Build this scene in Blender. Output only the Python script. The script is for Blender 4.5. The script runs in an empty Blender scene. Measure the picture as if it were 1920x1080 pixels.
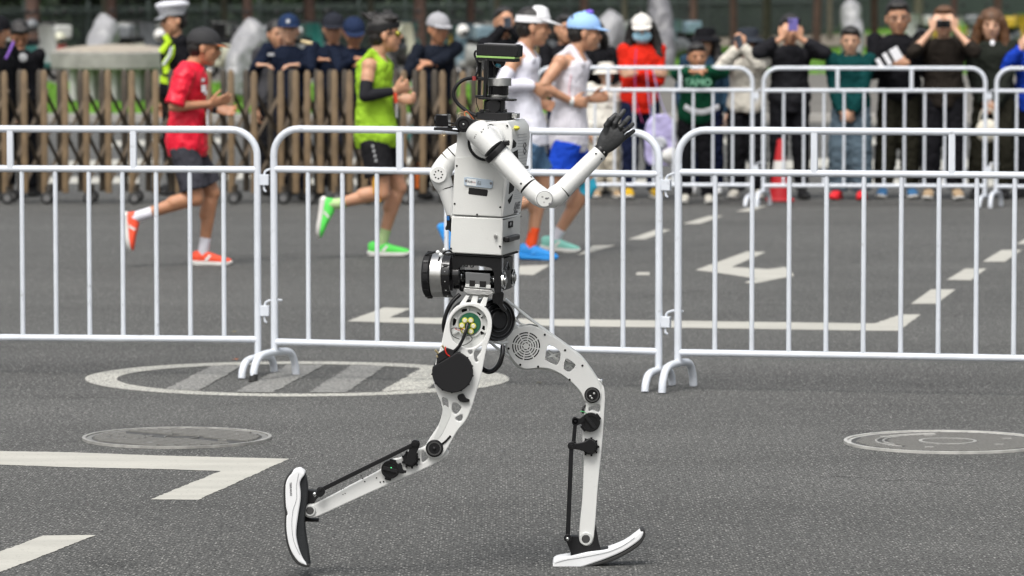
import bpy, bmesh, math, random
from mathutils import Vector, Matrix
SC = bpy.context.scene
C = SC.collection
V = Vector
R = math.radians
rnd = random.Random(7)

# ------------------------------------------------------------------ camera
FPX = 8180.0                      # focal length in photograph pixels (1920 wide)
CAMH = 1.93
PITCH = math.atan(574 / FPX)
cam = bpy.data.cameras.new('camera')
cam_ob = bpy.data.objects.new('camera', cam)
C.objects.link(cam_ob)
cam_ob.location = (0, 0, CAMH)
cam_ob.rotation_euler = (math.pi / 2 - PITCH, 0, 0)
cam.sensor_width = 36.0
cam.lens = FPX / 1920 * 36
cam.clip_start = 0.5
cam.clip_end = 2000
cam.dof.use_dof = True
cam.dof.focus_distance = 15.6
cam.dof.aperture_fstop = 5.8
SC.camera = cam_ob

# ------------------------------------------------------------------ light
w = bpy.data.worlds.new('World')
SC.world = w
w.use_nodes = True
nt = w.node_tree
bg = nt.nodes['Background']
sky = nt.nodes.new('ShaderNodeTexSky')
sky.sky_type = 'NISHITA'
sky.sun_disc = False
SUN_EL, SUN_AZ = 58.0, 200.0
sky.sun_elevation = R(SUN_EL)
sky.sun_rotation = R(SUN_AZ)
sky.air_density = 1.6
sky.dust_density = 6.0
sky.ozone_density = 1.0
hs = nt.nodes.new('ShaderNodeHueSaturation')
hs.inputs['Saturation'].default_value = 0.35      # a cloud-covered sky: nearly grey
nt.links.new(sky.outputs[0], hs.inputs['Color'])
nt.links.new(hs.outputs[0], bg.inputs[0])
bg.inputs[1].default_value = 0.105
sun = bpy.data.lights.new('sun', 'SUN')
sun.energy = 1.5
sun.angle = R(30)
sun.color = (1.0, 0.985, 0.96)
sun_ob = bpy.data.objects.new('sun', sun)
C.objects.link(sun_ob)
# sun_rotation is measured clockwise from +Y seen from above
sd = V((math.sin(R(SUN_AZ)) * math.cos(R(SUN_EL)), math.cos(R(SUN_AZ)) * math.cos(R(SUN_EL)), math.sin(R(SUN_EL))))
sun_ob.rotation_euler = sd.to_track_quat('Z', 'Y').to_euler()
SC.view_settings.view_transform = 'Standard'
SC.view_settings.look = 'None'
SC.view_settings.gamma = 1
SC.view_settings.use_curve_mapping = False
SC.view_settings.exposure = 0.68
SC.render.engine = 'CYCLES'
SC.cycles.use_denoising = True
SC.cycles.max_bounces = 6
SC.cycles.diffuse_bounces = 3
SC.cycles.transparent_max_bounces = 6
SC.cycles.filter_width = 1.3

# ------------------------------------------------------------------ picture <-> place
CP, SP = math.cos(PITCH), math.sin(PITCH)
def ray(px, py):
    x = (px - 960) / FPX; y = -(py - 540) / FPX
    return V((x, CP + y * SP, -SP + y * CP))
def P(px, py, Y):
    """the point of the plane at distance Y that shows at photograph pixel px, py"""
    d = ray(px, py)
    return V((0, 0, CAMH)) + d * (Y / d.y)
def G(px, py, z=0.0):
    """the point at height z (ground) that shows at that pixel"""
    d = ray(px, py)
    return V((0, 0, CAMH)) + d * ((z - CAMH) / d.z)

# ------------------------------------------------------------------ materials
MATS = {}
def mat(name, col, rough=0.6, metal=0.0, var=0.0, vscale=8.0, bump=0.0, bscale=60.0, spec=0.5, coat=0.0, emit=None, sheen=0.0, sss=0.0, dirt=None, dscale=3.0, damt=0.3, trans=0.0, bstretch=None):
    if name in MATS: return MATS[name]
    m = bpy.data.materials.new(name); MATS[name] = m
    m.use_nodes = True
    n = m.node_tree; b = n.nodes['Principled BSDF']
    c = (col[0], col[1], col[2], 1)
    b.inputs['Base Color'].default_value = c
    b.inputs['Roughness'].default_value = rough
    b.inputs['Metallic'].default_value = metal
    b.inputs['Specular IOR Level'].default_value = spec
    b.inputs['Coat Weight'].default_value = coat
    b.inputs['Sheen Weight'].default_value = sheen
    b.inputs['Transmission Weight'].default_value = trans
    if sss:
        b.inputs['Subsurface Weight'].default_value = sss
        b.inputs['Subsurface Radius'].default_value = (1.0, 0.3, 0.15)
        b.inputs['Subsurface Scale'].default_value = 0.01
    if emit:
        b.inputs['Emission Color'].default_value = (*emit[:3], 1)
        b.inputs['Emission Strength'].default_value = emit[3]
    tc = n.nodes.new('ShaderNodeTexCoord')
    last = None
    if var:
        no = n.nodes.new('ShaderNodeTexNoise'); no.inputs['Scale'].default_value = vscale; no.inputs['Detail'].default_value = 5
        n.links.new(tc.outputs['Object'], no.inputs['Vector'])
        rp = n.nodes.new('ShaderNodeValToRGB')
        rp.color_ramp.elements[0].position = 0.3; rp.color_ramp.elements[1].position = 0.7
        rp.color_ramp.elements[0].color = (*[max(0, v * (1 - var)) for v in col], 1)
        rp.color_ramp.elements[1].color = (*[min(1, v * (1 + var)) for v in col], 1)
        n.links.new(no.outputs['Fac'], rp.inputs[0])
        last = rp.outputs[0]
    if dirt:
        no = n.nodes.new('ShaderNodeTexNoise'); no.inputs['Scale'].default_value = dscale; no.inputs['Detail'].default_value = 8; no.inputs['Roughness'].default_value = 0.7
        n.links.new(tc.outputs['Object'], no.inputs['Vector'])
        rp = n.nodes.new('ShaderNodeValToRGB'); rp.color_ramp.elements[0].position = 0.60; rp.color_ramp.elements[1].position = 0.72
        rp.color_ramp.elements[1].color = (damt, damt, damt, 1)
        n.links.new(no.outputs['Fac'], rp.inputs[0])
        mx = n.nodes.new('ShaderNodeMix'); mx.data_type = 'RGBA'
        n.links.new(rp.outputs[0], mx.inputs['Factor'])
        if last: n.links.new(last, mx.inputs['A'])
        else: mx.inputs['A'].default_value = c
        mx.inputs['B'].default_value = (*dirt, 1)
        last = mx.outputs['Result']
    if last: n.links.new(last, b.inputs['Base Color'])
    if bump:
        no = n.nodes.new('ShaderNodeTexNoise'); no.inputs['Scale'].default_value = bscale; no.inputs['Detail'].default_value = 4
        if bstretch:
            mp = n.nodes.new('ShaderNodeMapping'); mp.inputs['Scale'].default_value = bstretch
            n.links.new(tc.outputs['Object'], mp.inputs['Vector']); n.links.new(mp.outputs[0], no.inputs['Vector'])
        else:
            n.links.new(tc.outputs['Object'], no.inputs['Vector'])
        bm_ = n.nodes.new('ShaderNodeBump'); bm_.inputs['Strength'].default_value = bump; bm_.inputs['Distance'].default_value = 0.01
        n.links.new(no.outputs['Fac'], bm_.inputs['Height']); n.links.new(bm_.outputs[0], b.inputs['Normal'])
    return m
def cloth(name, col, rough=0.85, fold=0.7, var=0.08, spec=0.1):
    return mat(name, col, rough, var=var, vscale=14, bump=fold, bscale=16, sheen=0.0, spec=spec)

# ------------------------------------------------------------------ mesh building
ORG = {}
class MB:
    def __init__(s): s.v = []; s.f = []
    def add(s, vs, fs):
        k = len(s.v); s.v += [V(p) for p in vs]; s.f += [tuple(i + k for i in f) for f in fs]; return s
    def hexa(s, p):           # 8 corners: bottom 4, top 4
        return s.add(p, [(3, 2, 1, 0), (4, 5, 6, 7), (0, 1, 5, 4), (1, 2, 6, 5), (2, 3, 7, 6), (3, 0, 4, 7)])
    def box(s, c, a, b, d):   # centre and three half-axis vectors (or three half sizes)
        c = V(c)
        if not isinstance(a, (Vector, tuple)): a, b, d = V((a, 0, 0)), V((0, b, 0)), V((0, 0, d))
        a, b, d = V(a), V(b), V(d)
        if a.cross(b).dot(d) < 0: a = -a
        return s.hexa([c - a - b - d, c + a - b - d, c + a + b - d, c - a + b - d, c - a - b + d, c + a - b + d, c + a + b + d, c - a + b + d])
    def loft(s, secs, cap=True, power=2.0, seg=14):
        """secs: (centre, A, B): closed super-elliptic sections"""
        vs = []; fs = []
        for (c, a, b) in secs:
            for k in range(seg):
                t = 2 * math.pi * k / seg; co, si = math.cos(t), math.sin(t)
                if power != 2.0:
                    co = math.copysign(abs(co) ** (2 / power), co); si = math.copysign(abs(si) ** (2 / power), si)
                vs.append(V(c) + V(a) * co + V(b) * si)
        for i in range(len(secs) - 1):
            for k in range(seg):
                k2 = (k + 1) % seg
                fs.append((i * seg + k, i * seg + k2, (i + 1) * seg + k2, (i + 1) * seg + k))
        if cap:
            fs.append(tuple(range(seg - 1, -1, -1))); n = (len(secs) - 1) * seg
            fs.append(tuple(range(n, n + seg)))
        return s.add(vs, fs)
    def tube(s, pts, r, seg=10, cap=True, flat=1.0, up=None):
        pts = [V(p) for p in pts]
        if not isinstance(r, (list, tuple)): r = [r] * len(pts)
        secs = []; a = None
        for i, p in enumerate(pts):
            d = ((pts[i] - pts[i - 1]).normalized() if i else V()) + ((pts[i + 1] - pts[i]).normalized() if i < len(pts) - 1 else V())
            if d.length < 1e-9: d = V((0, 0, 1))
            d.normalize()
            if a is None:
                a = V(up) if up is not None else (V((0, 0, 1)) if abs(d.z) < 0.9 else V((0, 1, 0)))
            a = (a - d * a.dot(d))
            if a.length < 1e-6: a = d.orthogonal()
            a.normalize(); b = d.cross(a)
            secs.append((p, a * r[i], b * r[i] * flat))
        return s.loft(secs, cap, seg=seg)
    def cap(s, p, q, r1, r2, seg=12):        # capsule with hemispherical ends
        p, q = V(p), V(q); d = (q - p); L = d.length
        if L < 1e-6: return s.ball(p, r1, seg=seg)
        d /= L; pts = []; rr = []
        for t in (-1, -0.92, -0.7, -0.38, 0):
            pts.append(p + d * r1 * t); rr.append(max(0.0006, r1 * math.sqrt(max(0, 1 - t * t))))
        for t in (0, 0.38, 0.7, 0.92, 1):
            pts.append(q + d * r2 * t); rr.append(max(0.0006, r2 * math.sqrt(max(0, 1 - t * t))))
        return s.tube(pts, rr, seg)
    def ball(s, c, r, seg=14, rings=8, A=None, B=None, D=None):
        """ellipsoid: axes A, B, D (vectors) or radius r"""
        A = V(A) if A is not None else V((r, 0, 0)); B = V(B) if B is not None else V((0, r, 0)); D = V(D) if D is not None else V((0, 0, r))
        secs = []
        for i in range(rings + 1):
            t = math.pi * (i / rings) ; t = min(max(t, 0.06), math.pi - 0.06)
            secs.append((V(c) - D * math.cos(t), A * math.sin(t), B * math.sin(t)))
        return s.loft(secs, seg=seg)
    def disc(s, c, n, r, h, seg=24, r2=None, bev=0.0):      # cylinder from c along n by h
        c, n = V(c), V(n).normalized(); r2 = r if r2 is None else r2
        pts, rr = [c, c + n * h], [r, r2]
        if bev: pts = [c, c + n * bev, c + n * (h - bev), c + n * h]; rr = [r - bev, r, r2, r2 - bev]
        return s.tube(pts, rr, seg)
    def ring(s, c, n, r, ri, h, seg=28):
        c, n = V(c), V(n).normalized(); a = n.orthogonal().normalized(); b = n.cross(a); vs = []; fs = []
        for k in range(seg):
            t = 2 * math.pi * k / seg; u = a * math.cos(t) + b * math.sin(t)
            vs += [c + u * ri, c + u * r, c + u * r + n * h, c + u * ri + n * h]
        for k in range(seg):
            i = 4 * k; j = 4 * ((k + 1) % seg)
            for q in range(4):
                q2 = (q + 1) % 4
                fs.append((i + q, j + q, j + q2, i + q2))
        return s.add(vs, fs)
    def torus(s, c, n, r, rt, seg=24, sub=8):
        c, n = V(c), V(n).normalized(); a = n.orthogonal().normalized(); b = n.cross(a); vs = []; fs = []
        for k in range(seg):
            t = 2 * math.pi * k / seg; u = a * math.cos(t) + b * math.sin(t)
            for q in range(sub):
                w_ = 2 * math.pi * q / sub; vs.append(c + u * (r + rt * math.cos(w_)) + n * rt * math.sin(w_))
        for k in range(seg):
            for q in range(sub):
                fs.append((k * sub + q, ((k + 1) % seg) * sub + q, ((k + 1) % seg) * sub + (q + 1) % sub, k * sub + (q + 1) % sub))
        return s.add(vs, fs)
    def prism(s, pts, off):
        pts = [V(p) for p in pts]; off = V(off); n = len(pts); vs = pts + [p + off for p in pts]
        fs = [tuple(range(n - 1, -1, -1)), tuple(range(n, 2 * n))] + [(i, (i + 1) % n, (i + 1) % n + n, i + n) for i in range(n)]
        return s.add(vs, fs)
    def quad(s, *p): return s.add(p, [tuple(range(len(p)))])
    def mesh(s, name, org=None, smooth=False):
        me = bpy.data.meshes.new(name); o = org if org is not None else V((0, 0, 0))
        me.from_pydata([tuple(p - o) for p in s.v], [], s.f)
        if smooth: me.shade_smooth()
        return me
    def build(s, name, m, parent=None, smooth=True, bevel=0.0, org=None, angle=35):
        o_ = ORG[parent.name] if parent is not None else (V(org) if org is not None else V((0, 0, 0)))
        me = s.mesh(name, o_)
        if smooth == 'auto' or smooth is True:
            me.shade_smooth()
            try: me.set_sharp_from_angle(angle=R(angle))
            except Exception: pass
        ob = bpy.data.objects.new(name, me); me.materials.append(m)
        C.objects.link(ob)
        if parent is not None: ob.parent = parent
        else: ob.location = o_
        ORG[ob.name] = o_
        if bevel:
            b = ob.modifiers.new('bevel', 'BEVEL'); b.width = bevel; b.segments = 2; b.limit_method = 'ANGLE'; b.angle_limit = R(40)
            LIVE.append(ob)
        return ob
LIVE = []       # objects whose modifiers are baked at the end
def remeshed(name, mb, m, parent, voxel=0.008, smooth=4, fold=0.0, fsize=0.12, org=None, fine=0.0):
    ob = mb.build(name, m, parent, smooth=False, org=org)
    r = ob.modifiers.new('remesh', 'REMESH'); r.mode = 'VOXEL'; r.voxel_size = voxel; r.use_smooth_shade = True
    sm = ob.modifiers.new('smooth', 'SMOOTH'); sm.iterations = smooth; sm.factor = 0.5
    if fold:
        key = 'folds%d' % int(fsize * 1000)
        t = bpy.data.textures.get(key)
        if not t:
            t = bpy.data.textures.new(key, 'CLOUDS'); t.noise_scale = fsize; t.noise_depth = 2
        d = ob.modifiers.new('folds', 'DISPLACE'); d.texture = t; d.texture_coords = 'GLOBAL'; d.strength = fold; d.mid_level = 0.5
    if fine:
        t = bpy.data.textures.get('fine_folds')
        if not t:
            t = bpy.data.textures.new('fine_folds', 'WOOD'); t.noise_scale = .07; t.turbulence = 9; t.wood_type = 'BANDNOISE'
        d = ob.modifiers.new('folds', 'DISPLACE'); d.texture = t; d.texture_coords = 'GLOBAL'; d.strength = fine; d.mid_level = 0.5
    LIVE.append(ob)
    return ob
def bake_modifiers():
    dg = bpy.context.evaluated_depsgraph_get()
    new = []
    for ob in LIVE:
        me = bpy.data.meshes.new_from_object(ob.evaluated_get(dg), depsgraph=dg)
        new.append((ob, me))
    for ob, me in new:
        name = ob.data.name
        if ob.type == 'MESH':
            mats = [x for x in ob.data.materials]
            ob.modifiers.clear(); ob.data = me
            if not me.materials:
                for x in mats: me.materials.append(x)
def thing(name, label, cat, loc, group=None, rotz=0.0):
    o = bpy.data.objects.new(name, None); C.objects.link(o)
    o.location = loc; o.rotation_euler = (0, 0, rotz); o.empty_display_size = 0.1
    ORG[o.name] = V(loc)
    tag(o, label, cat, group); return o
def tag(o, label, cat, group=None):
    o['label'] = label; o['category'] = cat
    if group: o['group'] = group
    return o
def local_thing(name, label, cat, loc, group=None, rotz=0.0):
    """a thing whose parts are written in its own coordinates"""
    o = thing(name, label, cat, loc, group, rotz); ORG[o.name] = V((0, 0, 0)); return o
def struct(o): o['kind'] = 'structure'; return o
def stuff(o): o['kind'] = 'stuff'; return o
KIDS = {}
def copy_tree(o, parent=None):
    c = o.copy(); C.objects.link(c); ORG[c.name] = ORG.get(o.name, V((0, 0, 0)))
    if parent is not None: c.parent = parent
    for ch in list(o.children): copy_tree(ch, c)
    return c
def smooth_path(pts, n=6, closed=False):
    """Catmull-Rom"""
    pts = [V(p) for p in pts]; out = []; N = len(pts)
    rng = range(N) if closed else range(N - 1)
    for i in rng:
        p1, p2 = pts[i], pts[(i + 1) % N]
        p0 = pts[i - 1] if (i or closed) else p1
        p3 = pts[(i + 2) % N] if (closed or i + 2 < N) else p2
        for k in range(n):
            t = k / n
            out.append(0.5 * ((2 * p1) + (p2 - p0) * t + (2 * p0 - 5 * p1 + 4 * p2 - p3) * t * t + (3 * p1 - p0 - 3 * p2 + p3) * t ** 3))
    if not closed: out.append(pts[-1])
    return out
def plate(name, outline, m, parent, O, A, B, th, holes=(), bevel=0.001, round_=True, res=5):
    """a plate with holes: outline and holes in coordinates (a, b) on axes A, B from O; thickness th along A x B (centred)"""
    A, B = V(A).normalized(), V(B).normalized(); N = A.cross(B)
    cu = bpy.data.curves.new(name, 'CURVE'); cu.dimensions = '2D'; cu.fill_mode = 'BOTH'
    for k, o in enumerate([outline] + list(holes)):
        pp = [V((p[0], p[1], 0)) for p in o]
        if (round_ is True) or (round_ == 'outline' and k == 0): pp = smooth_path(pp, res, True)
        sp = cu.splines.new('POLY'); sp.points.add(len(pp) - 1); sp.use_cyclic_u = True
        for q, p in enumerate(pp): sp.points[q].co = (p.x, p.y, 0, 1)
    cu.extrude = max(0.0002, th / 2 - bevel); cu.bevel_depth = bevel; cu.bevel_resolution = 1; cu.offset = -bevel
    tmp = bpy.data.objects.new('tmp', cu)
    me = bpy.data.meshes.new_from_object(tmp)
    bpy.data.objects.remove(tmp)
    M = Matrix(((A.x, B.x, N.x, O[0]), (A.y, B.y, N.y, O[1]), (A.z, B.z, N.z, O[2]), (0, 0, 0, 1)))
    me.transform(M)
    if parent is not None: me.transform(Matrix.Translation(-ORG[parent.name]))
    me.shade_smooth()
    try: me.set_sharp_from_angle(angle=R(35))
    except Exception: pass
    me.materials.clear(); me.materials.append(m); me.name = name
    ob = bpy.data.objects.new(name, me); C.objects.link(ob); ob.parent = parent
    ORG[ob.name] = ORG[parent.name] if parent is not None else V((0, 0, 0))
    return ob
def text_on(name, body, m, parent, O, A, B, size, depth=0.0004, align='CENTER', bold=0.0):
    A, B = V(A).normalized(), V(B).normalized(); N = A.cross(B)
    cu = bpy.data.curves.new(name, 'FONT'); cu.body = body; cu.size = size; cu.extrude = depth; cu.align_x = align; cu.align_y = 'CENTER'; cu.offset = bold
    tmp = bpy.data.objects.new('tmp', cu); C.objects.link(tmp)
    bpy.context.view_layer.update()
    me = bpy.data.meshes.new_from_object(tmp.evaluated_get(bpy.context.evaluated_depsgraph_get()))
    bpy.data.objects.remove(tmp)
    M = Matrix(((A.x, B.x, N.x, O[0]), (A.y, B.y, N.y, O[1]), (A.z, B.z, N.z, O[2]), (0, 0, 0, 1)))
    me.transform(M)
    if parent is not None: me.transform(Matrix.Translation(-ORG[parent.name]))
    me.materials.clear(); me.materials.append(m); me.name = name
    ob = bpy.data.objects.new(name, me); C.objects.link(ob); ob.parent = parent
    ORG[ob.name] = ORG[parent.name] if parent is not None else V((0, 0, 0))
    return ob
# ================================================================== the setting
def asphalt_mat(name, base, speck=True):
    m = bpy.data.materials.new(name); m.use_nodes = True; n = m.node_tree; L = n.links
    b = n.nodes['Principled BSDF']; b.inputs['Roughness'].default_value = 0.82; b.inputs['Specular IOR Level'].default_value = 0.35
    tc = n.nodes.new('ShaderNodeTexCoord')
    def noise(sc, det=4, rough=0.6, vec=None):
        x = n.nodes.new('ShaderNodeTexNoise'); x.inputs['Scale'].default_value = sc; x.inputs['Detail'].default_value = det; x.inputs['Roughness'].default_value = rough
        L.new(vec or tc.outputs['Object'], x.inputs['Vector']); return x.outputs['Fac']
    def ramp(inp, p0, c0, p1, c1):
        x = n.nodes.new('ShaderNodeValToRGB'); e = x.color_ramp.elements
        e[0].position = p0; e[0].color = (*[c0] * 3, 1) if not isinstance(c0, tuple) else (*c0, 1)
        e[1].position = p1; e[1].color = (*[c1] * 3, 1) if not isinstance(c1, tuple) else (*c1, 1)
        L.new(inp, x.inputs[0]); return x.outputs[0]
    def mul(a, c):
        x = n.nodes.new('ShaderNodeMix'); x.data_type = 'RGBA'; x.blend_type = 'MULTIPLY'; x.inputs['Factor'].default_value = 1
        L.new(a, x.inputs['A']); L.new(c, x.inputs['B']); return x.outputs['Result']
    big = ramp(noise(0.35, 3), 0.3, tuple(v * 0.88 for v in base), 0.7, tuple(v * 1.1 for v in base))
    mp = n.nodes.new('ShaderNodeMapping'); mp.inputs['Scale'].default_value = (0.5, 2.5, 1); L.new(tc.outputs['Object'], mp.inputs['Vector'])
    mid = ramp(noise(2.2, 6, 0.65, mp.outputs[0]), 0.3, 0.92, 0.7, 1.07)
    col = mul(big, mid)
    mp2 = n.nodes.new('ShaderNodeMapping'); mp2.inputs['Scale'].default_value = (0.12, 1.1, 1); mp2.inputs['Rotation'].default_value = (0, 0, R(4)); L.new(tc.outputs['Object'], mp2.inputs['Vector'])
    col_t = ramp(noise(1.0, 3, 0.5, mp2.outputs[0]), 0.40, 0.90, 0.62, 1.05)
    mid = mul(mid, col_t)
    oil = ramp(noise(1.7, 2, 0.5), 0.66, 1.0, 0.74, 0.72)
    mid = mul(mid, oil)
    col = mul(big, mid)
    fine = ramp(noise(78, 3, 0.8), 0.40, 0.15, 0.62, 1.95)
    col = mul(col, fine)
    # pale aggregate showing at the surface
    vo = n.nodes.new('ShaderNodeTexVoronoi'); vo.inputs['Scale'].default_value = 98; L.new(tc.outputs['Object'], vo.inputs['Vector'])
    sp = n.nodes.new('ShaderNodeSeparateColor'); L.new(vo.outputs['Color'], sp.inputs[0])
    st = ramp(sp.outputs[0], 0.72, 0.0, 0.88, 0.8)
    dm = ramp(vo.outputs['Distance'], 0.25, 1.0, 0.5, 0.0)
    fac = mul(st, dm)
    mx = n.nodes.new('ShaderNodeMix'); mx.data_type = 'RGBA'; L.new(fac, mx.inputs['Factor']); L.new(col, mx.inputs['A']); mx.inputs['B'].default_value = (0.42, 0.415, 0.39, 1)
    L.new(mx.outputs['Result'], b.inputs['Base Color'])
    bu = n.nodes.new('ShaderNodeBump'); bu.inputs['Strength'].default_value = 0.55; bu.inputs['Distance'].default_value = 0.004
    L.new(noise(110, 3, 0.7), bu.inputs['Height']); L.new(bu.outputs[0], b.inputs['Normal'])
    return m
M_ASPH = asphalt_mat('asphalt', (0.074, 0.074, 0.0705))

def sheet(name, pts, m, z=0.0, org=None):
    mb = MB(); mb.quad(*[V((p[0], p[1], z)) for p in pts]); return mb.build(name, m, None, smooth=False)
struct(sheet('road', [(-160, -20), (160, -20), (160, 700), (-160, 700)], M_ASPH))

def paint_mat(name, col, wear, wscale=30.0, lo=0.42, hi=0.6):
    m = bpy.data.materials.new(name); m.use_nodes = True; n = m.node_tree; L = n.links
    b = n.nodes['Principled BSDF']; b.inputs['Roughness'].default_value = 0.7
    tc = n.nodes.new('ShaderNodeTexCoord')
    x = n.nodes.new('ShaderNodeTexNoise'); x.inputs['Scale'].default_value = wscale; x.inputs['Detail'].default_value = 6; x.inputs['Roughness'].default_value = 0.75
    L.new(tc.outputs['Object'], x.inputs['Vector'])
    r = n.nodes.new('ShaderNodeValToRGB'); r.color_ramp.elements[0].position = lo; r.color_ramp.elements[1].position = hi
    r.color_ramp.elements[0].color = (wear, wear, wear, 1); r.color_ramp.elements[1].color = (0, 0, 0, 1)
    L.new(x.outputs['Fac'], r.inputs[0])
    y = n.nodes.new('ShaderNodeTexNoise'); y.inputs['Scale'].default_value = 2.5; y.inputs['Detail'].default_value = 5
    mp = n.nodes.new('ShaderNodeMapping'); mp.inputs['Scale'].default_value = (0.6, 3, 1); L.new(tc.outputs['Object'], mp.inputs['Vector']); L.new(mp.outputs[0], y.inputs['Vector'])
    r2 = n.nodes.new('ShaderNodeValToRGB'); r2.color_ramp.elements[0].position = 0.3; r2.color_ramp.elements[1].position = 0.7
    r2.color_ramp.elements[0].color = (*[v * 0.86 for v in col], 1); r2.color_ramp.elements[1].color = (*[v * 1.06 for v in col], 1)
    L.new(y.outputs['Fac'], r2.inputs[0])
    mx = n.nodes.new('ShaderNodeMix'); mx.data_type = 'RGBA'; L.new(r.outputs[0], mx.inputs['Factor']); L.new(r2.outputs[0], mx.inputs['A']); mx.inputs['B'].default_value = (0.09, 0.09, 0.088, 1)
    L.new(mx.outputs['Result'], b.inputs['Base Color'])
    bu = n.nodes.new('ShaderNodeBump'); bu.inputs['Strength'].default_value = 0.35; bu.inputs['Distance'].default_value = 0.003
    z = n.nodes.new('ShaderNodeTexNoise'); z.inputs['Scale'].default_value = 120; L.new(tc.outputs['Object'], z.inputs['Vector'])
    L.new(z.outputs['Fac'], bu.inputs['Height']); L.new(bu.outputs[0], b.inputs['Normal'])
    return m
M_PAINT = paint_mat('road_paint', (0.43, 0.42, 0.375), 0.75, 55, 0.31, 0.42)
M_PAINTW = paint_mat('worn_road_paint', (0.62, 0.61, 0.54), 0.95, 70, 0.42, 0.58)
M_PAINTF = paint_mat('faded_road_paint', (0.42, 0.415, 0.38), 0.95, 70, 0.46, 0.64)
def marking(name, pxs, m=M_PAINT, z=0.002, rag=0.0):
    pts = [G(x, y) for x, y in pxs]
    if rag:
        out = []
        for i, p in enumerate(pts):
            q = pts[(i + 1) % len(pts)]; n = max(1, int((q - p).length / 0.02)); d = (q - p)
            nn = V((-d.y, d.x, 0)).normalized()
            for k in range(n): out.append(p + d * (k / n) + (nn * rnd.uniform(-rag, rag) if k else V((0, 0, 0))))
        pts = out
    return struct(sheet(name, pts, m, z))
# bracket-shaped marking at the lower left, and the stripe below it
marking('road_marking_angle', [(-80, 845), (140, 849), (300, 855), (542, 861), (372, 938), (282, 937), (414, 884), (300, 880), (140, 877), (-80, 869)], rag=0.004)
marking('road_marking_stripe', [(180, 1004), (80, 1005), (-60, 1058), (-60, 1097)], rag=0.004)
# thin box line behind the barrier
marking('road_marking_line', [(650, 603), (720, 577), (770, 579), (730, 596), (900, 597), (1640, 607), (1690, 590), (1727, 590), (1685, 621), (1600, 620), (1200, 614), (900, 610)], rag=0.006)
marking('road_marking_arrow', [(1303, 507), (1400, 472), (1436, 473), (1372, 501), (1440, 505), (1472, 501), (1490, 517), (1410, 533), (1395, 530), (1418, 523), (1340, 511)], rag=0.004)
marking('road_marking_patch', [(1194, 511), (1218, 511), (1218, 516), (1192, 516)])
for a in ([(1082, 479), (1098, 476), (1154, 460), (1112, 461)], [(1178, 449), (1210, 449), (1258, 431), (1230, 431)], [(1280, 420), (1312, 420), (1356, 405), (1330, 405)], [(965, 515), (1000, 516), (1032, 497), (975, 499)],
          [(1380, 397), (1405, 397), (1440, 386), (1418, 386)],
          [(1708, 570), (1756, 570), (1792, 543), (1746, 543)], [(1775, 525), (1820, 526), (1850, 504), (1810, 504)], [(1842, 491), (1884, 491), (1916, 469), (1878, 469)], [(1906, 458), (1940, 458), (1965, 444), (1930, 444)]):
    marking('road_marking_dash', a)
# crosswalk bars seen between the spectators and through the gate
for (x0, x1, y0, y1, sh) in ((1560, 1660, 226, 236, 8), (1560, 1680, 262, 274, 8), (1400, 1600, 300, 316, 6), (1860, 2050, 246, 256, -10), (1840, 2050, 272, 286, -12), (1800, 2050, 304, 322, -8),
                         (1620, 1780, 300, 318, 0), (1240, 1400, 262, 272, 4), (420, 520, 318, 334, 5), (100, 300, 300, 312, 3), (200, 420, 262, 272, 3), (1120, 1300, 336, 350, 4), (560, 900, 296, 308, 3), (1580, 1900, 336, 350, 0), (80, 260, 332, 344, 0), (520, 860, 336, 348, 0)):
    marking('crosswalk_bar', [(x0, y0 + sh), (x1, y0 - sh), (x1, y1 - sh), (x0, y1 + sh)], M_PAINT)
# worn oval with hatching
def oval():
    cx, cy, rx, ry = 557, 711, 398, 33
    g0 = G(cx, cy)
    def ptp(t, f=1.0, th=0): return G(cx + (rx * f - th * 1.0) * math.cos(t), cy - (ry * f - th * 0.10) * math.sin(t) )
    mb = MB(); n = 96; vs = []; fs = []
    for k in range(n):
        t = 2 * math.pi * k / n
        wx = 60
        jo, ji = rnd.uniform(-1, 1) * 0.25, rnd.uniform(-1, 1) * 0.25
        o = G(cx + rx * math.cos(t), cy - (ry + jo) * math.sin(t)); i = G(cx + (rx - wx) * math.cos(t), cy - (ry - 5.2 + ji) * math.sin(t))
        vs += [V((o.x, o.y, 0.002)), V((i.x, i.y, 0.002))]
    for k in range(n):
        a = 2 * k; b = 2 * ((k + 1) % n); fs.append((a, b, b + 1, a + 1))
    mb.add(vs, fs); struct(mb.build('road_marking_oval', M_PAINTW, smooth=False))
    def yb(x, s, m=6.5): 
        u = (x - cx) / (rx - 30); return cy - s * (ry - m) * math.sqrt(max(0, 1 - u * u))
    for (xb0, xb1, xt0, xt1, mm) in ((310, 372, 396, 456, M_PAINTF), (440, 510, 540, 610, M_PAINTF), (578, 650, 660, 722, M_PAINTF), (715, 800, 790, 850, M_PAINTW)):
        marking('road_marking_hatch', [(xb0, yb(xb0, -1)), (xb1, yb(xb1, -1)), (xt1, yb(xt1, 1)), (xt0, yb(xt0, 1))], mm, z=0.0034, rag=0.010)
oval()
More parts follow.
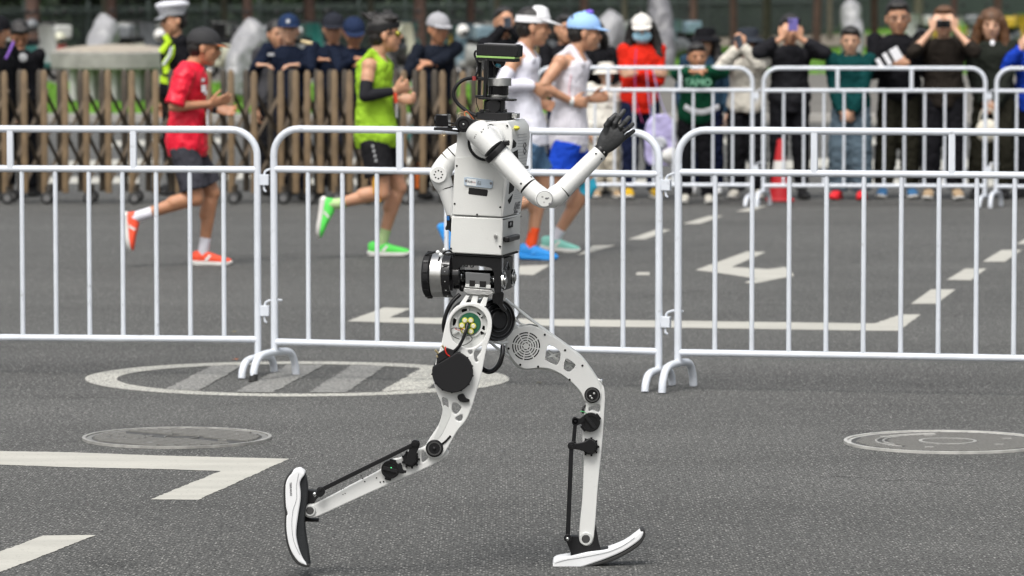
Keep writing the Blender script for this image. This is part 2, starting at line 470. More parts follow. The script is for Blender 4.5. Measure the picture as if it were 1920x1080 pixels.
# cracks: thin dark sheets in the asphalt
M_CRACK = mat('crack', (0.025, 0.025, 0.025), 0.9)
def crack(name, pxs, wpx=1.0):
    mb = MB(); pts = smooth_path([G(x, y) for x, y in pxs], 14)
    vs = []; fs = []
    for i, p in enumerate(pts):
        wdt = 0.004 * wpx * rnd.uniform(0.2, 1.5); j = rnd.uniform(-1, 1) * 0.01
        vs += [V((p.x, p.y + j - wdt, 0.0012)), V((p.x, p.y + j + wdt, 0.0012))]
    for i in range(len(pts) - 1): fs.append((2 * i, 2 * i + 2, 2 * i + 3, 2 * i + 1))
    mb.add(vs, fs); struct(mb.build(name, M_CRACK, smooth=False))
crack('road_crack', [(1480, 890), (1540, 893), (1600, 895), (1660, 901), (1720, 901), (1780, 909), (1860, 910)], 1.1)
crack('road_crack', [(1110, 570), (1220, 555), (1330, 543), (1420, 528), (1560, 500), (1660, 475), (1760, 455), (1850, 447)], 2.5)
crack('road_crack', [(0, 838), (60, 833), (150, 828)], 1.2)
crack('road_crack', [(300, 785), (360, 770), (420, 760), (520, 748)], 1.0)

# ------------------------------------------------------------------ manhole covers
M_IRON = mat('cast_iron', (0.07, 0.069, 0.065), 0.55, 0.3, var=0.35, vscale=25, bump=0.3, bscale=120)
M_IRONP = mat('polished_iron_rim', (0.34, 0.335, 0.315), 0.5, 0.2, var=0.25, vscale=20)
M_IRONB = mat('bright_worn_rim', (0.46, 0.455, 0.43), 0.5, 0.2, var=.2, vscale=14)
M_IRONR = mat('worn_iron_relief', (0.20, 0.197, 0.185), 0.5, 0.2, var=0.1, vscale=60)
def manhole(px, py, r, label, kind):
    c = G(px, py); c.z = 0
    t = thing('manhole_cover', label, 'manhole cover', c)
    mb = MB(); mb.ring(c + V((0, 0, 0.0005)), (0, 0, 1), r, r * 0.965, 0.011, 64); mb.build('outer_rim', M_IRONP if kind == 'bars' else M_IRONB, t)
    mb = MB(); mb.ring(c + V((0, 0, 0.0005)), (0, 0, 1), r * 0.962, r * (0.90 if kind == 'bars' else 0.93), 0.006, 64); mb.build('frame_ring', M_IRONR if kind == 'bars' else M_IRONB, t)
    mb = MB(); mb.disc(c + V((0, 0, 0.0005)), (0, 0, 1), r * 0.895 if kind == 'bars' else r * 0.925, 0.005, 64); mb.build('lid', M_IRON, t)
    ri = r * 0.87
    mb = MB(); z = 0.0056
    def bar(x0, y0, x1, y1, wd=0.013, h=0.006):
        p, q = V((x0, y0, 0)), V((x1, y1, 0)); d = (q - p).normalized(); s_ = V((-d.y, d.x, 0)) * wd / 2
        mb.hexa([c + k + V((0, 0, z)) for k in (p - s_, q - s_, q + s_, p + s_)] + [c + k + V((0, 0, z + h)) for k in (p - s_, q - s_, q + s_, p + s_)])
    if kind == 'bars':
        ang = R(-38); k = -ri
        while k < ri:
            if not (-0.05 < k < 0.05):
                L_ = math.sqrt(max(0, ri * ri - k * k)); d = V((math.cos(ang), math.sin(ang), 0)); nrm = V((-d.y, d.x, 0))
                for (a_, b_) in (((-L_, -0.09), (0.09, L_)) if abs(k) < 0.09 else ((-L_, L_),)):
                    p = nrm * k + d * a_; q = nrm * k + d * b_
                    bar(p.x, p.y, q.x, q.y)
            k += 0.042
        stuff(mb.build('ribs', M_IRONR, t, smooth=False))
        mb = MB()
        mb.ring(c + V((0.02, 0, z)), (0, 0, 1), 0.075, 0.070, 0.006, 40); mb.ring(c + V((-0.21, 0, z)), (0, 0, 1), 0.085, 0.080, 0.006, 40)
        mb.ring(c + V((-0.27, 0.0, z)), (0, 0, 1), 0.05, 0.045, 0.006, 40)
    else:
        st = 0.021; n = int(ri / st) + 1
        for i in range(-n, n + 1):
            for j in range(-n, n + 1):
                x, y = i * st + (j % 2) * st / 2, j * st
                rr = math.hypot(x, y)
                if rr > ri or 0.10 < rr < 0.125 or (x < -0.19 and rr < 0.30 and rr > 0.25): continue
                mb.box(c + V((x, y, z + 0.002)), 0.0062, 0.005, 0.002)
        stuff(mb.build('studs', M_IRONR, t, smooth=False))
        mb = MB()
        mb.ring(c + V((0, 0, z)), (0, 0, 1), 0.122, 0.108, 0.006, 40)
        for (r0, a0, a1) in ((0.27, 95, 215), (0.30, 95, 230)):
            pts = [c + V((r0 * math.cos(R(a)), r0 * math.sin(R(a)), z + 0.002)) for a in range(a0, a1, 5)]
            mb.tube(pts, 0.005, 6)
    for (x, y) in ((-0.25, 0.18), (-0.06, 0.22), (0.2, -0.14), (0.26, 0.1), (-0.1, -0.24)):
        mb.box(c + V((x, y, z + 0.003)), 0.018, 0.009, 0.003)
    stuff(mb.build('relief_marks', M_IRONR if kind == 'bars' else M_IRONP, t))
    return t
manhole(332, 823, 0.40, 'round iron manhole cover with slanting ribs above the white angle marking', 'bars')
manhole(1777, 831, 0.435, 'round iron manhole cover with fine studded grid and pale rim at the right edge', 'studs')

# ------------------------------------------------------------------ steel crowd barriers
M_BAR = mat('white_barrier_paint', (0.62, 0.655, 0.71), 0.34, 0.0, var=0.06, vscale=6, spec=0.5, dirt=(0.10, 0.09, 0.085), dscale=22, damt=0.55)
M_RUB = mat('black_rubber', (0.02, 0.02, 0.02), 0.7)
def make_barrier(name, label, A, B, H, group, feet=((.13, .37), (.13, .37)), fine=True, latch=True, black_foot=False, nb=10):
    """A, B: ground points below the two posts"""
    d = (B - A); L = d.length; ang = math.atan2(d.y, d.x)
    t = local_thing(name, label, 'barrier', (A.x, A.y, 0), group, ang)
    k = H / 1.217; r = 0.0175; rc = 0.13; z2, zb, zfs = 1.02 * k, 0.178, (0.125, 0.088)
    def arc(cx, cz, r0, a0, a1, n=8): return [V((cx + r0 * math.cos(R(a0 + (a1 - a0) * i / n)), 0, cz + r0 * math.sin(R(a0 + (a1 - a0) * i / n)))) for i in range(n + 1)]
    mb = MB(); zt = H
    mb.tube([V((0, 0, zfs[0]))] + arc(rc, zt - rc, rc, 180, 90) + arc(L - rc, zt - rc, rc, 90, 0) + [V((L, 0, zfs[1]))], r, 14)
    mb.build('outer_frame', M_BAR, t)
    for z, nm in ((z2, 'middle_rail'), (zb, 'bottom_rail')):
        mb = MB(); mb.tube([V((0.005, 0, z)), V((L - 0.005, 0, z))], 0.0165, 12); mb.build(nm, M_BAR, t)
    for f in (1 / 3, 2 / 3):
        mb = MB(); mb.box((L * f, 0, (z2 + zt) / 2), 0.0155, 0.0155, (zt - z2) / 2 - 0.004); mb.build('strut', M_BAR, t, smooth=False, bevel=0.004)
    for i in range(1, nb + 1):
        mb = MB(); mb.tube([V((L * i / (nb + 1), 0, zb)), V((L * i / (nb + 1), 0, z2))], 0.0115, 10); mb.build('bar', M_BAR, t)
    for x, (fx, fy), zf in zip((0, L), feet, zfs):
        mb = MB(); w_ = 0.205; fd = V((fx, fy, 0)); w_ = fd.length / 2; fd.normalize(); fd = V((fd.x * math.cos(ang) + fd.y * math.sin(ang), -fd.x * math.sin(ang) + fd.y * math.cos(ang), 0))
        pts = smooth_path([V((x, 0, z_)) + fd * q_ for q_, z_ in ((-w_ - 0.01, 0.004), (-w_, zf * .45), (-w_ * 0.82, zf * .85), (-w_ * 0.45, zf), (w_ * 0.45, zf), (w_ * 0.82, zf * .85), (w_, zf * .45), (w_ + 0.01, 0.004))], 5)
        mb.tube(pts, 0.0185, 12); f = mb.build('foot', M_BAR, t)
        if black_foot and x == 0:
            mb = MB(); mb.tube([V((x, 0, 0)) + fd * (-w_ - 0.01), V((x, 0, 0.035)) + fd * (-w_ - 0.003)], 0.021, 14); mb.build('rubber_cap', M_RUB, f)
    if latch:
        for z in (0.97 * k, 0.32):
            mb = MB(); mb.box((L + 0.035, 0, z), 0.022, 0.017, 0.026)
            mb.tube([V((L + 0.03, 0, z - 0.02)), V((L + 0.035, -0.005, z - 0.05)), V((L + 0.045, -0.005, z - 0.058))], 0.006, 8)
            mb.build('latch', M_BAR, t, bevel=0.003)
            mb = MB(); mb.tube(smooth_path([V((L + 0.035, 0, z + 0.02)), V((L + 0.04, 0, z + 0.042)), V((L + 0.075, 0, z + 0.055)), V((L + 0.12, 0, z + 0.052))], 3), 0.0055, 8)
            mb.build('hook', M_BAR, t)
    return t
def gs(px, s):      # ground point at pixel column px where a metre spans s pixels
    return G(px, -34 + CAMH * s)
GB = 'white steel barriers along the near side of the race course'
make_barrier('crowd_barrier', 'white steel barrier panel at the left edge, in front of the red-shirted runner', gs(-206, 379.5), gs(484, 382.5), 1.208, GB)
make_barrier('crowd_barrier', 'white steel barrier panel directly behind the humanoid robot', gs(515, 385), gs(1235, 395.4), 1.218, GB, feet=((.18, .36), (.135, .36)), black_foot=True)
make_barrier('crowd_barrier', 'white steel barrier panel at the right, in front of the painted arrow', gs(1271, 396.5), gs(2042, 404), 1.232, GB, feet=((.155, .36), (.15, .36)))
GB2 = 'white steel barriers in front of the spectators'
make_barrier('crowd_barrier', 'far white barrier panel in front of the woman in the red jacket', gs(1005, 217), gs(1410, 217.5), 1.19, GB2)
make_barrier('crowd_barrier', 'far white barrier panel in front of the boy in the teal hoodie', gs(1431, 218), gs(1846, 218.5), 1.19, GB2)
make_barrier('crowd_barrier', 'far white barrier panel cut off by the right edge of the picture', gs(1867, 219), gs(2285, 219), 1.19, GB2)

# ------------------------------------------------------------------ folding gate
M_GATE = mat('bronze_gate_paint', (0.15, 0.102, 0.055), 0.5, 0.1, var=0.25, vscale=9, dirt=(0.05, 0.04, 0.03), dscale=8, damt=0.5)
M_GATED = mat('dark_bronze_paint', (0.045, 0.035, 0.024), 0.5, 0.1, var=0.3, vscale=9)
M_GATE2 = mat('mid_bronze_slat', (0.10, 0.07, 0.04), 0.5, 0.1, var=.3, vscale=9)  # slat bronze, in tone between the gate bronze and the dark bronze
M_ORANGE = mat('orange_reflector', (0.75, 0.16, 0.02), 0.5)
M_WHEEL = mat('grey_caster', (0.16, 0.16, 0.16), 0.5, 0.3)
M_RUBD = M_RUB
gate_Y = 37.9
def gate():
    base = G(450, 383)
    t = thing('folding_gate', 'long bronze accordion gate of upright bars and crossed slats on casters', 'gate', (base.x, gate_Y, 0))
    xs = [-40, 10, 47, 84, 123, 163, 204, 248, 293, 335, 392, 434, 477, 527, 555, 577, 601, 628, 656, 684, 720, 757, 793, 830, 868, 902]
    H = 1.165; prev = None
    def upright(x, y, h, m, w_=0.03):
        mb = MB(); secs = [(V((x, y, 0.10)), V((w_, 0, 0)), V((0, 0.02, 0))), (V((x, y, h - 0.03)), V((w_, 0, 0)), V((0, 0.02, 0))), (V((x, y, h)), V((w_ * 0.5, 0, 0)), V((0, 0.01, 0)))]
        mb.loft(secs, power=4, seg=12); return mb.build('upright', m, t)
    for i, px in enumerate(xs):
        x = P(px, 380, gate_Y).x
        upright(x, gate_Y, H + rnd.uniform(-.008, .008), M_GATE, 0.029)
        if i % 2 == 0 or i > 12:
            pass
        nx = P(xs[i + 1], 380, gate_Y).x if i + 1 < len(xs) else None
        if nx is None: break
        mx = (x + nx) / 2 + 0.012
        gap = nx - x
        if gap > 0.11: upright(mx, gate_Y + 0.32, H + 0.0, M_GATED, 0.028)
        # crossed slats between two uprights, in two tiers
        for (z0, z1) in ((0.18, 0.62), (0.55, 0.99)):
            for s in (0, 1):
                a, b_ = (z0, z1) if s else (z1, z0)
                p, q = V((x, gate_Y + 0.05 + 0.03 * s, a)), V((nx, gate_Y + 0.26 + 0.03 * s, b_))
                d = (q - p).normalized(); u = d.cross(V((0, 1, 0))).normalized()
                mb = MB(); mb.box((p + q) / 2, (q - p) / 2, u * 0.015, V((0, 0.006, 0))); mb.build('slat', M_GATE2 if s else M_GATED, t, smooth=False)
        if i % 2 == 1:
            for yy in (gate_Y - 0.02, gate_Y + 0.34):
                c = V((x + 0.02, yy, 0.055))
                mb = MB(); mb.torus(c, (0, 1, 0.0), 0.037, 0.017, 18, 8); wv = mb.build('caster_wheel', M_RUB, t)
                mb = MB(); mb.disc(c + V((0, -0.018, 0)), (0, 1, 0), 0.03, 0.036, 14); mb.build('hub', M_WHEEL, wv)
                mb = MB(); mb.box(c + V((0, 0, 0.055)), 0.014, 0.012, 0.05); mb.build('caster_fork', M_GATED, t, smooth=False)
    for px in (120, 206, 291, 782):
        x = P(px, 340, gate_Y + 0.2).x
        mb = MB(); mb.box((x, gate_Y + 0.22, 0.24), 0.016, 0.01, 0.11); mb.build('reflector_strip', M_ORANGE, t, smooth=False)
    return t
gate()

# litter on the road
for (x, y, col, lb) in ((441, 676, (.45, .13, .04), 'small orange dry leaf on the road above the painted oval'), (438, 624, (.22, .19, .09), 'small olive dry leaf on the road below the left barrier'), (1010, 720, (.10, .09, .06), 'small brown dry leaf on the road right of the robot thigh')):
    g_ = G(x, y); mb = MB(); mb.loft([(g_ + V((-.012, 0, .003)), V((0, .002, 0)), V((0, 0, .001))), (g_ + V((-.003, .002, .010)), V((0, .010, 0)), V((0, 0, .0015))), (g_ + V((.008, 0, .006)), V((0, .008, .002)), V((0, 0, .0015))), (g_ + V((.015, 0, .010)), V((0, .001, 0)), V((0, 0, .001)))], seg=8)
    tag(mb.build('dry_leaf', mat('leaf_%d' % x, col, .8), None, org=(g_.x, g_.y, 0)), lb, 'leaf')
# ================================================================== the humanoid robot
M_RW = mat('robot_white_shell', (0.66, 0.665, 0.65), 0.32, 0.0, var=0.03, vscale=5, coat=0.25, dirt=(0.42, 0.41, 0.39), dscale=35, damt=0.35)
M_RW2 = mat('robot_white_metal', (0.58, 0.59, 0.575), 0.38, 0.15, var=0.05, vscale=9, dirt=(0.35, 0.34, 0.32), dscale=28, damt=0.35)
M_RWP = mat('robot_white_panel', (0.58, 0.585, 0.565), 0.5, 0.0, var=0.04, vscale=7, bump=0.08, bscale=260, dirt=(0.40, 0.39, 0.36), dscale=18, damt=0.3)
M_RBK = mat('robot_black', (0.007, 0.007, 0.008), 0.38, 0.1, spec=0.4, bump=0.05, bscale=90)
M_RBM = mat('robot_matt_black', (0.008, 0.008, 0.009), 0.6, spec=0.3)
M_RBG = mat('robot_black_gloss', (0.008, 0.008, 0.009), 0.15, 0.2, coat=0.4)
M_ST = mat('bare_steel', (0.55, 0.55, 0.54), 0.28, 1.0, var=0.1, vscale=30)
M_STB = mat('brushed_steel', (0.42, 0.42, 0.41), 0.42, 1.0, bump=0.3, bscale=70, bstretch=(1, 1, 14))
M_CHR = mat('polished_steel', (0.75, 0.76, 0.76), 0.10, 1.0)
M_PCB = mat('circuit_green', (0.012, 0.10, 0.05), 0.45, var=0.3, vscale=60)
M_CAPY = mat('coil_yellow', (0.48, 0.46, 0.04), 0.5)
M_CAPW = mat('coil_cream', (0.62, 0.60, 0.48), 0.5)
M_BRASS = mat('brass_contact', (0.55, 0.45, 0.26), 0.35, 0.6)
M_RED = mat('red_wire', (0.55, 0.02, 0.01), 0.5)
M_LGREEN = mat('lime_band', (0.26, 0.44, 0.13), 0.5)
M_LENS = mat('lens_blue', (0.01, 0.14, 0.20), 0.08, 0.0, coat=1.0)
M_PRINT = mat('grey_print', (0.16, 0.16, 0.165), 0.6)
M_PRINTL = mat('pale_print', (0.42, 0.43, 0.44), 0.6)
M_STK = mat('sticker_blue_grey', (0.38, 0.45, 0.52), 0.4)
M_STW = mat('sticker_white', (0.68, 0.70, 0.70), 0.4)
M_YEL = mat('yellow_sticker', (0.66, 0.58, 0.06), 0.5)
M_SHW = mat('shoe_white_foam', (0.72, 0.73, 0.74), 0.55, var=0.04, vscale=20, dirt=(0.5, 0.49, 0.46), dscale=26, damt=0.4)
M_SHB = mat('shoe_black_mesh', (0.012, 0.014, 0.016), 0.8, bump=0.3, bscale=300)
M_CAVE = mat('dark_opening', (0.006, 0.006, 0.006), 0.9)

YN, YF, YT = 14.10, 14.39, 14.24
K = 14.2 / FPX
yaw = R(12)
f_ = V((math.cos(yaw), -math.sin(yaw), 0)); l_ = V((math.sin(yaw), math.cos(yaw), 0)); UP = V((0, 0, 1)); CAMV = V((0, -1, 0))
rb = thing('humanoid_robot', 'white and black humanoid robot running in white shoes with a camera head', 'robot', G(900, 1010))
def pplate(name, px, m, par, Y, th, holes=(), bevel=0.0015, rnd_=True, res=5):
    O = P(px[0][0], px[0][1], Y)
    cv = lambda q: [((P(x, y, Y) - O).x, (P(x, y, Y) - O).z) for x, y in q]
    return plate(name, cv(px), m, par, O, V((1, 0, 0)), UP, th, [cv(h) for h in holes], bevel, rnd_, res)
def circ(cx, cy, r, n=20, a0=0, a1=360): return [(cx + r * math.cos(R(a0 + (a1 - a0) * k / n)), cy + r * math.sin(R(a0 + (a1 - a0) * k / n))) for k in range(n)]
def pdisc(name, cx, cy, rpx, m, par, Y, h, seg=28, bev=0.002, n=None, r2=None):
    """a disc facing the camera; its front face at Y, thickness h going back"""
    mb = MB(); nn = V(n) if n is not None else V((0, 1, 0)); k = Y / FPX
    mb.disc(P(cx, cy, Y), nn, rpx * k, h, seg, bev=bev); return mb.build(name, m, par)
def ptube(name, pts, r, m, par, seg=10, sm=4):
    pp = [P(*p) for p in pts]
    if sm and len(pp) > 2: pp = smooth_path(pp, sm)
    mb = MB(); mb.tube(pp, r, seg); return mb.build(name, m, par)
def meet(p0, n, px, py, off=0.0):
    d = ray(px, py); o = V((0, 0, CAMH)); t = ((p0 + n * off) - o).dot(n) / d.dot(n); return o + d * t
N0 = P(905, 350, YN)
def PL(px, py, off=0.0): return meet(N0, l_, px, py, off)
def dots(name, pts, r, par, fn, n, m=M_CAVE, h=0.002):
    out = []
    for x, y in pts:
        c = fn(x, y); mb = MB(); mb.disc(c - n * h * 0.3, n, r, h, 10); out.append(mb.build(name, m, par))
    return out

# ---- torso
TW = 0.28
def yawed_prism(name, px, m, par, off, width, bevel=0.004, rounded=False):
    pts = [PL(x, y, off) for x, y in px]
    if rounded: pts = smooth_path(pts, 4, True)
    mb = MB(); mb.prism([p for p in pts], l_ * width); return mb.build(name, m, par, smooth='auto', bevel=bevel)
upper = yawed_prism('torso_shell', [(846.5, 403.5), (943, 407.5), (946, 384), (961, 262), (959, 240), (950, 227), (870, 231), (858, 250), (853, 294)], M_RW, rb, 0.0, TW)
lower = yawed_prism('battery_box', [(843, 474), (941, 479.5), (943, 409.2), (846.5, 405.2)], M_RWP, rb, 0.0, TW)
# the recessed side panel of the upper torso, a hair proud
side = plate('side_panel', [((PL(x, y) - N0).dot(f_), (PL(x, y) - N0).z) for x, y in [(848.5, 401.5), (940, 405.5), (944.5, 335), (910, 300), (890, 293), (855, 296)]], M_RWP, rb, N0 - l_ * 0.0012, f_, UP, 0.0024, (), 0.0006, False)
dots('screw', [(900, 298), (856.5, 311), (852.5, 382), (894.5, 402.5), (938, 388.5), (951, 236), (939.5, 300), (845.5, 470 - 4), (937.5, 462)], 0.0034, side, lambda x, y: PL(x, y, -0.0024), -l_)
def side_poly(name, px, m, par, off, th=0.0012, bev=0.0003, rounded=False):
    return plate(name, [((PL(x, y) - N0).dot(f_), (PL(x, y) - N0).z) for x, y in px], m, par, N0 - l_ * (off + th / 2), f_, UP, th, (), bev, rounded)
dv = side_poly('vent_slot', [(880.5, 351.6), (913.5, 355.4), (915.2, 357), (914, 366.5), (912.5, 368), (880, 364), (878.5, 362.5), (879.5, 352.5)], M_CAVE, rb, 0.0024, 0.001)
stk = side_poly('name_plate', [(871.2, 332.5), (876, 331.5), (920, 337), (924.7, 339.5), (924.5, 350.5), (921, 353.5), (874, 348), (870.8, 345.5)], M_STK, rb, 0.0024, 0.005, 0.001)
side_poly('paper_label', [(876.5, 334.5), (894, 336.3), (893.6, 348.6), (876, 346.6)], M_STW, stk, 0.0075, 0.0005, 0.0001)
tA = (PL(924, 345) - PL(871, 339)).normalized(); tB = (UP - tA * UP.dot(tA)).normalized()
text_on('plate_text', '具身', M_PRINT, stk, PL(881, 341, -0.0083), tA, tB, 0.0085)
text_on('plate_text', '0-01', mat('faded_red_print', (0.45, 0.20, 0.20), 0.6), stk, PL(889, 342, -0.0083), tA, tB, 0.0065)
text_on('plate_text', '天工\n机器', M_PRINT, stk, PL(898.5, 343.5, -0.0078), tA, tB, 0.0065)
dots('plate_mark', [(874, 339), (920.5, 344)], 0.0045, stk, lambda x, y: PL(x, y, -0.0078), -l_, M_PRINT, 0.0006)
mb = MB(); c = PL(930, 443); mb.disc(c, -l_, 0.006, 0.008, 14); mb.disc(c - l_ * 0.008, -l_, 0.004, 0.006, 12); mb.build('switch', M_ST, rb)
# front: leaning chest plane and the battery front
a_, b_ = PL(961, 262), PL(943, 407.5); cu_ = (a_ - b_).normalized(); cn = cu_.cross(l_).normalized()
if cn.dot(f_) < 0: cn = -cn
a2, b2 = PL(943, 409), PL(941, 479); cu2 = (a2 - b2).normalized(); cn2 = cu2.cross(l_).normalized()
if cn2.dot(f_) < 0: cn2 = -cn2
def CF(x, y, off=0.0): return meet(a_, cn, x, y, off)
def CF2(x, y, off=0.0): return meet(a2, cn2, x, y, off)
def on_front(name, px, m, par, off=0.0, th=0.002, fn=CF, n=None, low=False):
    pts = [fn(x, y, off) for x, y in px]; mb = MB(); mb.prism(pts, (cn2 if low else cn) * th); return mb.build(name, m, par, smooth=False)
for px in ([(962.4, 261.5), (967.6, 268), (966, 275.7), (960.5, 278)], [(970, 281), (971, 297.7), (961, 286)], [(955.6, 339), (963.7, 349.5), (962.4, 357), (953.8, 364)], [(961, 364), (957.5, 377), (954.5, 382), (952, 375.4)], [(957, 300), (964, 330), (958, 334), (953, 328)]):
    on_front('chest_opening', px, M_CAVE, upper, 0.0002, 0.0016)
for i in range(11):
    y = 252 + i * 5.6; x0 = 971 - i * 0.1
    on_front('print_line', [(x0, y), (x0 + 17, y - 1.8), (x0 + 17, y - 0.6), (x0, y + 1.2)], M_PRINTL, upper, 0.0002, 0.0004)
for i in range(6):
    y = 352 + i * 4; x0 = 966.5 - i * 0.6
    on_front('print_line', [(x0, y), (x0 + 14, y - 1.6), (x0 + 14, y - 0.8), (x0, y + 0.8)], M_PRINTL, upper, 0.0002, 0.0004)
# emblem: twisted ribbon mark
for s in (0, 1):
    pts = []
    for i in range(9):
        t = i / 8 * 2 * math.pi; x = 984 + 2.4 * math.sin(t + s * math.pi); y = 267 + 22 * i / 8
        pts.append(CF(x, y, 0.0008))
    mb = MB(); mb.tube(smooth_path(pts, 3), 0.0011, 6, flat=2.0); mb.build('emblem_ribbon', M_PRINT, upper)
lt = (CF(980, 385) - CF(965, 388)).normalized(); lB = (UP - lt * UP.dot(lt)).normalized()
text_on('chest_lettering', 'AWFE', M_PRINT, upper, CF(969.5, 386.5, 0.0006), l_, cu_, 0.034, bold=0.001)
text_on('chest_lettering', 'XMotion', M_PRINT, upper, CF(967, 397, 0.0006), l_, cu_, 0.016, bold=0.0004)
on_front('chest_lettering_bar', [(979, 312), (991, 310.5), (991, 316), (979.5, 318)], M_PRINT, upper, 0.0002, 0.0005)
# top sticker and shoulders
mb = MB(); mb.ball(PL(967, 240, 0.07), 0.009, A=(0.014, 0, 0), B=(0, 0.03, 0), D=(0, 0, 0.008)); mb.build('top_sticker', M_YEL, upper)  # the yellow sticker as a small ellipsoid, not a lamp
mb = MB(); mb.box(CF2(957.5, 420.5, 0.003), l_ * 0.026, cn2 * 0.003, cu2 * 0.0105); mb.build('port_block', M_RBM, lower, smooth=False, bevel=0.001)
text_on('port_mark', 'DH', M_PRINTL, lower, CF2(957.5, 420.5, 0.0064), l_, cu2, 0.014)
hm = CF2(960, 446.5, 0.012)
mb = MB(); mb.box(hm, l_ * 0.085, cn2 * 0.009, cu2 * 0.009); hd = mb.build('carry_handle', M_RBK, lower, bevel=0.004)
for s in (-1, 1):
    mb = MB(); mb.box(hm + l_ * 0.078 * s - cn2 * 0.008, l_ * 0.006, cn2 * 0.012, cu2 * 0.007); mb.build('handle_mount', M_RBK, hd, smooth=False)
on_front('edge_trim', [(941.5, 410.5), (976, 404.5), (976, 406.5), (941.5, 412.7)], M_RBM, lower, -0.002, 0.003)
# grooves and base lip
yawed_prism('base_gasket', [(846, 474.5), (940.5, 480), (940.3, 483.5), (846, 478)], M_RBM, rb, 0.006, TW - 0.012, 0.001)

# ---- waist
yawed_prism('waist_frame', [(848, 478), (941, 483.7), (939.5, 548), (927, 552), (925.5, 512), (921, 503), (905, 499), (870, 497), (860, 503), (853, 520), (849, 545), (838, 545), (843, 500)], M_RBG, rb, 0.012, 0.03, 0.002)
yawed_prism('waist_frame', [(848, 478), (941, 483.7), (939.5, 548), (927, 552), (925.5, 512), (921, 503), (905, 499), (870, 497), (860, 503), (853, 520), (849, 545), (838, 545), (843, 500)], M_RBG, rb, 0.235, 0.03, 0.002)
wb = yawed_prism('waist_block', [(926, 485), (939.5, 486), (939, 545), (933, 549), (926, 546)], M_RBK, rb, 0.045, 0.185, 0.003)
wp = PL(939.5, 515)
def WF(x, y, off=0.0): return meet(wp, f_, x, y, off)
for (x, y) in ((943, 526), (960.5, 520)):
    mb = MB(); c = WF(x, y, 0.001); mb.ring(c, f_, 0.028, 0.022, 0.006, 22); rg = mb.build('bearing_ring', M_CHR, wb)
    mb = MB(); mb.disc(c, f_, 0.014, 0.012, 16, bev=0.002); mb.build('bearing_core', M_ST, rg)
for k in range(5):
    mb = MB(); mb.tube([WF(946 + k * 2.6, 508 - abs(k - 2) * 1.5, 0.001), WF(952, 489, 0.001)], 0.0018, 6); mb.build('rib', M_RBG, wb)
yawed_prism('upper_rail', [(900, 495), (928, 500.5), (928, 503.5), (900, 499.5)], M_CHR, rb, 0.05, 0.05, 0.001)
mc = P(850, 516, 14.175); R0 = 0.0742
def seg_cyl(name, a, b, r, m, bev=0.003): 
    mb = MB(); mb.disc(mc - f_ * b, f_, r, b - a, 44, bev=bev); return mb.build(name, m, rb)
ecap = seg_cyl('waist_motor_cover', 0.064, 0.092, R0, M_RBM, 0.006)
seg_cyl('waist_motor_ring', 0.026, 0.064, R0 * 0.985, M_ST, 0.001)
fl = seg_cyl('waist_motor_flange', -0.002, 0.026, R0 * 0.985, M_RBG, 0.002)
for k in range(14):
    a = 2 * math.pi * k / 14; u = UP * math.cos(a) + l_ * math.sin(a)
    mb = MB(); mb.box(mc - f_ * 0.078 + u * R0, f_ * 0.008, u * 0.003, u.cross(f_) * 0.004); mb.build('cooling_rib', M_RBK, ecap, smooth=False)
    mb = MB(); mb.ball(mc - f_ * 0.012 + u * R0 * 0.985, 0.0022, 8, 5); mb.build('bolt', M_ST, fl)
seg_cyl('waist_hub', -0.03, -0.002, R0 * 0.62, M_RBG, 0.004)
for (x, y, r, m) in ((862, 518, 12, M_CHR), (858, 531, 9, M_ST), (926, 524, 9, M_CHR), (867, 540, 7, M_RBK), (874, 497, 4, M_ST), (885, 498, 4, M_CHR)):
    mb = MB(); mb.ball(P(x, y, 14.17), r * K, 16, 10); mb.build('ball_joint', m, rb)
mb = MB(); mb.tube([P(852, 522, 14.22), P(932, 524, 14.20)], 0.03, 20); mb.build('waist_axle', M_RBG, rb)
wpl = pplate('waist_bracket', [(873, 510), (919, 513), (919, 534), (873, 531)], mat('grey_cast_metal', (0.22, 0.225, 0.23), 0.35, 0.7), rb, 14.13, 0.02, [[(880, 526), (890, 526.5), (890.5, 536), (880, 536)], [(899, 527), (911, 527.5), (912, 537.5), (899, 537)]] if False else [], 0.002, False)
for q in ([(880.5, 525.5), (890.5, 526), (890, 537), (880, 536.5)], [(899.5, 527), (911.5, 527.5), (911, 538.5), (899, 538)]):
    pplate('bracket_window', q, M_CAVE, rb, 14.118, 0.006, (), 0.001, False)
pplate('bracket_lip', [(873, 532), (880, 532.3), (880, 536.5), (890, 537), (890.5, 532.6), (899.5, 533), (899, 538), (911, 538.5), (911.5, 533.5), (920, 534), (920, 541), (872, 538)], M_RW2, rb, 14.125, 0.016, (), 0.001, False)
pplate('hip_crosspiece', [(870, 539), (921, 543), (926, 548), (918, 553), (880, 551), (869, 546)], M_STB, rb, 14.13, 0.05, (), 0.002, False)
pplate('hip_crosspiece', [(876, 551), (917, 553), (915, 560), (874, 557)], M_RW2, rb, 14.15, 0.04, (), 0.002, False)
for q in ([(874, 553), (881, 554), (871, 571), (862, 570)], [(887, 553), (897, 554), (894, 572), (881, 571)], [(907, 556), (915, 557), (911, 574), (899, 572)]):
    pplate('hip_strut', q, M_RW, rb, 14.12, 0.02, (), 0.002, False)
pdisc('hip_pitch_motor', 878, 600, 36, M_RBM, rb, 14.135, 0.07)
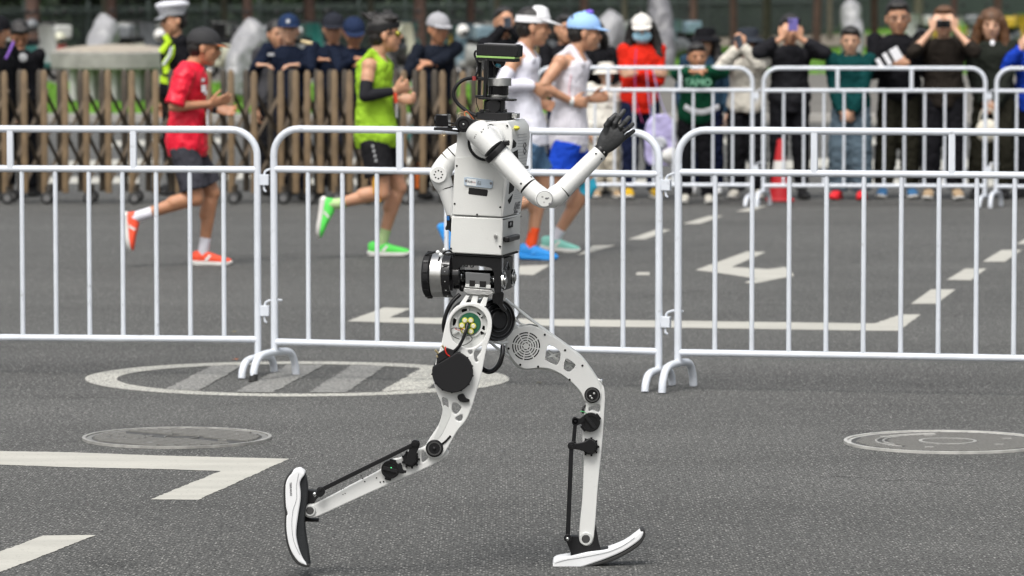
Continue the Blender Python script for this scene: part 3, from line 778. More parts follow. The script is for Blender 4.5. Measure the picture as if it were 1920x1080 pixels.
# hip roll drum, facing the camera side obliquely
hn = V((-0.55, 0.83, -0.05)).normalized(); hc = P(933, 600, 14.17)
mb = MB(); mb.disc(hc, hn, 40 * K, 0.085, 40, bev=0.004); hr = mb.build('hip_roll_motor', M_RBK, rb)
for (r, h) in ((37, 0.004), (31, 0.003), (22, 0.004)):
    mb = MB(); mb.torus(hc - hn * 0.001, hn, r * K, h * 0.8, 40, 8); mb.build('drum_groove', M_RBG, hr)
mb = MB(); mb.disc(hc - hn * 0.012, hn, 17 * K, 0.012, 28, bev=0.003); mb.build('drum_hub', M_RBM, hr)
pplate('hip_roll_bracket', [(925, 550), (944, 548), (943, 568), (950, 580), (944, 584), (932, 570), (924, 566)], M_RBG, rb, 14.16, 0.04, (), 0.002)
ptube('cable_hose', [(943, 648, 14.16), (942, 664, 14.15), (936, 683, 14.15), (924, 695, 14.16), (912, 696, 14.17), (900, 688, 14.18)], 0.0085, M_RBG, rb, 12)
ptube('cable_hose', [(862, 552, 14.16), (848, 566, 14.15), (838, 584, 14.15), (832, 606, 14.15), (833, 622, 14.16)], 0.0068, M_RBK, rb, 12)
ptube('cable', [(800, 478, 14.12), (820, 472, 14.10), (838, 477, 14.09), (852, 476, 14.10)], 0.004, M_RBK, rb)
ptube('cable', [(822, 490, 14.09), (828, 477, 14.085), (843, 470, 14.10), (852, 481, 14.11)], 0.003, M_RBM, rb)
for (x, y, r) in ((826, 478, 4.5), (821, 473, 4), (833, 468, 3.2)):
    mb = MB(); mb.ball(P(x, y, 14.085), r * K, 10, 7); mb.build('connector', M_STW, rb)

# ---- near (trailing) leg
thigh_n = [(880, 567), (862, 571), (848, 582), (838, 600), (833, 618), (826, 650), (815, 686), (812, 712), (822, 742), (829, 758), (829, 776), (822, 797), (807, 820), (799, 834), (799, 848), (807, 857), (820, 859), (831, 852), (840, 838), (857, 808), (873, 788), (884, 764), (893, 735), (903, 700), (912, 655), (921, 622), (922, 598), (914, 580), (898, 569)]
inner_hole = [(880, 573), (864, 578), (850, 590), (844, 606), (845, 624), (852, 640), (868, 650), (886, 651), (902, 641), (911, 625), (914, 605), (908, 588), (895, 577)]
holes = [[(829.5, 745), (834, 745), (840, 750), (841, 766), (834, 765), (830, 758)], [(848.7, 755.7), (857, 755), (865, 763.6), (856, 776), (848, 770)], [(854, 783), (866, 776), (867, 785), (861, 789)], [(890, 657), (903, 648), (900.8, 660), (894.5, 669), (897, 676), (892.5, 678), (889, 671)], [(877.5, 657), (885, 656), (886, 661), (881, 664)]]
th_n = pplate('thigh_shell', thigh_n, M_RW, rb, YN, 0.04, [inner_hole] + holes, 0.003)
slots = [[(866, 580), (878, 579), (880, 584), (868, 587)], [(895, 585), (900, 588), (905, 594), (902, 596), (895, 590)], [(850, 598), (854, 596), (857, 599), (853, 609), (849, 610)], [(904, 612), (909, 612), (908, 624), (903, 628), (901, 623)]]
hubp = pplate('hip_hub_plate', inner_hole, M_RW2, rb, YN + 0.008, 0.012, slots, 0.001)
mb = MB(); mb.ring(P(880, 608, YN - 0.004), V((0, 1, 0)), 25 * K, 22 * K, 0.01, 36); mb.build('hub_ring', M_RW2, hubp)
for a in (25, 85, 150, 205, 265, 325):
    p = P(880 + 25 * math.cos(R(a)), 608 + 25 * math.sin(R(a)), YN - 0.001); q = P(880 + 34 * math.cos(R(a)), 608 + 36 * math.sin(R(a)), YN - 0.001)
    mb = MB(); d = (q - p).normalized(); mb.box((p + q) / 2, (q - p) / 2, d.cross(V((0, 1, 0))) * 0.003, V((0, 0.006, 0))); mb.build('hub_spoke', M_RW2, hubp, smooth=False)
pdisc('circuit_board', 881, 607, 20.5, M_PCB, hubp, YN - 0.006, 0.004, 30, 0.001)
for (x, y) in ((871.6, 601), (882.7, 601), (866, 610.6), (887.4, 611.4), (882.7, 621.6), (870, 620)):
    cpl = pdisc('coil', x, y, 5.6, M_CAPY, hubp, YN - 0.013, 0.008, 18, 0.001)
    pdisc('coil', x, y, 3.9, M_CAPW, hubp, YN - 0.0145, 0.004, 16, 0.001)
ptube('cable', [(877, 606, YN - 0.02), (873, 622, YN - 0.03), (866, 640, YN - 0.03), (856, 655, YN - 0.025), (842, 664, YN - 0.02)], 0.0055, M_RBK, rb)
ptube('wire', [(869, 618, YN - 0.02), (856, 615, YN - 0.022), (846, 617, YN - 0.02), (849, 630, YN - 0.02), (862, 636, YN - 0.022)], 0.0012, M_RBK, rb, 6)
ptube('wire', [(869, 616, YN - 0.016), (860, 619, YN - 0.018), (853, 616, YN - 0.018)], 0.0010, M_RED, rb, 6)
ptube('wire', [(866, 634, YN - 0.02), (880, 629, YN - 0.022), (885, 637, YN - 0.022), (875, 645, YN - 0.02), (860, 650, YN - 0.02)], 0.0012, M_RBK, rb, 6)
pplate('connector_block', [(820, 664), (838, 652), (850, 656), (852, 664), (832, 674), (818, 682)], M_RBM, rb, YN - 0.026, 0.03, (), 0.002, False)
for (x, y, x2, y2) in ((816, 656, 823, 664), (829, 648, 836, 656), (819, 667, 823, 673)):
    mb = MB(); mb.tube([P(x, y, YN - 0.04), P(x2, y2, YN - 0.035)], 0.0035, 10); mb.build('contact_pin', M_BRASS, rb)
ptube('wire', [(836, 650, YN - 0.045), (835, 657, YN - 0.047), (838, 664, YN - 0.045), (843, 668, YN - 0.042)], 0.0022, M_RED, rb, 8)
cap_px = [(848.5 + 38.5 * math.cos(R(a)), 697 + 38.5 * math.sin(R(a))) for a in range(-76, 204, 10)]
mcap = pplate('thigh_motor_cover', cap_px, M_RBM, rb, YN - 0.034, 0.03, (), 0.003, False)
pdisc('thigh_motor', 848.5, 697, 37, M_RBK, rb, YN - 0.018, 0.05)
for a in range(-70, 200, 27):
    x, y = 848.5 + 38.5 * math.cos(R(a)), 697 + 38.5 * math.sin(R(a)); mb = MB(); mb.ball(P(x, y, YN - 0.04), 0.0035, 8, 5); mb.build('cover_tab', M_RBK, mcap)
pplate('thigh_recess', [(822, 800), (829, 776), (833, 760), (846, 772), (838, 795), (826, 818), (812, 828)], M_RW2, rb, YN - 0.0195, 0.003, (), 0.001)
pplate('small_drive', [(858, 742), (868, 738), (874, 746), (880, 749), (879, 753), (868, 754), (860, 750)], M_RBK, rb, YN - 0.026, 0.012, (), 0.001)
kb = pdisc('knee_bearing', 814.5, 841, 16.5, M_RBK, rb, YN - 0.03, 0.05, 28, 0.003)
mb = MB(); mb.ring(P(814.5, 841, YN - 0.032), V((0, 1, 0)), 13 * K, 10.5 * K, 0.004, 28); mb.build('bearing_ring', mat('dull_grey_metal', (0.09, 0.09, 0.09), 0.4, 0.6), kb)
mb = MB(); mb.ball(P(814.5, 841, YN - 0.03), 4 * K, 10, 6); mb.build('bearing_bolt', M_RBM, kb)
ptube('knee_groove', [(827, 834, YN - 0.0205), (836, 827, YN - 0.0205), (845, 817, YN - 0.0205)], 0.0035, M_CAVE, rb, 8)
shank_n = [(806, 832), (794, 838), (783, 842), (776, 838), (768, 842), (760, 852), (750, 858), (736, 861), (724, 868), (712, 881), (660, 908), (600, 940), (580, 946), (571, 953), (570, 962), (577, 969), (590, 969), (612, 960), (660, 938), (740, 902), (800, 876), (840, 852), (832, 840)]
pplate('shank_shell', shank_n, M_RW, rb, YN + 0.012, 0.034, [[(791, 846), (797, 846), (803, 858), (792, 866)]], 0.003)
sn = [o for o in rb.children if o.name.startswith('shank_shell')][0]
dots('pin_hole', [(680, 897), (677, 892), (690, 891), (684, 903), (706, 896), (713, 904), (719, 903)], 0.0024, sn, lambda x, y: P(x, y, YN - 0.0054), CAMV)
dots('pin_hole', [(640 + i * 4 + j * 3, 918 - i * 2 + j * 9) for i in range(2) for j in range(2)], 0.0016, sn, lambda x, y: P(x, y, YN - 0.0054), CAMV)
pdisc('ankle_bearing', 581, 957.5, 11, M_RW2, rb, YN - 0.012, 0.05, 26, 0.002)
pdisc('ankle_pivot', 581, 957.5, 7.5, mat('dull_grey_metal', (0.09, 0.09, 0.09), 0.4, 0.6), rb, YN - 0.014, 0.01, 20)
def gear(cx, cy, r, Y, lever=None, par=rb):
    g = pdisc('shank_gear', cx, cy, r, M_RBM, par, Y, 0.03, 26, 0.003)
    for a in range(0, 360, 40):
        mb = MB(); mb.box(P(cx + (r + 1) * math.cos(R(a)), cy + (r + 1) * math.sin(R(a)), Y + 0.012), 0.003, 0.01, 0.003); mb.build('gear_tooth', M_RBM, g, smooth=False)
    pdisc('gear_hub', cx, cy, r * 0.35, mat('dark_steel', (0.08, 0.085, 0.095), 0.35, 0.6), g, Y - 0.004, 0.006, 16)
    return g
def actuator(cx, cy, r, Y, ang, par=rb):
    g = pdisc('shank_motor', cx, cy, r, M_RBK, par, Y, 0.035, 30, 0.003)
    k = Y / FPX
    mb = MB(); mb.ring(P(cx, cy, Y - 0.004), V((0, 1, 0)), r * k * 0.95, r * k * 0.72, 0.006, 30); mb.build('motor_rim', M_RBG, g)
    d = V((math.cos(R(ang)), 0, math.sin(R(ang)))); mb = MB(); mb.box(P(cx, cy, Y - 0.004), d * r * k * 0.8, V((0, 0.004, 0)), V((-d.z, 0, d.x)) * 0.006); mb.build('motor_bar', M_RBM, g, smooth=False, bevel=0.001)
    for s in (-1, 1):
        mb = MB(); mb.box(P(cx, cy, Y + 0.01) + V((-d.z, 0, d.x)) * s * r * k * 0.98, d * r * k * 0.35, V((0, 0.01, 0)), V((-d.z, 0, d.x)) * 0.005); mb.build('motor_lug', M_RBK, g, smooth=False, bevel=0.001)
    return g
am = actuator(732, 880.5, 17.5, YN - 0.02, -15)
mb = MB(); mb.ball(P(733.5, 877, YN - 0.032), 0.9 * K, 8, 5); mb.build('status_light', mat('green_led', (0.1, 0.8, 0.3), 0.4, emit=(0.1, 1.0, 0.3, 0.8)), am)
gear(770, 861, 14.5, YN - 0.02)
pplate('drive_lever', [(762, 866), (766, 845), (772, 832), (778, 825), (786, 827), (787, 836), (781, 850), (779, 866), (770, 873)], M_RBK, rb, YN - 0.026, 0.012, (), 0.002)
pplate('motor_lever', [(745, 872), (752, 868), (756, 880), (762, 882), (760, 887), (748, 886)], M_RBK, rb, YN - 0.026, 0.01, (), 0.002)
def rod(x0, y0, x1, y1, Y, w_=4.2):
    p, q = P(x0, y0, Y), P(x1, y1, Y); d = (q - p).normalized(); u = d.cross(V((0, 1, 0)))
    mb = MB(); mb.box((p + q) / 2, (q - p) / 2, u * w_ * K, V((0, 0.005, 0))); r_ = mb.build('push_rod', M_RBK, rb, bevel=0.0015)
    for (x, y) in ((x0, y0), (x1, y1)):
        pdisc('rod_end', x, y, w_ * 1.75, M_RBK, r_, Y - 0.008, 0.016, 18, 0.002); pdisc('rod_bolt', x, y, w_ * 0.7, M_RBG, r_, Y - 0.0105, 0.003, 12, 0.0005)
rod(778, 831.5, 601, 919, YN - 0.03, 4.0)
pplate('rod_fork', [(592, 925), (600, 913), (608, 916), (609, 925), (600, 932)], M_RBK, rb, YN - 0.03, 0.018, (), 0.002)
pplate('ankle_bracket', [(566, 917), (590, 919), (600, 917), (600, 928), (594, 935), (586, 948), (590, 960), (578, 972), (597, 972), (598, 977), (574, 977), (564, 984), (558, 975), (561, 950)], M_RBM, rb, YN + 0.045, 0.045, (), 0.002, False)
mb = MB(); mb.ball(P(590, 926.5, YN - 0.032), 4.2 * K, 12, 8); mb.build('ankle_ball', M_CHR, rb)
def shoe(white, black, sole, Y, wth, txt=None):
    t_ = pplate('shoe', white, M_SHW, rb, Y, wth, (), 0.0045)
    pplate('shoe_upper', black, M_SHB, t_, Y, wth - 0.022, (), 0.004)
    pplate('shoe_outsole', sole, M_RUB, t_, Y, wth - 0.004, (), 0.003)
    return t_
shn = shoe([(550.4, 882.5), (557, 879), (564, 879), (572, 886), (566, 896), (563.5, 905), (565, 920), (564.5, 937), (560.5, 962), (557.5, 985), (557, 1003), (561, 1023), (568, 1042), (577, 1056), (569, 1054.5), (560, 1049), (549, 1034), (542, 1015), (538, 990), (538, 966), (540, 960), (537, 945), (536, 920), (537, 903), (542, 891)],
     [(563, 906), (566, 896), (572, 889), (575, 897), (577, 912), (577, 935), (573, 962), (572, 985), (575, 1010), (579, 1035), (581, 1052), (577, 1057), (568, 1042), (561, 1023), (556, 1003), (556, 985), (560, 962), (563, 937)],
     [(548, 882), (538.5, 892), (533.5, 905), (532.7, 925), (533.5, 945), (535.5, 960), (534.5, 980), (536, 1000), (539, 1017), (546, 1038), (557, 1053), (569, 1059), (580, 1060), (582, 1055), (575, 1053), (562, 1046), (551, 1030), (545, 1012), (541, 990), (541, 966), (543, 958), (540, 944), (539, 920), (541, 903), (548, 890)], YN + 0.01, 0.092)
tD = V((0, 0, -1))
text_on('shoe_lettering', 'TERRARUN', M_PRINT, shn, P(545, 917, YN - 0.0365), V((0.03, 0, -1)), V((1, 0, 0.03)), 0.0085, bold=0.0003)

# ---- far (leading) leg
thigh_f = [(969, 616), (991, 611), (1010.5, 615.6), (1030, 627), (1052, 641), (1085, 667), (1104, 690), (1116, 707), (1125, 724), (1127.5, 741), (1120, 752), (1108, 756.5), (1097, 751), (1089, 735), (1074, 718), (1050, 699.5), (1030, 691), (1010, 689), (986, 691), (971, 684), (958, 668), (951, 652), (951, 635), (958, 623)]
h1 = [(1027, 648.5), (1034, 648), (1048, 657), (1051, 667), (1047, 681), (1041, 684), (1026, 677), (1022, 672)]
h2 = [(1060, 674), (1066, 673.5), (1076, 681), (1079, 686), (1070, 696), (1063, 696), (1057, 690)]
grille = []
for (r0, r1, n) in ((24.0, 26.2, 8), (19.4, 21.2, 8), (14.8, 16.4, 8), (10.2, 11.8, 8), (5.6, 7.2, 6)):
    for k in range(n):
        a0 = 360 / n * k + 12 + 240 / (n * r0); a1 = 360 / n * (k + 1) + 12 - 240 / (n * r0)
        a0 += 2; a1 -= 2
        arc0 = [(986.5 + r1 * math.cos(R(a0 + (a1 - a0) * i / 6)), 649 + r1 * math.sin(R(a0 + (a1 - a0) * i / 6))) for i in range(7)]
        arc1 = [(986.5 + r0 * math.cos(R(a1 + (a0 - a1) * i / 6)), 649 + r0 * math.sin(R(a1 + (a0 - a1) * i / 6))) for i in range(7)]
        grille.append(arc0 + arc1)
th_f = pplate('thigh_shell', thigh_f, M_RW, rb, YF - 0.03, 0.012, [h1, h2], 0.001)
for q in (h1, h2):
    xs = sum(p[0] for p in q) / len(q); ys = sum(p[1] for p in q) / len(q)
    for a in (40, 160): ptube('inner_web', [(xs + 13 * math.cos(R(a)), ys + 13 * math.sin(R(a)), YF + 0.0), (xs - 13 * math.cos(R(a)), ys - 13 * math.sin(R(a)), YF + 0.0)], 0.006, M_RW2, rb, 8, 0)
for q in grille: pplate('grille_slot', q, M_CAVE, th_f, YF - 0.0364, 0.001, (), 0.0001, False)
outer_f = [(948, 560), (958, 567), (985, 588), (1012, 609), (1055, 640), (1088, 665), (1108, 690), (1120, 708), (1129, 722), (1133, 742), (1127, 757), (1108, 757), (1097, 752), (1086, 732), (1070, 716), (1048, 700), (1010, 691), (984, 692), (968, 686), (955, 670), (948, 652), (949, 630), (960, 600), (950, 575)]
big = [(958, 572), (985, 594), (1009, 611), (993, 608), (972, 611), (966, 600)]
pplate('thigh_frame', outer_f, M_RW2, rb, YF + 0.02, 0.07, [big, [(1000, 640), (1030, 640), (1052, 655), (1078, 680), (1072, 700), (1040, 690), (1010, 680)]], 0.003)
ptube('frame_strut', [(953, 575, YF), (962, 592, YF), (975, 606, YF), (988, 611, YF)], 0.004, M_RW, rb, 8)
ptube('frame_strut', [(975, 588, YF + 0.01), (966, 603, YF + 0.01)], 0.004, M_RW, rb, 8, 0)
ptube('frame_strut', [(918, 640, YF - 0.05), (935, 655, YF - 0.04), (955, 668, YF - 0.03)], 0.005, M_RW2, rb, 8)
ptube('frame_strut', [(922, 636, YF - 0.04), (940, 644, YF - 0.04), (956, 640, YF - 0.03)], 0.005, M_RW2, rb, 8)
dots('screw', [(1021.5, 627.6), (1059.5, 656.6), (1092, 685.5), (1068, 712), (1009, 687.5), (975.5, 684), (953.5, 653.5)], 0.0038, th_f, lambda x, y: P(x, y, YF - 0.0362), CAMV)
kb = pdisc('knee_bearing', 1110.6, 741, 15, M_RBK, rb, YF - 0.046, 0.06, 28, 0.003)
mb = MB(); mb.ring(P(1110.6, 741, YF - 0.048), V((0, 1, 0)), 13 * K, 10.5 * K, 0.004, 28); mb.build('bearing_ring', mat('dull_grey_metal', (0, 0, 0)), kb)
for (x, y) in ((1107, 743), (1114, 738), (1110, 747)):
    mb = MB(); mb.ball(P(x, y, YF - 0.046), 2.6 * K, 8, 5); mb.build('bearing_bolt', M_ST, kb)
mb = MB(); mb.torus(P(1121, 719, YF), V((0.3, 1, 0)), 8 * K, 0.003, 20, 8); mb.build('knee_guard_loop', M_ST, rb)
mb = MB(); mb.ball(P(1127, 714, YF + 0.01), 4 * K, 10, 6); mb.build('ball_joint', M_CHR, rb)
shank_f = [(1101, 752), (1098, 764), (1094, 784), (1093, 800), (1092, 822), (1094, 850), (1094, 880), (1092, 930), (1087, 981), (1086, 1004), (1088, 1016), (1097, 1023), (1108, 1020), (1113, 1008), (1116, 978), (1121, 911), (1128, 840), (1132, 788), (1134, 740), (1130, 722), (1124, 735)]
pplate('shank_shell', shank_f, M_RW, rb, YF - 0.014, 0.034, [[(1106, 762), (1124, 758), (1123, 772), (1112, 768), (1104, 770)]], 0.003)
pdisc('ankle_bearing', 1098.5, 1010.5, 12.5, M_RW2, rb, YF - 0.04, 0.05, 26, 0.002)
pdisc('ankle_pivot', 1098.5, 1010.5, 8, mat('dull_grey_metal', (0, 0, 0)), rb, YF - 0.042, 0.01, 20)
actuator(1107.5, 792, 18, YF - 0.05, -52)
g = gear(1106, 837.5, 15, YF - 0.048)
pplate('drive_lever', [(1069, 829), (1078, 831), (1096, 828), (1106, 823), (1116, 830), (1116, 845), (1106, 851), (1096, 846), (1078, 842), (1068, 843), (1065, 836)], M_RBK, rb, YF - 0.056, 0.012, (), 0.002)
pplate('motor_lever', [(1076, 781), (1086, 784), (1094, 780), (1096, 790), (1086, 796), (1076, 798), (1072, 790)], M_RBK, rb, YF - 0.052, 0.012, (), 0.002)
rod(1079, 790, 1075, 833, YF - 0.05, 3.6)
rod(1071.5, 836, 1064.5, 1009, YF - 0.06, 4.2)
ptube('wire', [(1100, 776, YF - 0.04), (1095, 772, YF - 0.05), (1088, 771, YF - 0.05)], 0.0016, mat('green_wire', (0.05, 0.4, 0.12), 0.5), rb, 6)
ptube('cable', [(1093, 775, YF - 0.03), (1093, 766, YF - 0.03), (1099, 760, YF - 0.02)], 0.004, M_RBK, rb)
pplate('ankle_bracket', [(1061, 1012), (1068, 1004), (1084, 1004), (1088, 1018), (1098, 1024), (1110, 1020), (1114, 1004), (1117, 985), (1123, 1018), (1127, 1030), (1090, 1037), (1071, 1037)], M_RBM, rb, YF - 0.012, 0.045, (), 0.002, False)
mb = MB(); mb.ball(P(1064, 1010, YF - 0.068), 3.4 * K, 10, 6); mb.build('ankle_ball', M_ST, rb)
shf = shoe([(1037.5, 1050), (1040, 1046.5), (1048, 1043), (1071.5, 1039), (1103, 1032), (1138, 1027), (1170, 1015), (1192, 1000), (1200, 994), (1204.5, 993), (1206, 997), (1200, 1008), (1187, 1018.5), (1166, 1031.5), (1140, 1043), (1115, 1052), (1100, 1057), (1078, 1064), (1055, 1068), (1042, 1067), (1036.5, 1060)],
     [(1070, 1040), (1077, 1036), (1100, 1031.5), (1122, 1029), (1140, 1026), (1138, 1030), (1115, 1034), (1090, 1038)],
     [(1038, 1066), (1050, 1070), (1070, 1068.5), (1100, 1062), (1114, 1058), (1145, 1050), (1170, 1038), (1193, 1024), (1205, 1011), (1209.5, 998), (1207, 991), (1201, 991.5), (1198, 1010), (1186, 1021), (1164, 1034), (1139, 1045), (1113, 1053), (1098, 1057), (1076, 1063), (1050, 1066)], YF - 0.005, 0.09)

M_GRV = mat('foam_groove', (0.36, 0.37, 0.38), 0.6)
ptube('midsole_groove', [(1040, 1056, YF - 0.0505), (1060, 1050, YF - 0.0505), (1085, 1046, YF - 0.0505), (1112, 1041, YF - 0.0505), (1140, 1035, YF - 0.0505), (1168, 1023, YF - 0.0505), (1190, 1008, YF - 0.0505)], 0.0012, M_GRV, shf, 6)
ptube('midsole_groove', [(560, 888, YN - 0.0365), (556, 910, YN - 0.0365), (556, 935, YN - 0.0365), (549, 958, YN - 0.0365), (547, 985, YN - 0.0365), (551, 1015, YN - 0.0365), (562, 1040, YN - 0.0365)], 0.0012, M_GRV, shn, 6)

# ---- near arm
YA = 13.99
mb = MB(); mb.disc(PL(912, 266, -0.05), l_, 31 * K, 0.05, 36, bev=0.003); mb.build('shoulder_hub', M_RW, rb)
mb = MB(); mb.disc(PL(911, 267, -0.012), l_, 35 * K, 0.012, 36); mb.build('shoulder_gasket', M_RBM, rb)
def lathe_px(name, prof, m, par, seg=28):
    """prof: (px, py, Y, radius px)"""
    pts = [P(a, b, c) for a, b, c, r in prof]; mb = MB(); mb.tube(pts, [r * YA / FPX for *_, r in prof], seg); return mb.build(name, m, par)
sb = lathe_px('shoulder_barrel', [(887, 236, YA + .02, 13), (889, 238.5, YA + .018, 20), (892, 242, YA + .016, 23.4), (898, 248, YA + .014, 24.4), (917, 270, YA + .005, 23), (925, 279, YA, 21.8)], M_RW, rb, 32)
for i in range(26):
    t = rnd.random(); x = 884 + 34 * t + rnd.uniform(-3, 3); y = 262 - 28 * t + rnd.uniform(-3, 3)
    if rnd.random() < 0.8:
        # scuffs sit on the barrel: find the surface along the barrel's radius
        ax = P(898, 248, YA + .014); ad = (P(925, 279, YA) - ax).normalized(); p = P(x, y, YA - 0.02); q = ax + ad * (p - ax).dot(ad); u = (p - q); k_ = u.length; rr = 24 * YA / FPX
        side_u = V((u.x, 0, u.z)); dd = min(0.95, side_u.length / rr); n_ = (side_u.normalized() * dd + V((0, -1, 0)) * math.sqrt(1 - dd * dd)).normalized()
        n_ = (n_ - ad * n_.dot(ad)).normalized()
        c = q + n_ * rr * 0.985
        mb = MB(); mb.ball(c, 0.001, 7, 4, A=ad.cross(n_) * rnd.uniform(0.0012, 0.004), B=ad * rnd.uniform(0.001, 0.0022), D=n_ * 0.0010); mb.build('scuff', M_CAVE, sb)
lathe_px('shoulder_ring', [(926.5, 280.5, YA, 24.6), (927.5, 281.5, YA, 25.6), (933, 288, YA, 25.4), (934, 289, YA, 24)], M_RBM, rb, 36)
mb = MB(); mb.box(P(950, 268, YA - 0.01), 0.010, 0.016, 0.008); mb.build('ring_clamp', M_RBK, rb, bevel=0.003)
lathe_px('upper_arm', [(934, 289, YA, 22), (937, 292, YA, 21.6), (960, 317, YA - .02, 20.3), (990, 349, YA - .045, 18.4)], M_RW, rb, 32)
lathe_px('arm_seam', [(990, 349, YA - .045, 18.1), (991, 350.2, YA - .046, 18.1)], M_RBM, rb, 32)
lathe_px('elbow_shell', [(991, 350.2, YA - .046, 18.5), (1000, 359, YA - .05, 19), (1010, 367, YA - .055, 19.6), (1020, 373, YA - .055, 18.5), (1030, 377, YA - .055, 12)], M_RW, rb, 32)
eb = pdisc('elbow_cap', 1021, 373.5, 17.5, M_RW, rb, YA - 0.098, 0.09, 34, 0.006)
pdisc('elbow_disc', 1021, 373.5, 14.2, M_RWP, eb, YA - 0.1005, 0.004, 32, 0.001)
mb = MB(); mb.ring(P(1021, 373.5, YA - 0.0995), V((0, 1, 0)), 15.2 * K, 14.3 * K, 0.002, 32); mb.build('elbow_groove', M_PRINT, eb)
for (x, y, r) in ((1017, 369, 1.2), (1025, 372, 1.8), (1028, 371, 1.0), (1032, 382, 2.0), (1020, 379, 0.8)):
    mb = MB(); mb.ball(P(x, y, YA - 0.1012), r * K, 8, 5, A=(r * K * 1.8, 0, 0), B=(0, 0.0005, 0), D=(0, 0, r * K)); mb.build('scuff', M_PRINT, eb)
lathe_px('forearm_root', [(1022, 375, YA - .06, 15), (1032, 373, YA - .06, 18.5), (1044, 366, YA - .058, 20), (1054.5, 357, YA - .055, 17.4)], M_RW, rb, 32)
lathe_px('arm_seam', [(1054.5, 357, YA - .055, 16.8), (1055.5, 356, YA - .055, 16.8)], M_RBM, rb, 32)
fa = lathe_px('forearm', [(1055.5, 356, YA - .055, 17.6), (1065, 346, YA - .052, 17.4), (1110, 301, YA - .035, 16), (1125, 286, YA - .03, 15.2)], M_RW, rb, 32)
def arm_dot(x, y, ax0, ax1, r, par):
    a0, a1 = P(*ax0), P(*ax1); ad = (a1 - a0).normalized(); p = P(x, y, a0.y); q = a0 + ad * (p - a0).dot(ad); u = p - q; u = V((u.x, 0, u.z)); rr = r * YA / FPX
    dd = min(0.97, u.length / rr); n_ = (u.normalized() * dd + CAMV * math.sqrt(1 - dd * dd)); n_ = (n_ - ad * n_.dot(ad)).normalized(); mb = MB(); mb.disc(q + n_ * rr * 0.985, n_, 0.0032, 0.0012, 10); mb.build('screw', M_CAVE, par)
for (x, y) in ((1117, 288), (1128, 298), (1060, 349), (1068, 359)): arm_dot(x, y, (1055, 356, YA - .055), (1125, 286, YA - .03), 16.3, fa)
ua = [o for o in rb.children if o.name.startswith('upper_arm')][0]
for (x, y) in ((987, 351), (1001, 340), (979, 360)): arm_dot(x, y, (934, 289, YA), (990, 349, YA - .045), 18.6, ua)
lathe_px('wrist_cuff', [(1123, 288, YA - .03, 14.4), (1128, 282, YA - .03, 14.6), (1131, 279, YA - .03, 13.5)], M_RBK, rb, 28)
# hand: palm and five fingers, one surface
YH = YA - 0.03
M_GLV = mat('black_glove_rubber', (0.028, 0.029, 0.03), 0.5, var=0.15, vscale=60, bump=0.15, bscale=180)
mb = MB()
hk = YA / FPX
def hp(x, y, d=0.0): return P(x, y, YH + d)
secs = []
dA = (hp(1158, 246) - hp(1128, 282)).normalized(); dB = V((0, 1, 0)).cross(dA).normalized()
for (x, y, wd, tk) in ((1127, 282, 12.5, 11), (1131, 277, 15, 12), (1138, 268, 19.5, 13), (1146, 258, 22.5, 13), (1153, 249, 22.5, 12), (1158, 243, 20, 10)):
    secs.append((hp(x, y), dB * wd * hk, V((0, 1, 0)) * tk * hk))
mb.loft(secs, power=2.6, seg=20)
fingers = [  # base, knuckle, tip (px, py, depth), radius px
    ([(1137, 252, -.012), (1137, 235, -.018), (1143, 226, -.022), (1154, 215.5, -.014)], 5.6),
    ([(1147, 247, -.006), (1153, 231, -.016), (1161, 219, -.016), (1169.5, 208, -.004)], 5.6),
    ([(1153, 251, 0.0), (1163, 238, -.010), (1171, 230, -.010), (1178.5, 221, .004)], 5.4),
    ([(1158, 257, 0.006), (1169, 246, -.002), (1178, 240, -.002), (1186, 233, .010)], 5.0),
    ([(1150, 272, .012), (1166, 262, .012), (1178, 253, .012), (1188, 245.5, .018)], 4.8)]
for pts, r in fingers:
    q = [hp(*p) for p in pts]
    for i in range(3):
        ra = r * hk * (1.0, 0.98, 0.92)[i]; mb.cap(q[i], q[i + 1], ra, ra * 0.92, 12)
    for i in (1, 2): mb.ball(q[i], r * hk * 1.06, 12, 8)
hand = remeshed('hand', mb, M_GLV, rb, 0.0022, 2)
for pts, r in fingers:
    q = [hp(*p) for p in pts]
    for i in (1, 2):
        d = (q[i + 1] - q[i - 1]).normalized(); m2 = MB(); m2.torus(q[i] , d, r * hk * 1.0, 0.0009, 18, 6); m2.build('knuckle_seam', M_RBM, hand)
for (x, y) in ((1130, 281), (1124, 288)):
    mb = MB(); mb.ball(P(x + 3, y + 5, YH - 0.022), 0.0032, 8, 5); mb.build('wrist_bolt', M_ST, rb)

# ---- far arm
YB = 14.44
def lathe_far(name, prof, m, par=rb): 
    pts = [P(a, b, YB) for a, b, r in prof]; mb = MB(); mb.tube(pts, [r * YB / FPX for *_, r in prof], 28); return mb.build(name, m, par)
lathe_far('upper_arm', [(880, 278, 17), (862, 285, 18.5), (852, 291, 19), (842, 300, 18.5)], M_RW)
lathe_far('arm_seam', [(853, 290, 19.2), (851.5, 291.4, 19.2)], M_RBM)
lathe_far('elbow_shell', [(842, 300, 18.5), (834, 310, 19), (828, 320, 20.5), (826, 332, 20), (831, 345, 18), (836, 355, 15)], M_RW)
ef = pdisc('elbow_disc', 822, 327.5, 16.5, M_RW, rb, YB - 0.04, 0.05, 30, 0.003)
for k in range(8):
    a = 2 * math.pi * k / 8; pdisc('vent_hole', 822 + 7.5 * math.cos(a), 327.5 + 7.5 * math.sin(a), 1.6, M_CAVE, ef, YB - 0.0405, 0.002, 8, 0.0)
lathe_far('forearm', [(834, 350, 15.5), (838, 362, 14.5), (846, 392, 12), (850, 412, 10)], M_RW)
lathe_far('arm_seam', [(834.5, 352, 15.8), (834.9, 353.5, 15.8)], M_RBM)
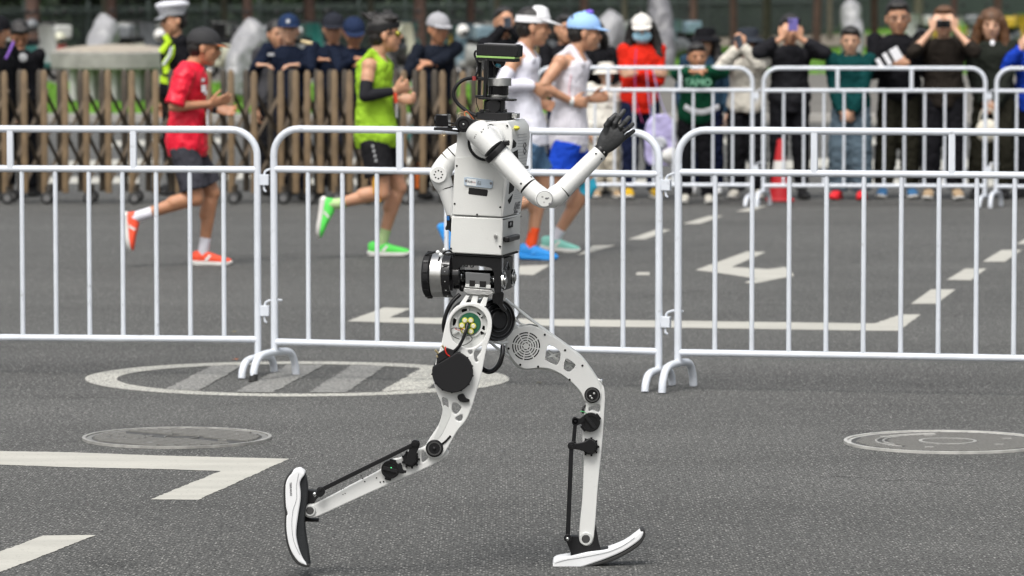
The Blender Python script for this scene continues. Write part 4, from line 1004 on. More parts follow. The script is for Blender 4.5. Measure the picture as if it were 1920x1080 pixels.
lathe_far('wrist_cuff', [(849, 408, 10.5), (851, 416, 10.5)], M_RBK)
mb = MB(); mb.box(P(841, 417, YB - 0.03), 0.006, 0.02, 0.024); dvc = mb.build('wrist_module', M_RBK, rb, bevel=0.002)
mb = MB(); mb.box(P(840, 409, YB - 0.052), 0.0045, 0.001, 0.007); mb.build('module_screen', mat('blue_screen', (0.02, 0.12, 0.35), 0.3), dvc, smooth=False)
mb = MB()
for i, (x, y) in enumerate(((848, 424), (852, 428), (856, 430), (860, 429))):
    mb.cap(P(x, y - 8, YB), P(x - 3, y + 6, YB), 0.008, 0.007)
mb.ball(P(854, 418, YB), 0.022); mb.cap(P(846, 418, YB - 0.01), P(838, 428, YB - 0.01), 0.009, 0.007)
remeshed('hand', mb, M_GLV, rb, 0.003, 2)

# ---- shoulder bracket and rear camera
sj = pdisc('shoulder_joint', 869, 233, 15, M_RBM, rb, YN - 0.06, 0.05, 30, 0.003)
mb = MB(); mb.ring(P(869, 233, YN - 0.062), V((0, 1, 0)), 10.5 * K, 8.5 * K, 0.003, 28); mb.build('joint_ring', M_RBG, sj)
mb = MB(); mb.ball(P(869, 233, YN - 0.062), 2.0 * K, 8, 5); mb.build('joint_screw', M_ST, sj)
pplate('shoulder_bracket', [(866, 219), (888, 224), (905, 228), (900, 236), (884, 246), (873, 248)], M_RBK, rb, YN - 0.03, 0.03, (), 0.002, False)
cc = P(831, 225.5, YN + 0.02)
mb = MB(); mb.box(cc, f_ * 0.021, l_ * 0.021, UP * 0.020); rc_ = mb.build('rear_camera', M_RBG, rb, bevel=0.003)
mb = MB(); mb.box(cc - UP * 0.027, f_ * 0.026, l_ * 0.024, UP * 0.0045); mb.build('camera_base', M_RBM, rc_, smooth=False)
mb = MB(); mb.disc(cc - f_ * 0.021, -f_, 0.013, 0.006, 18); mb.build('camera_lens', M_RBM, rc_)
for dy in (-3.5, 3.5): ptube('camera_arm', [(840, 234 + dy, YN + 0.02), (862, 236 + dy, YN)], 0.0025, M_RBK, rb, 8, 0)
pplate('camera_arm', [(820, 240), (862, 244), (862, 248), (824, 244)], M_RBM, rb, YN + 0.01, 0.03, (), 0.001, False)
ptube('wire', [(862, 222, YN), (858, 216, YN - .02), (863, 211, YN - .02), (870, 213, YN - .01), (872, 222, YN)], 0.0012, M_BRASS, rb, 6)
ptube('wire', [(873, 222, YN - .02), (871, 213, YN - .02), (874, 209, YN - .02), (880, 214, YN - .01), (888, 224, YN)], 0.0018, mat('orange_wire', (0.6, 0.16, 0.06), 0.5), rb, 6)
ptube('wire', [(832, 244, YN), (835, 252, YN), (831, 254, YN), (829, 246, YN)], 0.0008, M_BRASS, rb, 6)

# ---- neck and head
tl = R(-2.2)
fa_ = (f_ * math.cos(tl) + UP * math.sin(tl)); ua_ = (UP * math.cos(tl) - f_ * math.sin(tl))
def HB(px, py, Y=YT): return P(px, py, Y)
def hbox(name, cx, cy, wpx, hpx, d, m, Y=YT, bevel=0.0015, par=rb, sm='auto'):
    mb = MB(); mb.box(P(cx, cy, Y), fa_ * wpx * K / 2 / math.cos(yaw), l_ * d / 2, ua_ * hpx * K / 2); return mb.build(name, m, par, smooth=sm, bevel=bevel)
hbox('neck_base', 929, 217.5, 60, 14, 0.10, M_RBM)
hbox('neck_base', 905, 214, 18, 6, 0.07, M_RBK, bevel=0.001)
hbox('neck_clamp', 967, 217, 10, 9, 0.05, M_STB)
for x in (904, 914, 947): hbox('base_bolt', x, 207.5, 7, 5, 0.012, M_RBK, Y=YT - 0.04, bevel=0.001)
nk = hbox('neck_joint', 927, 198, 32, 20, 0.06, M_RBM)
pdisc('neck_disc', 925, 199, 13.5, M_RBK, nk, YT - 0.045, 0.03, 26, 0.002)
hbox('neck_plate', 925, 184.5, 46, 4.0, 0.10, M_RBK)
hbox('neck_plate', 955, 187, 22, 4, 0.05, M_RBK, bevel=0.001)
def vcyl(name, cx, y0, y1, r, m, Y=YT, par=rb, bev=0.0015):
    p, q = P(cx, y1, Y), P(cx, y0, Y); mb = MB(); mb.disc(p, (q - p), r * K, (q - p).length, 40, bev=bev); return mb.build(name, m, par)
vcyl('lidar_ring', 937, 146.5, 161, 22, M_STB)
for k in range(30):
    pass
vcyl('lidar_window', 934.5, 161, 178, 19.2, M_RBG)
vcyl('lidar_base', 932, 177.5, 183, 20, M_ST)
hbox('head_post', 911, 148, 6, 72, 0.02, M_RBK, Y=YT - 0.03)
hbox('head_post', 899.5, 150, 5, 66, 0.02, M_RBK, Y=YT + 0.01)
hbox('head_crossbar', 905, 148, 16, 6, 0.03, M_RBM)
hbox('head_crossbar', 903, 181, 20, 5, 0.04, M_RBK)
ptube('camera_stem', [(927, 118, YT), (927, 146, YT)], 0.0035, M_RBM, rb, 8, 0)
hd_ = hbox('head_camera', 937, 94.5, 77, 21.5, 0.085, M_RBM, bevel=0.003)
hbox('light_band', 934, 107, 72, 3.6, 0.083, M_LGREEN, par=hd_, bevel=0.0005)
hbox('camera_underside', 934, 111.8, 72, 5.6, 0.080, M_RBM, par=hd_, bevel=0.001)
hbox('camera_top', 942, 82.8, 60, 2.0, 0.07, M_PRINT, par=hd_, bevel=0.0005)
for x in (905.5, 910, 914.5, 919, 924, 930 - 1.5, 949.5, 955, 960, 965, 970):
    hbox('cooling_slot', x, 91.5 + (x - 937) * 0.035, 2.0, 9.5, 0.002, M_CAVE, Y=YT - 0.0425 - (x - 937) * K * math.tan(yaw), par=hd_, bevel=0.0)
mb = MB(); mb.ball(P(936, 115, YT - 0.01), 12.5 * K, 22, 12); mb.build('lens_dome', M_RBG, hd_)
mb = MB(); mb.ball(P(935, 119, YT - 0.016), 8.2 * K, 18, 10); mb.build('lens', M_LENS, hd_)
ptube('cable', [(906, 147.5, YT), (892, 146, YT), (874, 148, YT - .01), (860, 156, YT - .02), (851, 170, YT - .02), (851, 182, YT - .02), (860, 196, YT - .02), (877, 209, YT - .03), (893, 217, YT - .04)], 0.0060, M_RBM, rb, 12)
ptube('cable', [(899, 96, YT), (892, 96, YT), (890, 104, YT), (896, 118, YT - .01), (897, 130, YT - .01), (891, 143, YT - .01)], 0.0036, M_RBK, rb, 8)
ptube('cable', [(896, 176, YT), (893, 190, YT), (897, 204, YT), (901, 212, YT)], 0.0014, M_RBK, rb, 6)
ptube('cable_tie', [(889.2, 143, YT - .012), (889.2, 151, YT - .012)], 0.0068, mat('red_tie', (0.25, 0.03, 0.03), 0.5), rb, 8, 0)
# ================================================================== people
M_HAIR = mat('black_hair', (0.012, 0.010, 0.009), 0.45, var=0.3, vscale=30, bump=0.5, bscale=40, bstretch=(4, 4, 0.6))
M_HAIRB = mat('brown_hair', (0.10, 0.045, 0.018), 0.45, var=0.4, vscale=20, bump=0.5, bscale=40, bstretch=(4, 4, 0.6))
M_EYE = mat('eye_dark', (0.012, 0.010, 0.010), 0.25)
M_BROW = mat('eyebrow', (0.03, 0.02, 0.015), 0.8)
M_LIP = mat('lips', (0.36, 0.16, 0.12), 0.5)
SKIN = [mat('skin_light', (0.56, 0.33, 0.22), 0.5, var=0.08, vscale=12, sss=0.15, bump=0.1, bscale=90),
        mat('skin_tan', (0.44, 0.215, 0.12), 0.5, var=0.10, vscale=12, sss=0.15, bump=0.1, bscale=90),
        mat('skin_warm', (0.50, 0.265, 0.16), 0.5, var=0.10, vscale=12, sss=0.15, bump=0.1, bscale=90)]
TORSO = [(-.16, .085, .085), (-.06, .145, .105), (.06, .158, .110), (.22, .148, .103), (.40, .138, .097), (.58, .150, .108), (.76, .165, .112), (.88, .150, .095), (.95, .105, .078), (1.0, .062, .062)]
def lerp(a, b, t): return a + (b - a) * t
def torso_at(J, t, ease=0.0, wmul=1.0, dmul=1.0):
    T = TORSO; w_, d_ = T[0][1:]
    for i in range(len(T) - 1):
        if T[i][0] <= t <= T[i + 1][0]:
            u = (t - T[i][0]) / (T[i + 1][0] - T[i][0]); w_, d_ = lerp(T[i][1], T[i + 1][1], u), lerp(T[i][2], T[i + 1][2], u)
    if t > 1: w_, d_ = T[-1][1:]
    pel, nk, ch = J['pelvis'], J['neck'], J['chest']
    if t < 0.62: c = lerp(pel, ch, t / 0.62) if t > 0 else pel + (ch - pel).normalized() * t * (nk - pel).length; ax = (ch - pel).normalized()
    else: c = lerp(ch, nk, (t - 0.62) / 0.38); ax = lerp((ch - pel).normalized(), (nk - ch).normalized(), min(1, (t - .62) * 3)).normalized()
    hx, sx = (J['hipL'] - J['hipR']).normalized(), (J['shL'] - J['shR']).normalized()
    W = lerp(hx, sx, min(1, max(0, t / 0.85))); W = (W - ax * W.dot(ax)).normalized(); D = ax.cross(W).normalized(); k = J['k']
    return (c, W * (w_ * k * wmul + ease), D * (d_ * k * dmul + ease))
def hand_into(mb, w_, d, n, k, side, curl=0.5, spread=0.2, fr=1.0):
    """hand at wrist w_, pointing d, palm facing n"""
    d = V(d).normalized(); n = (V(n) - d * V(n).dot(d)).normalized(); s = d.cross(n) * side
    mb.loft([(w_, s * .027 * k, n * .020 * k), (w_ + d * .03 * k, s * .036 * k, n * .018 * k), (w_ + d * .075 * k, s * .042 * k, n * .015 * k), (w_ + d * .095 * k, s * .038 * k, n * .012 * k)], seg=12)
    for i, (o, L_) in enumerate(((-.032, .066), (-.011, .078), (.011, .073), (.031, .058))):
        b = w_ + d * .088 * k + s * o * k; dd = (d + s * o * spread * 10 * 0.6).normalized(); r = .0088 * k * fr
        a = 0; p = b
        for j, f in enumerate((.45, .32, .23)):
            a += curl * (0.5, 0.9, 0.7)[j]; v_ = dd * math.cos(a) + n * math.sin(a); q = p + v_ * L_ * f * k * 1.15; mb.cap(p, q, r, r * .93, 8); p = q; r *= .95
    # thumb leaves the side of the palm near its base
    b = w_ + d * .028 * k - s * .030 * k; p = b
    for j, (f, r) in enumerate(((.035, .0125), (.030, .0105), (.024, .009))):
        v_ = (d * (0.75 + .1 * j) - s * (0.62 - .25 * j) + n * (0.25 + .3 * curl * j)).normalized(); q = p + v_ * f * k; mb.cap(p, q, r * k * fr, r * .92 * k * fr, 8); p = q
def head_into(mb, c, f, u, k):
    r = f.cross(u).normalized()
    def el(fo, uo, ro, fr, ur, rr): mb.ball(c + f * fo * k + u * uo * k + r * ro * k, 1, 16, 10, A=f * fr * k, B=r * rr * k, D=u * ur * k)
    el(-.008, .030, 0, .096, .088, .080); el(.018, -.028, 0, .066, .078, .067); el(.045, -.082, 0, .034, .026, .034)
    el(.064, .026, 0, .022, .020, .056); el(.050, -.016, .038, .026, .028, .024); el(.050, -.016, -.038, .026, .028, .024)
    el(.080, -.052, 0, .012, .014, .024)
    mb.cap(c + f * .082 * k + u * .012 * k, c + f * .099 * k - u * .020 * k, .009 * k, .0135 * k, 10)
    for s in (-1, 1): el(-.006, -.006, .077 * s, .018, .032, .011); el(.092, -.024, .011 * s, .010, .009, .009)
def face_bits(par, c, f, u, k, mouth=True, glasses=None):
    r = f.cross(u).normalized()
    for s in (-1, 1):
        mb = MB(); mb.ball(c + f * .0835 * k + u * .006 * k + r * .031 * s * k, 1, 10, 6, A=f * .005 * k, B=r * .011 * k, D=u * .0042 * k); mb.build('eye', M_EYE, par)
        mb = MB(); mb.ball(c + f * .087 * k + u * .030 * k + r * .033 * s * k, 1, 10, 5, A=f * .003 * k, B=r * .018 * k, D=u * .0026 * k); mb.build('eyebrow', M_BROW, par)
    if mouth:
        mb = MB(); mb.ball(c + f * .090 * k - u * .053 * k, 1, 12, 6, A=f * .004 * k, B=r * .018 * k, D=u * .0042 * k); mb.build('lips', M_LIP, par)
def ik(sh, wr, a, b, pole):
    d = wr - sh; L = min(d.length, (a + b) * .995)
    if d.length > L: wr = sh + d.normalized() * L; d = wr - sh
    x = (a * a - b * b + L * L) / (2 * L); h = math.sqrt(max(0, a * a - x * x)); dn = d.normalized(); p = (pole - dn * pole.dot(dn)).normalized()
    return sh + dn * x + p * h, wr
def shoe_on(par, heel, toe, up, k, m, ms, name='shoe', wd=1.0, laces=None):
    d = (toe - heel); L = d.length; d.normalize(); up = (up - d * up.dot(d)).normalized(); s = d.cross(up)
    mb = MB(); secs = []
    for t, w_, h0, h1 in ((0.0, .024, .020, .095), (.06, .036, .016, .108), (.18, .039, .016, .112), (.34, .040, .016, .112), (.48, .043, .016, .096), (.64, .049, .016, .078), (.80, .048, .018, .066), (.92, .038, .020, .056), (1.0, .016, .026, .046)):
        secs.append((heel + d * t * L + up * (h0 + h1) / 2 * k, s * w_ * k * wd, up * (h1 - h0) / 2 * k))
    mb.loft(secs, power=2.5, seg=14); sh = mb.build(name, m, par)
    mb = MB(); secs = []
    for t, w_, h0, h1 in ((-.03, .020, .016, .044), (.05, .040, .0, .046), (.3, .041, .002, .042), (.5, .044, .003, .040), (.7, .052, .0, .038), (.88, .046, .004, .036), (1.0, .024, .016, .040), (1.03, .012, .024, .038)):
        secs.append((heel + d * t * L + up * (h0 + h1) / 2 * k, s * (w_ + .002) * k * wd, up * (h1 - h0) / 2 * k))
    mb.loft(secs, power=3.5, seg=14); mb.build('sole', ms, sh)
    for sg in (-1, 1):
        mb = MB(); q = [heel + d * L * a_ + up * h_ * k + s * sg * w_ * k * wd for a_, h_, w_ in ((.30, .042, .0415), (.44, .085, .034), (.49, .078, .036), (.40, .042, .043))]; mb.prism(q, s * sg * .004 * k); mb.build('side_stripe', ms, sh, smooth=False)
    if laces:
        for t in (.36, .44, .52):
            mb = MB(); c = heel + d * t * L + up * (.096 - (t - .34) * .19) * k; mb.tube([c - s * .022 * k, c + s * .022 * k], .0035 * k, 6); mb.build('lace', laces, sh)
    return sh

def figure(label, J, F, o, group=None):
    """a person from joints J (world), facing F, with outfit o"""
    J['hk'] = o.get('headk', 1.12); J['hf'] = V(o.get('look', F)).normalized()
    k = J['k']; base = V((J['pelvis'].x, J['pelvis'].y, 0)); vx = o.get('voxel', .009)
    t = thing('person', label, 'person', base, group)
    skin = SKIN[o.get('skin', 0)]; HF = V(o.get('look', F)).normalized(); HU = V(o.get('hup', (0, 0, 1))); HU = (HU - HF * HU.dot(HF)).normalized()
    mb = MB()
    secs = [torso_at(J, x[0]) for x in TORSO]; mb.loft(secs, seg=18)
    mb.cap(J['neck'] - (J['neck'] - J['chest']).normalized() * .03 * k, J['head'] - HU * .05 * k - HF * .022 * k, .060 * k, .053 * k)
    head_into(mb, J['head'], HF, HU, k * o.get('headk', 1.12))
    fr = 1.15 if vx > .007 else 1.0
    for S in 'LR':
        sh, el, wr = J['sh' + S], J['el' + S], J['wr' + S]; side = 1 if S == 'L' else -1
        mb.ball(sh, .056 * k, 12, 8); mb.cap(sh, el, .050 * k, .036 * k); mb.cap(lerp(sh, el, .3), lerp(sh, el, .6), .049 * k, .045 * k)
        mb.cap(el, wr, .037 * k, .0255 * k); mb.cap(lerp(el, wr, .12), lerp(el, wr, .35), .041 * k, .038 * k)
        hd = J.get('hd' + S, (wr - el).normalized()); hn = J.get('hn' + S, V((0, 0, -1)))
        hand_into(mb, wr, hd, hn, k, side, o.get('curl' + S, o.get('curl', .6)), spread=o.get('spread', .2), fr=fr)
        hp_, kn, an = J['hip' + S], J['kn' + S], J['an' + S]; legv = (kn - hp_).normalized()
        mb.cap(hp_, kn, .086 * k, .056 * k); mb.cap(lerp(hp_, kn, .1), lerp(hp_, kn, .5), .087 * k, .080 * k); mb.cap(lerp(hp_, kn, .5), kn, .076 * k, .057 * k)
        back = J.get('calf' + S, -F); cb = (back - (an - kn).normalized() * back.dot((an - kn).normalized())).normalized()
        mb.cap(kn, an, .050 * k, .034 * k); mb.cap(lerp(kn, an, .18) + cb * .014 * k, lerp(kn, an, .42) + cb * .018 * k, .054 * k, .051 * k)
        mb.cap(lerp(kn, an, .5) + cb * .006 * k, an, .046 * k, .034 * k)
        he, to = J['he' + S], J['to' + S]; mb.cap(lerp(he, to, .12) + (an - he).normalized() * .03 * k, lerp(he, to, .75) + (an - lerp(he, to, .3)).normalized() * .03 * k, .030 * k, .026 * k); mb.cap(an, lerp(he, to, .2) + (an - he).normalized() * .03 * k, .034 * k, .03 * k)
    body = remeshed('body', mb, skin, t, vx, 3)
    face_bits(t, J['head'], HF, HU, k * o.get('headk', 1.12), o.get('mouth', True))
    # ---- top
    if o.get('top'):
        m, ease, hem, slv = o['top'][:4]; fold = o['top'][4] * 1.4 if len(o['top']) > 4 else .018
        mb = MB(); tb = o.get('flare', 0.01)
        ts = [hem + (0.97 - hem) * i / 12 for i in range(13)]
        if slv > 0:
            mb.loft([torso_at(J, x, ease + (tb * max(0, .5 - x) * 2)) for x in ts], seg=22)
            mb.loft([torso_at(J, .90, ease), torso_at(J, .97, ease), torso_at(J, 1.02 + o.get('collar', 0), ease * .6)], seg=18)
        else:
            mb.loft([torso_at(J, x, ease + (tb * max(0, .5 - x) * 2), 1 - .14 * max(0, min(1, (x - .6) / .3))) for x in ts if x < .95], seg=22)
            for s in (-1, 1):
                W = torso_at(J, .88)[1].normalized() * s; a = torso_at(J, .84); b_ = torso_at(J, .93)
                D = a[2].normalized()
                mb.cap(a[0] + W * .085 * k + D * .085 * k, b_[0] + W * .092 * k + UP * .050 * k, .034 * k, .026 * k); mb.cap(a[0] + W * .085 * k - D * .08 * k, b_[0] + W * .092 * k + UP * .050 * k, .034 * k, .026 * k)
        for S in 'LR':
            if slv <= 0: continue
            sh, el, wr = J['sh' + S], J['el' + S], J['wr' + S]
            mb.ball(sh, (.056 * k + ease * .6), 12, 8)
            e1 = .052 * k + ease * (.65 if slv > 1 else 1.1); e2 = .042 * k + ease * .75
            if slv < 1: mb.tube([sh, lerp(sh, el, slv * .5), lerp(sh, el, slv)], [e1, e1, e1 * .98], 14)
            else:
                mb.cap(sh, el, e1, e2); en = lerp(el, wr, min(1, slv - 1)); mb.cap(el, lerp(el, en, .7), e2, .038 * k + ease * .7); mb.tube([lerp(el, en, .3), en], [.040 * k + ease * .7, .032 * k + ease * .6], 14)
        top = remeshed('shirt' if o.get('shirt', True) else 'jacket', mb, m, t, vx * 1.0, 3, fold, .11, fine=o.get('fine', .007))
        J['top'] = top
    # ---- trousers or shorts
    if o.get('legs'):
        m, ease, ln, wide = o['legs'][:4]; mb = MB()
        mb.loft([torso_at(J, x, ease) for x in (-.15, -.08, 0, .08, .16)], seg=18)
        for S in 'LR':
            hp_, kn, an = J['hip' + S], J['kn' + S], J['an' + S]
            if ln <= 1: mb.tube([hp_ + (hp_ - kn).normalized() * .03, lerp(hp_, kn, ln * .5), lerp(hp_, kn, ln)], [.094 * k + ease, .090 * k + ease, .080 * k + ease + wide], 18); mb.ball(hp_, .092 * k + ease * .6)
            else:
                mb.cap(hp_, kn, .086 * k + ease, .060 * k + ease + wide); en = lerp(kn, an, ln - 1)
                mb.tube([kn, lerp(kn, en, .5), en], [.058 * k + ease + wide, .052 * k + ease + wide, .042 * k + ease + wide * .9], 16); mb.ball(kn, .059 * k + ease + wide)
        remeshed('shorts' if ln <= 1 else 'trousers', mb, m, t, vx * 1.0, 3, .020 if ln > 1 else .010, .13, fine=.010 if ln > 1 else .005)
    for S in 'LR':
        he, to, an, kn = J['he' + S], J['to' + S], J['an' + S], J['kn' + S]
        if o.get('socks'):
            mb = MB(); sk = o['socks']; mb.tube([lerp(an, kn, sk[1]), lerp(an, kn, sk[1] * .5), an, lerp(an, lerp(he, to, .2), .5)], [.040 * k, .0375 * k, .0385 * k, .038 * k], 14); mb.build('sock', sk[0], t)
        sc = o.get('shoes', (M_RBM, M_SHW)); shoe_on(t, he, to, an - lerp(he, to, .25), k, sc[0], sc[1], laces=(sc[2] if len(sc) > 2 else None))
    c = J['head']; f, u = HF, HU; r = f.cross(u).normalized(); hk_ = k * o.get('headk', 1.12)
    hair = o.get('hair', 'short'); hm = o.get('hairm', M_HAIR)
    if hair:
        mb = MB()
        if hair in ('short', 'quiff', 'crop'):
            mb.ball(c - f * .016 * hk_ + u * .042 * hk_, 1, 18, 12, A=f * .098 * hk_, B=r * .084 * hk_, D=u * .088 * hk_)
            mb.ball(c - f * .045 * hk_ + u * .0 * hk_, 1, 16, 10, A=f * .062 * hk_, B=r * .076 * hk_, D=u * .072 * hk_)
            if hair == 'short': mb.ball(c + f * .045 * hk_ + u * .088 * hk_, 1, 14, 8, A=f * .050 * hk_, B=r * .070 * hk_, D=u * .030 * hk_)
            if hair == 'quiff':
                
                mb.ball(c + f * .020 * hk_ + u * .100 * hk_, 1, 16, 10, A=f * .075 * hk_, B=r * .070 * hk_, D=u * .042 * hk_)
                for i in range(22): mb.cap(c + f * (.07 - .007 * i) * hk_ + u * .10 * hk_ + r * rnd.uniform(-.05, .05) * hk_, c + f * (.045 - .0085 * i) * hk_ + u * (.140 + rnd.uniform(-.008, .012)) * hk_ + r * rnd.uniform(-.05, .05) * hk_, .016 * hk_, .007 * hk_)
        elif hair == 'long':
            mb.ball(c - f * .014 * hk_ + u * .042 * hk_, 1, 18, 12, A=f * .10 * hk_, B=r * .092 * hk_, D=u * .090 * hk_)
            for s in (-1, 1):
                pts = [c + r * s * .068 * hk_ + u * .06 * hk_ + f * .02 * hk_, c + r * s * .095 * hk_ - u * .03 * hk_, c + r * s * .11 * hk_ - u * .12 * hk_, c + r * s * .115 * hk_ - u * .22 * hk_ + f * .02 * hk_, c + r * s * .10 * hk_ - u * .30 * hk_ + f * .04 * hk_]
                mb.tube(pts, [.035 * hk_, .040 * hk_, .043 * hk_, .042 * hk_, .02 * hk_], 12)
            mb.tube([c - f * .06 * hk_, c - f * .085 * hk_ - u * .12 * hk_, c - f * .08 * hk_ - u * .26 * hk_], [.08 * hk_, .085 * hk_, .05 * hk_], 14)
        remeshed('hair', mb, hm, t, .007, 2, .012, .03)
    hat = o.get('hat')
    if hat:
        kind, m = hat[0], hat[1]; m2 = hat[2] if len(hat) > 2 else m
        mb = MB()
        def dome(c0, fr, rr, ur, n=7, seg=22, base=0.0):
            secs = []
            for i in range(n + 1):
                a = (math.pi / 2) * i / n; a = min(a, math.pi / 2 - .08); secs.append((c0 + u * (base + ur * math.sin(a)) * hk_, f * fr * hk_ * math.cos(a), r * rr * hk_ * math.cos(a)))
            mb.loft(secs, seg=seg)
        if kind in ('cap', 'cap_back'):
            c0 = c + u * .040 * hk_ - f * .008 * hk_; dome(c0, .108, .090, .092); mb.loft([(c0 - u * .012 * hk_, f * .106 * hk_, r * .089 * hk_), (c0 + u * .004 * hk_, f * .108 * hk_, r * .090 * hk_)], seg=22)
            hb = mb.build('cap', m, t); mb = MB(); vs = []
            fd = f if kind == 'cap' else f; dn = hat[3] if len(hat) > 3 else -.018
            n = 12; top_, bot = [], []
            for i in range(n + 1):
                a = math.pi * i / n; x = math.cos(a) * .076; y = .080 + math.sin(a) * .085; z = dn * math.sin(a) - .010 * (abs(math.cos(a)) ** 2) 
                top_.append(c0 + r * x * hk_ + fd * y * hk_ + u * (z + .004) * hk_)
            inner = [c0 + r * math.cos(math.pi * i / n) * .074 * hk_ + fd * (.045 + .05 * math.sin(math.pi * i / n)) * hk_ + u * .002 * hk_ for i in range(n + 1)]
            vs = top_ + inner + [p - u * .005 * hk_ for p in top_ + inner]; m_ = n + 1; fs = []
            for i in range(n):
                fs += [(i, i + 1, m_ + i + 1, m_ + i), (2 * m_ + i, 3 * m_ + i, 3 * m_ + i + 1, 2 * m_ + i + 1), (i, 2 * m_ + i, 2 * m_ + i + 1, i + 1)]
            mb.add(vs, fs); mb.build('brim', m2, hb)
            mb = MB(); mb.ball(c0 + u * .092 * hk_, .008 * hk_, 8, 5); mb.build('cap_button', m, hb)
        elif kind == 'visor':
            c0 = c + u * .050 * hk_ - f * .008 * hk_; mb.loft([(c0 - u * .018 * hk_, f * .108 * hk_, r * .090 * hk_), (c0 + u * .022 * hk_ + f * .004 * hk_, f * .104 * hk_, r * .087 * hk_)], seg=24)
            mb.loft([(c0 + f * .03 * hk_ + u * .01 * hk_, f * .078 * hk_, r * .080 * hk_), (c0 + f * .035 * hk_ + u * .070 * hk_, f * .055 * hk_, r * .05 * hk_), (c0 + f * .035 * hk_ + u * .085 * hk_, f * .02 * hk_, r * .02 * hk_)], seg=24)
            hb = mb.build('visor_band', m, t); mb = MB(); n = 12
            o_ = [c0 + r * math.cos(math.pi * i / n) * .082 * hk_ + f * (.07 + .115 * math.sin(math.pi * i / n)) * hk_ + u * (-.025 * math.sin(math.pi * i / n)) * hk_ for i in range(n + 1)]
            i_ = [c0 + r * math.cos(math.pi * i / n) * .080 * hk_ + f * (.04 + .06 * math.sin(math.pi * i / n)) * hk_ + u * .004 * hk_ for i in range(n + 1)]
            m_ = n + 1; vs = o_ + i_ + [p - u * .006 * hk_ for p in o_ + i_]; fs = []
            for i in range(n): fs += [(i, i + 1, m_ + i + 1, m_ + i), (2 * m_ + i, 3 * m_ + i, 3 * m_ + i + 1, 2 * m_ + i + 1), (i, 2 * m_ + i, 2 * m_ + i + 1, i + 1)]
            mb.add(vs, fs); mb.build('brim', m2, hb)
        elif kind == 'bucket':
            c0 = c + u * .045 * hk_ - f * .006 * hk_; mb.loft([(c0, f * .110 * hk_, r * .096 * hk_), (c0 + u * .05 * hk_, f * .104 * hk_, r * .090 * hk_), (c0 + u * .078 * hk_, f * .09 * hk_, r * .078 * hk_), (c0 + u * .084 * hk_, f * .05 * hk_, r * .04 * hk_)], seg=24); hb = mb.build('hat', m, t)
            mb = MB(); mb.loft([(c0 + u * .006 * hk_, f * .111 * hk_, r * .097 * hk_), (c0 - u * .035 * hk_, f * .165 * hk_, r * .150 * hk_), (c0 - u * .039 * hk_, f * .164 * hk_, r * .149 * hk_), (c0 - u * .002 * hk_, f * .108 * hk_, r * .094 * hk_)], seg=24, cap=False); mb.build('brim', m2, hb)
        elif kind == 'peaked':
            c0 = c + u * .045 * hk_; tlt = (u * .98 + f * .12).normalized()
            mb.loft([(c0, f * .105 * hk_, r * .088 * hk_), (c0 + tlt * .045 * hk_, f * .108 * hk_, r * .092 * hk_)], seg=24); hb = mb.build('cap_band', m2, t)
            mb = MB(); mb.loft([(c0 + tlt * .045 * hk_, f * .108 * hk_, r * .092 * hk_), (c0 + tlt * .075 * hk_ - f * .01 * hk_, f * .132 * hk_, r * .120 * hk_), (c0 + tlt * .098 * hk_ - f * .012 * hk_, f * .128 * hk_, r * .116 * hk_), (c0 + tlt * .112 * hk_ - f * .01 * hk_, f * .08 * hk_, r * .07 * hk_)], seg=24); mb.build('cap_crown', m, hb)
            mb = MB(); mb.loft([(c0 + f * .085 * hk_, f * .03 * hk_ , r * .07 * hk_), (c0 + f * .115 * hk_ - u * .02 * hk_, f * .035 * hk_, r * .065 * hk_)], seg=18); mb.build('cap_visor', mat('grey_visor', (0.25, 0.26, 0.28), 0.3), hb)
        elif kind == 'headband':
            c0 = c + u * .052 * hk_ - f * .008 * hk_; mb.loft([(c0 - u * .014 * hk_, f * .106 * hk_, r * .088 * hk_), (c0 + u * .018 * hk_ + f * .004 * hk_, f * .104 * hk_, r * .086 * hk_)], seg=24); mb.build('headband', m, t)
    return t

# ------------------------------------------------------------------ the four runners
def runner(label, Y0, H, jx, o):
    J = {kk: P(v[0], v[1], Y0 + (v[2] if len(v) > 2 else 0)) for kk, v in jx.items() if kk not in ('hdL', 'hdR')}
    J['k'] = H / 1.75
    for kk in ('hdL', 'hdR'):
        if kk in jx: J[kk] = V(jx[kk]).normalized()
    J['hnL'] = V(o.get('hnL', (0, -1, 0))); J['hnR'] = V(o.get('hnR', (0, 1, 0)))
    o.setdefault('voxel', .0065)
    return figure(label, J, V((1, 0, 0)), o, 'runners in the race'), J
M_PBIB = mat('race_bib', (0.75, 0.75, 0.78), 0.6)
M_GREYP = mat('grey_text_print', (0.35, 0.36, 0.37), 0.6)
red = cloth('red_running_shirt', (0.70, 0.010, 0.035), rough=.45, spec=.35); dgr = cloth('dark_grey_shorts', (0.045, 0.045, 0.055)); wsock = cloth('white_sock', (0.68, 0.68, 0.74))
coral = mat('coral_shoe', (0.90, 0.09, 0.035), 0.6, bump=0.3, bscale=120)
SOLE = mat('white_sole', (0.66, 0.65, 0.62), 0.6)
Y1 = G(395, 499).y
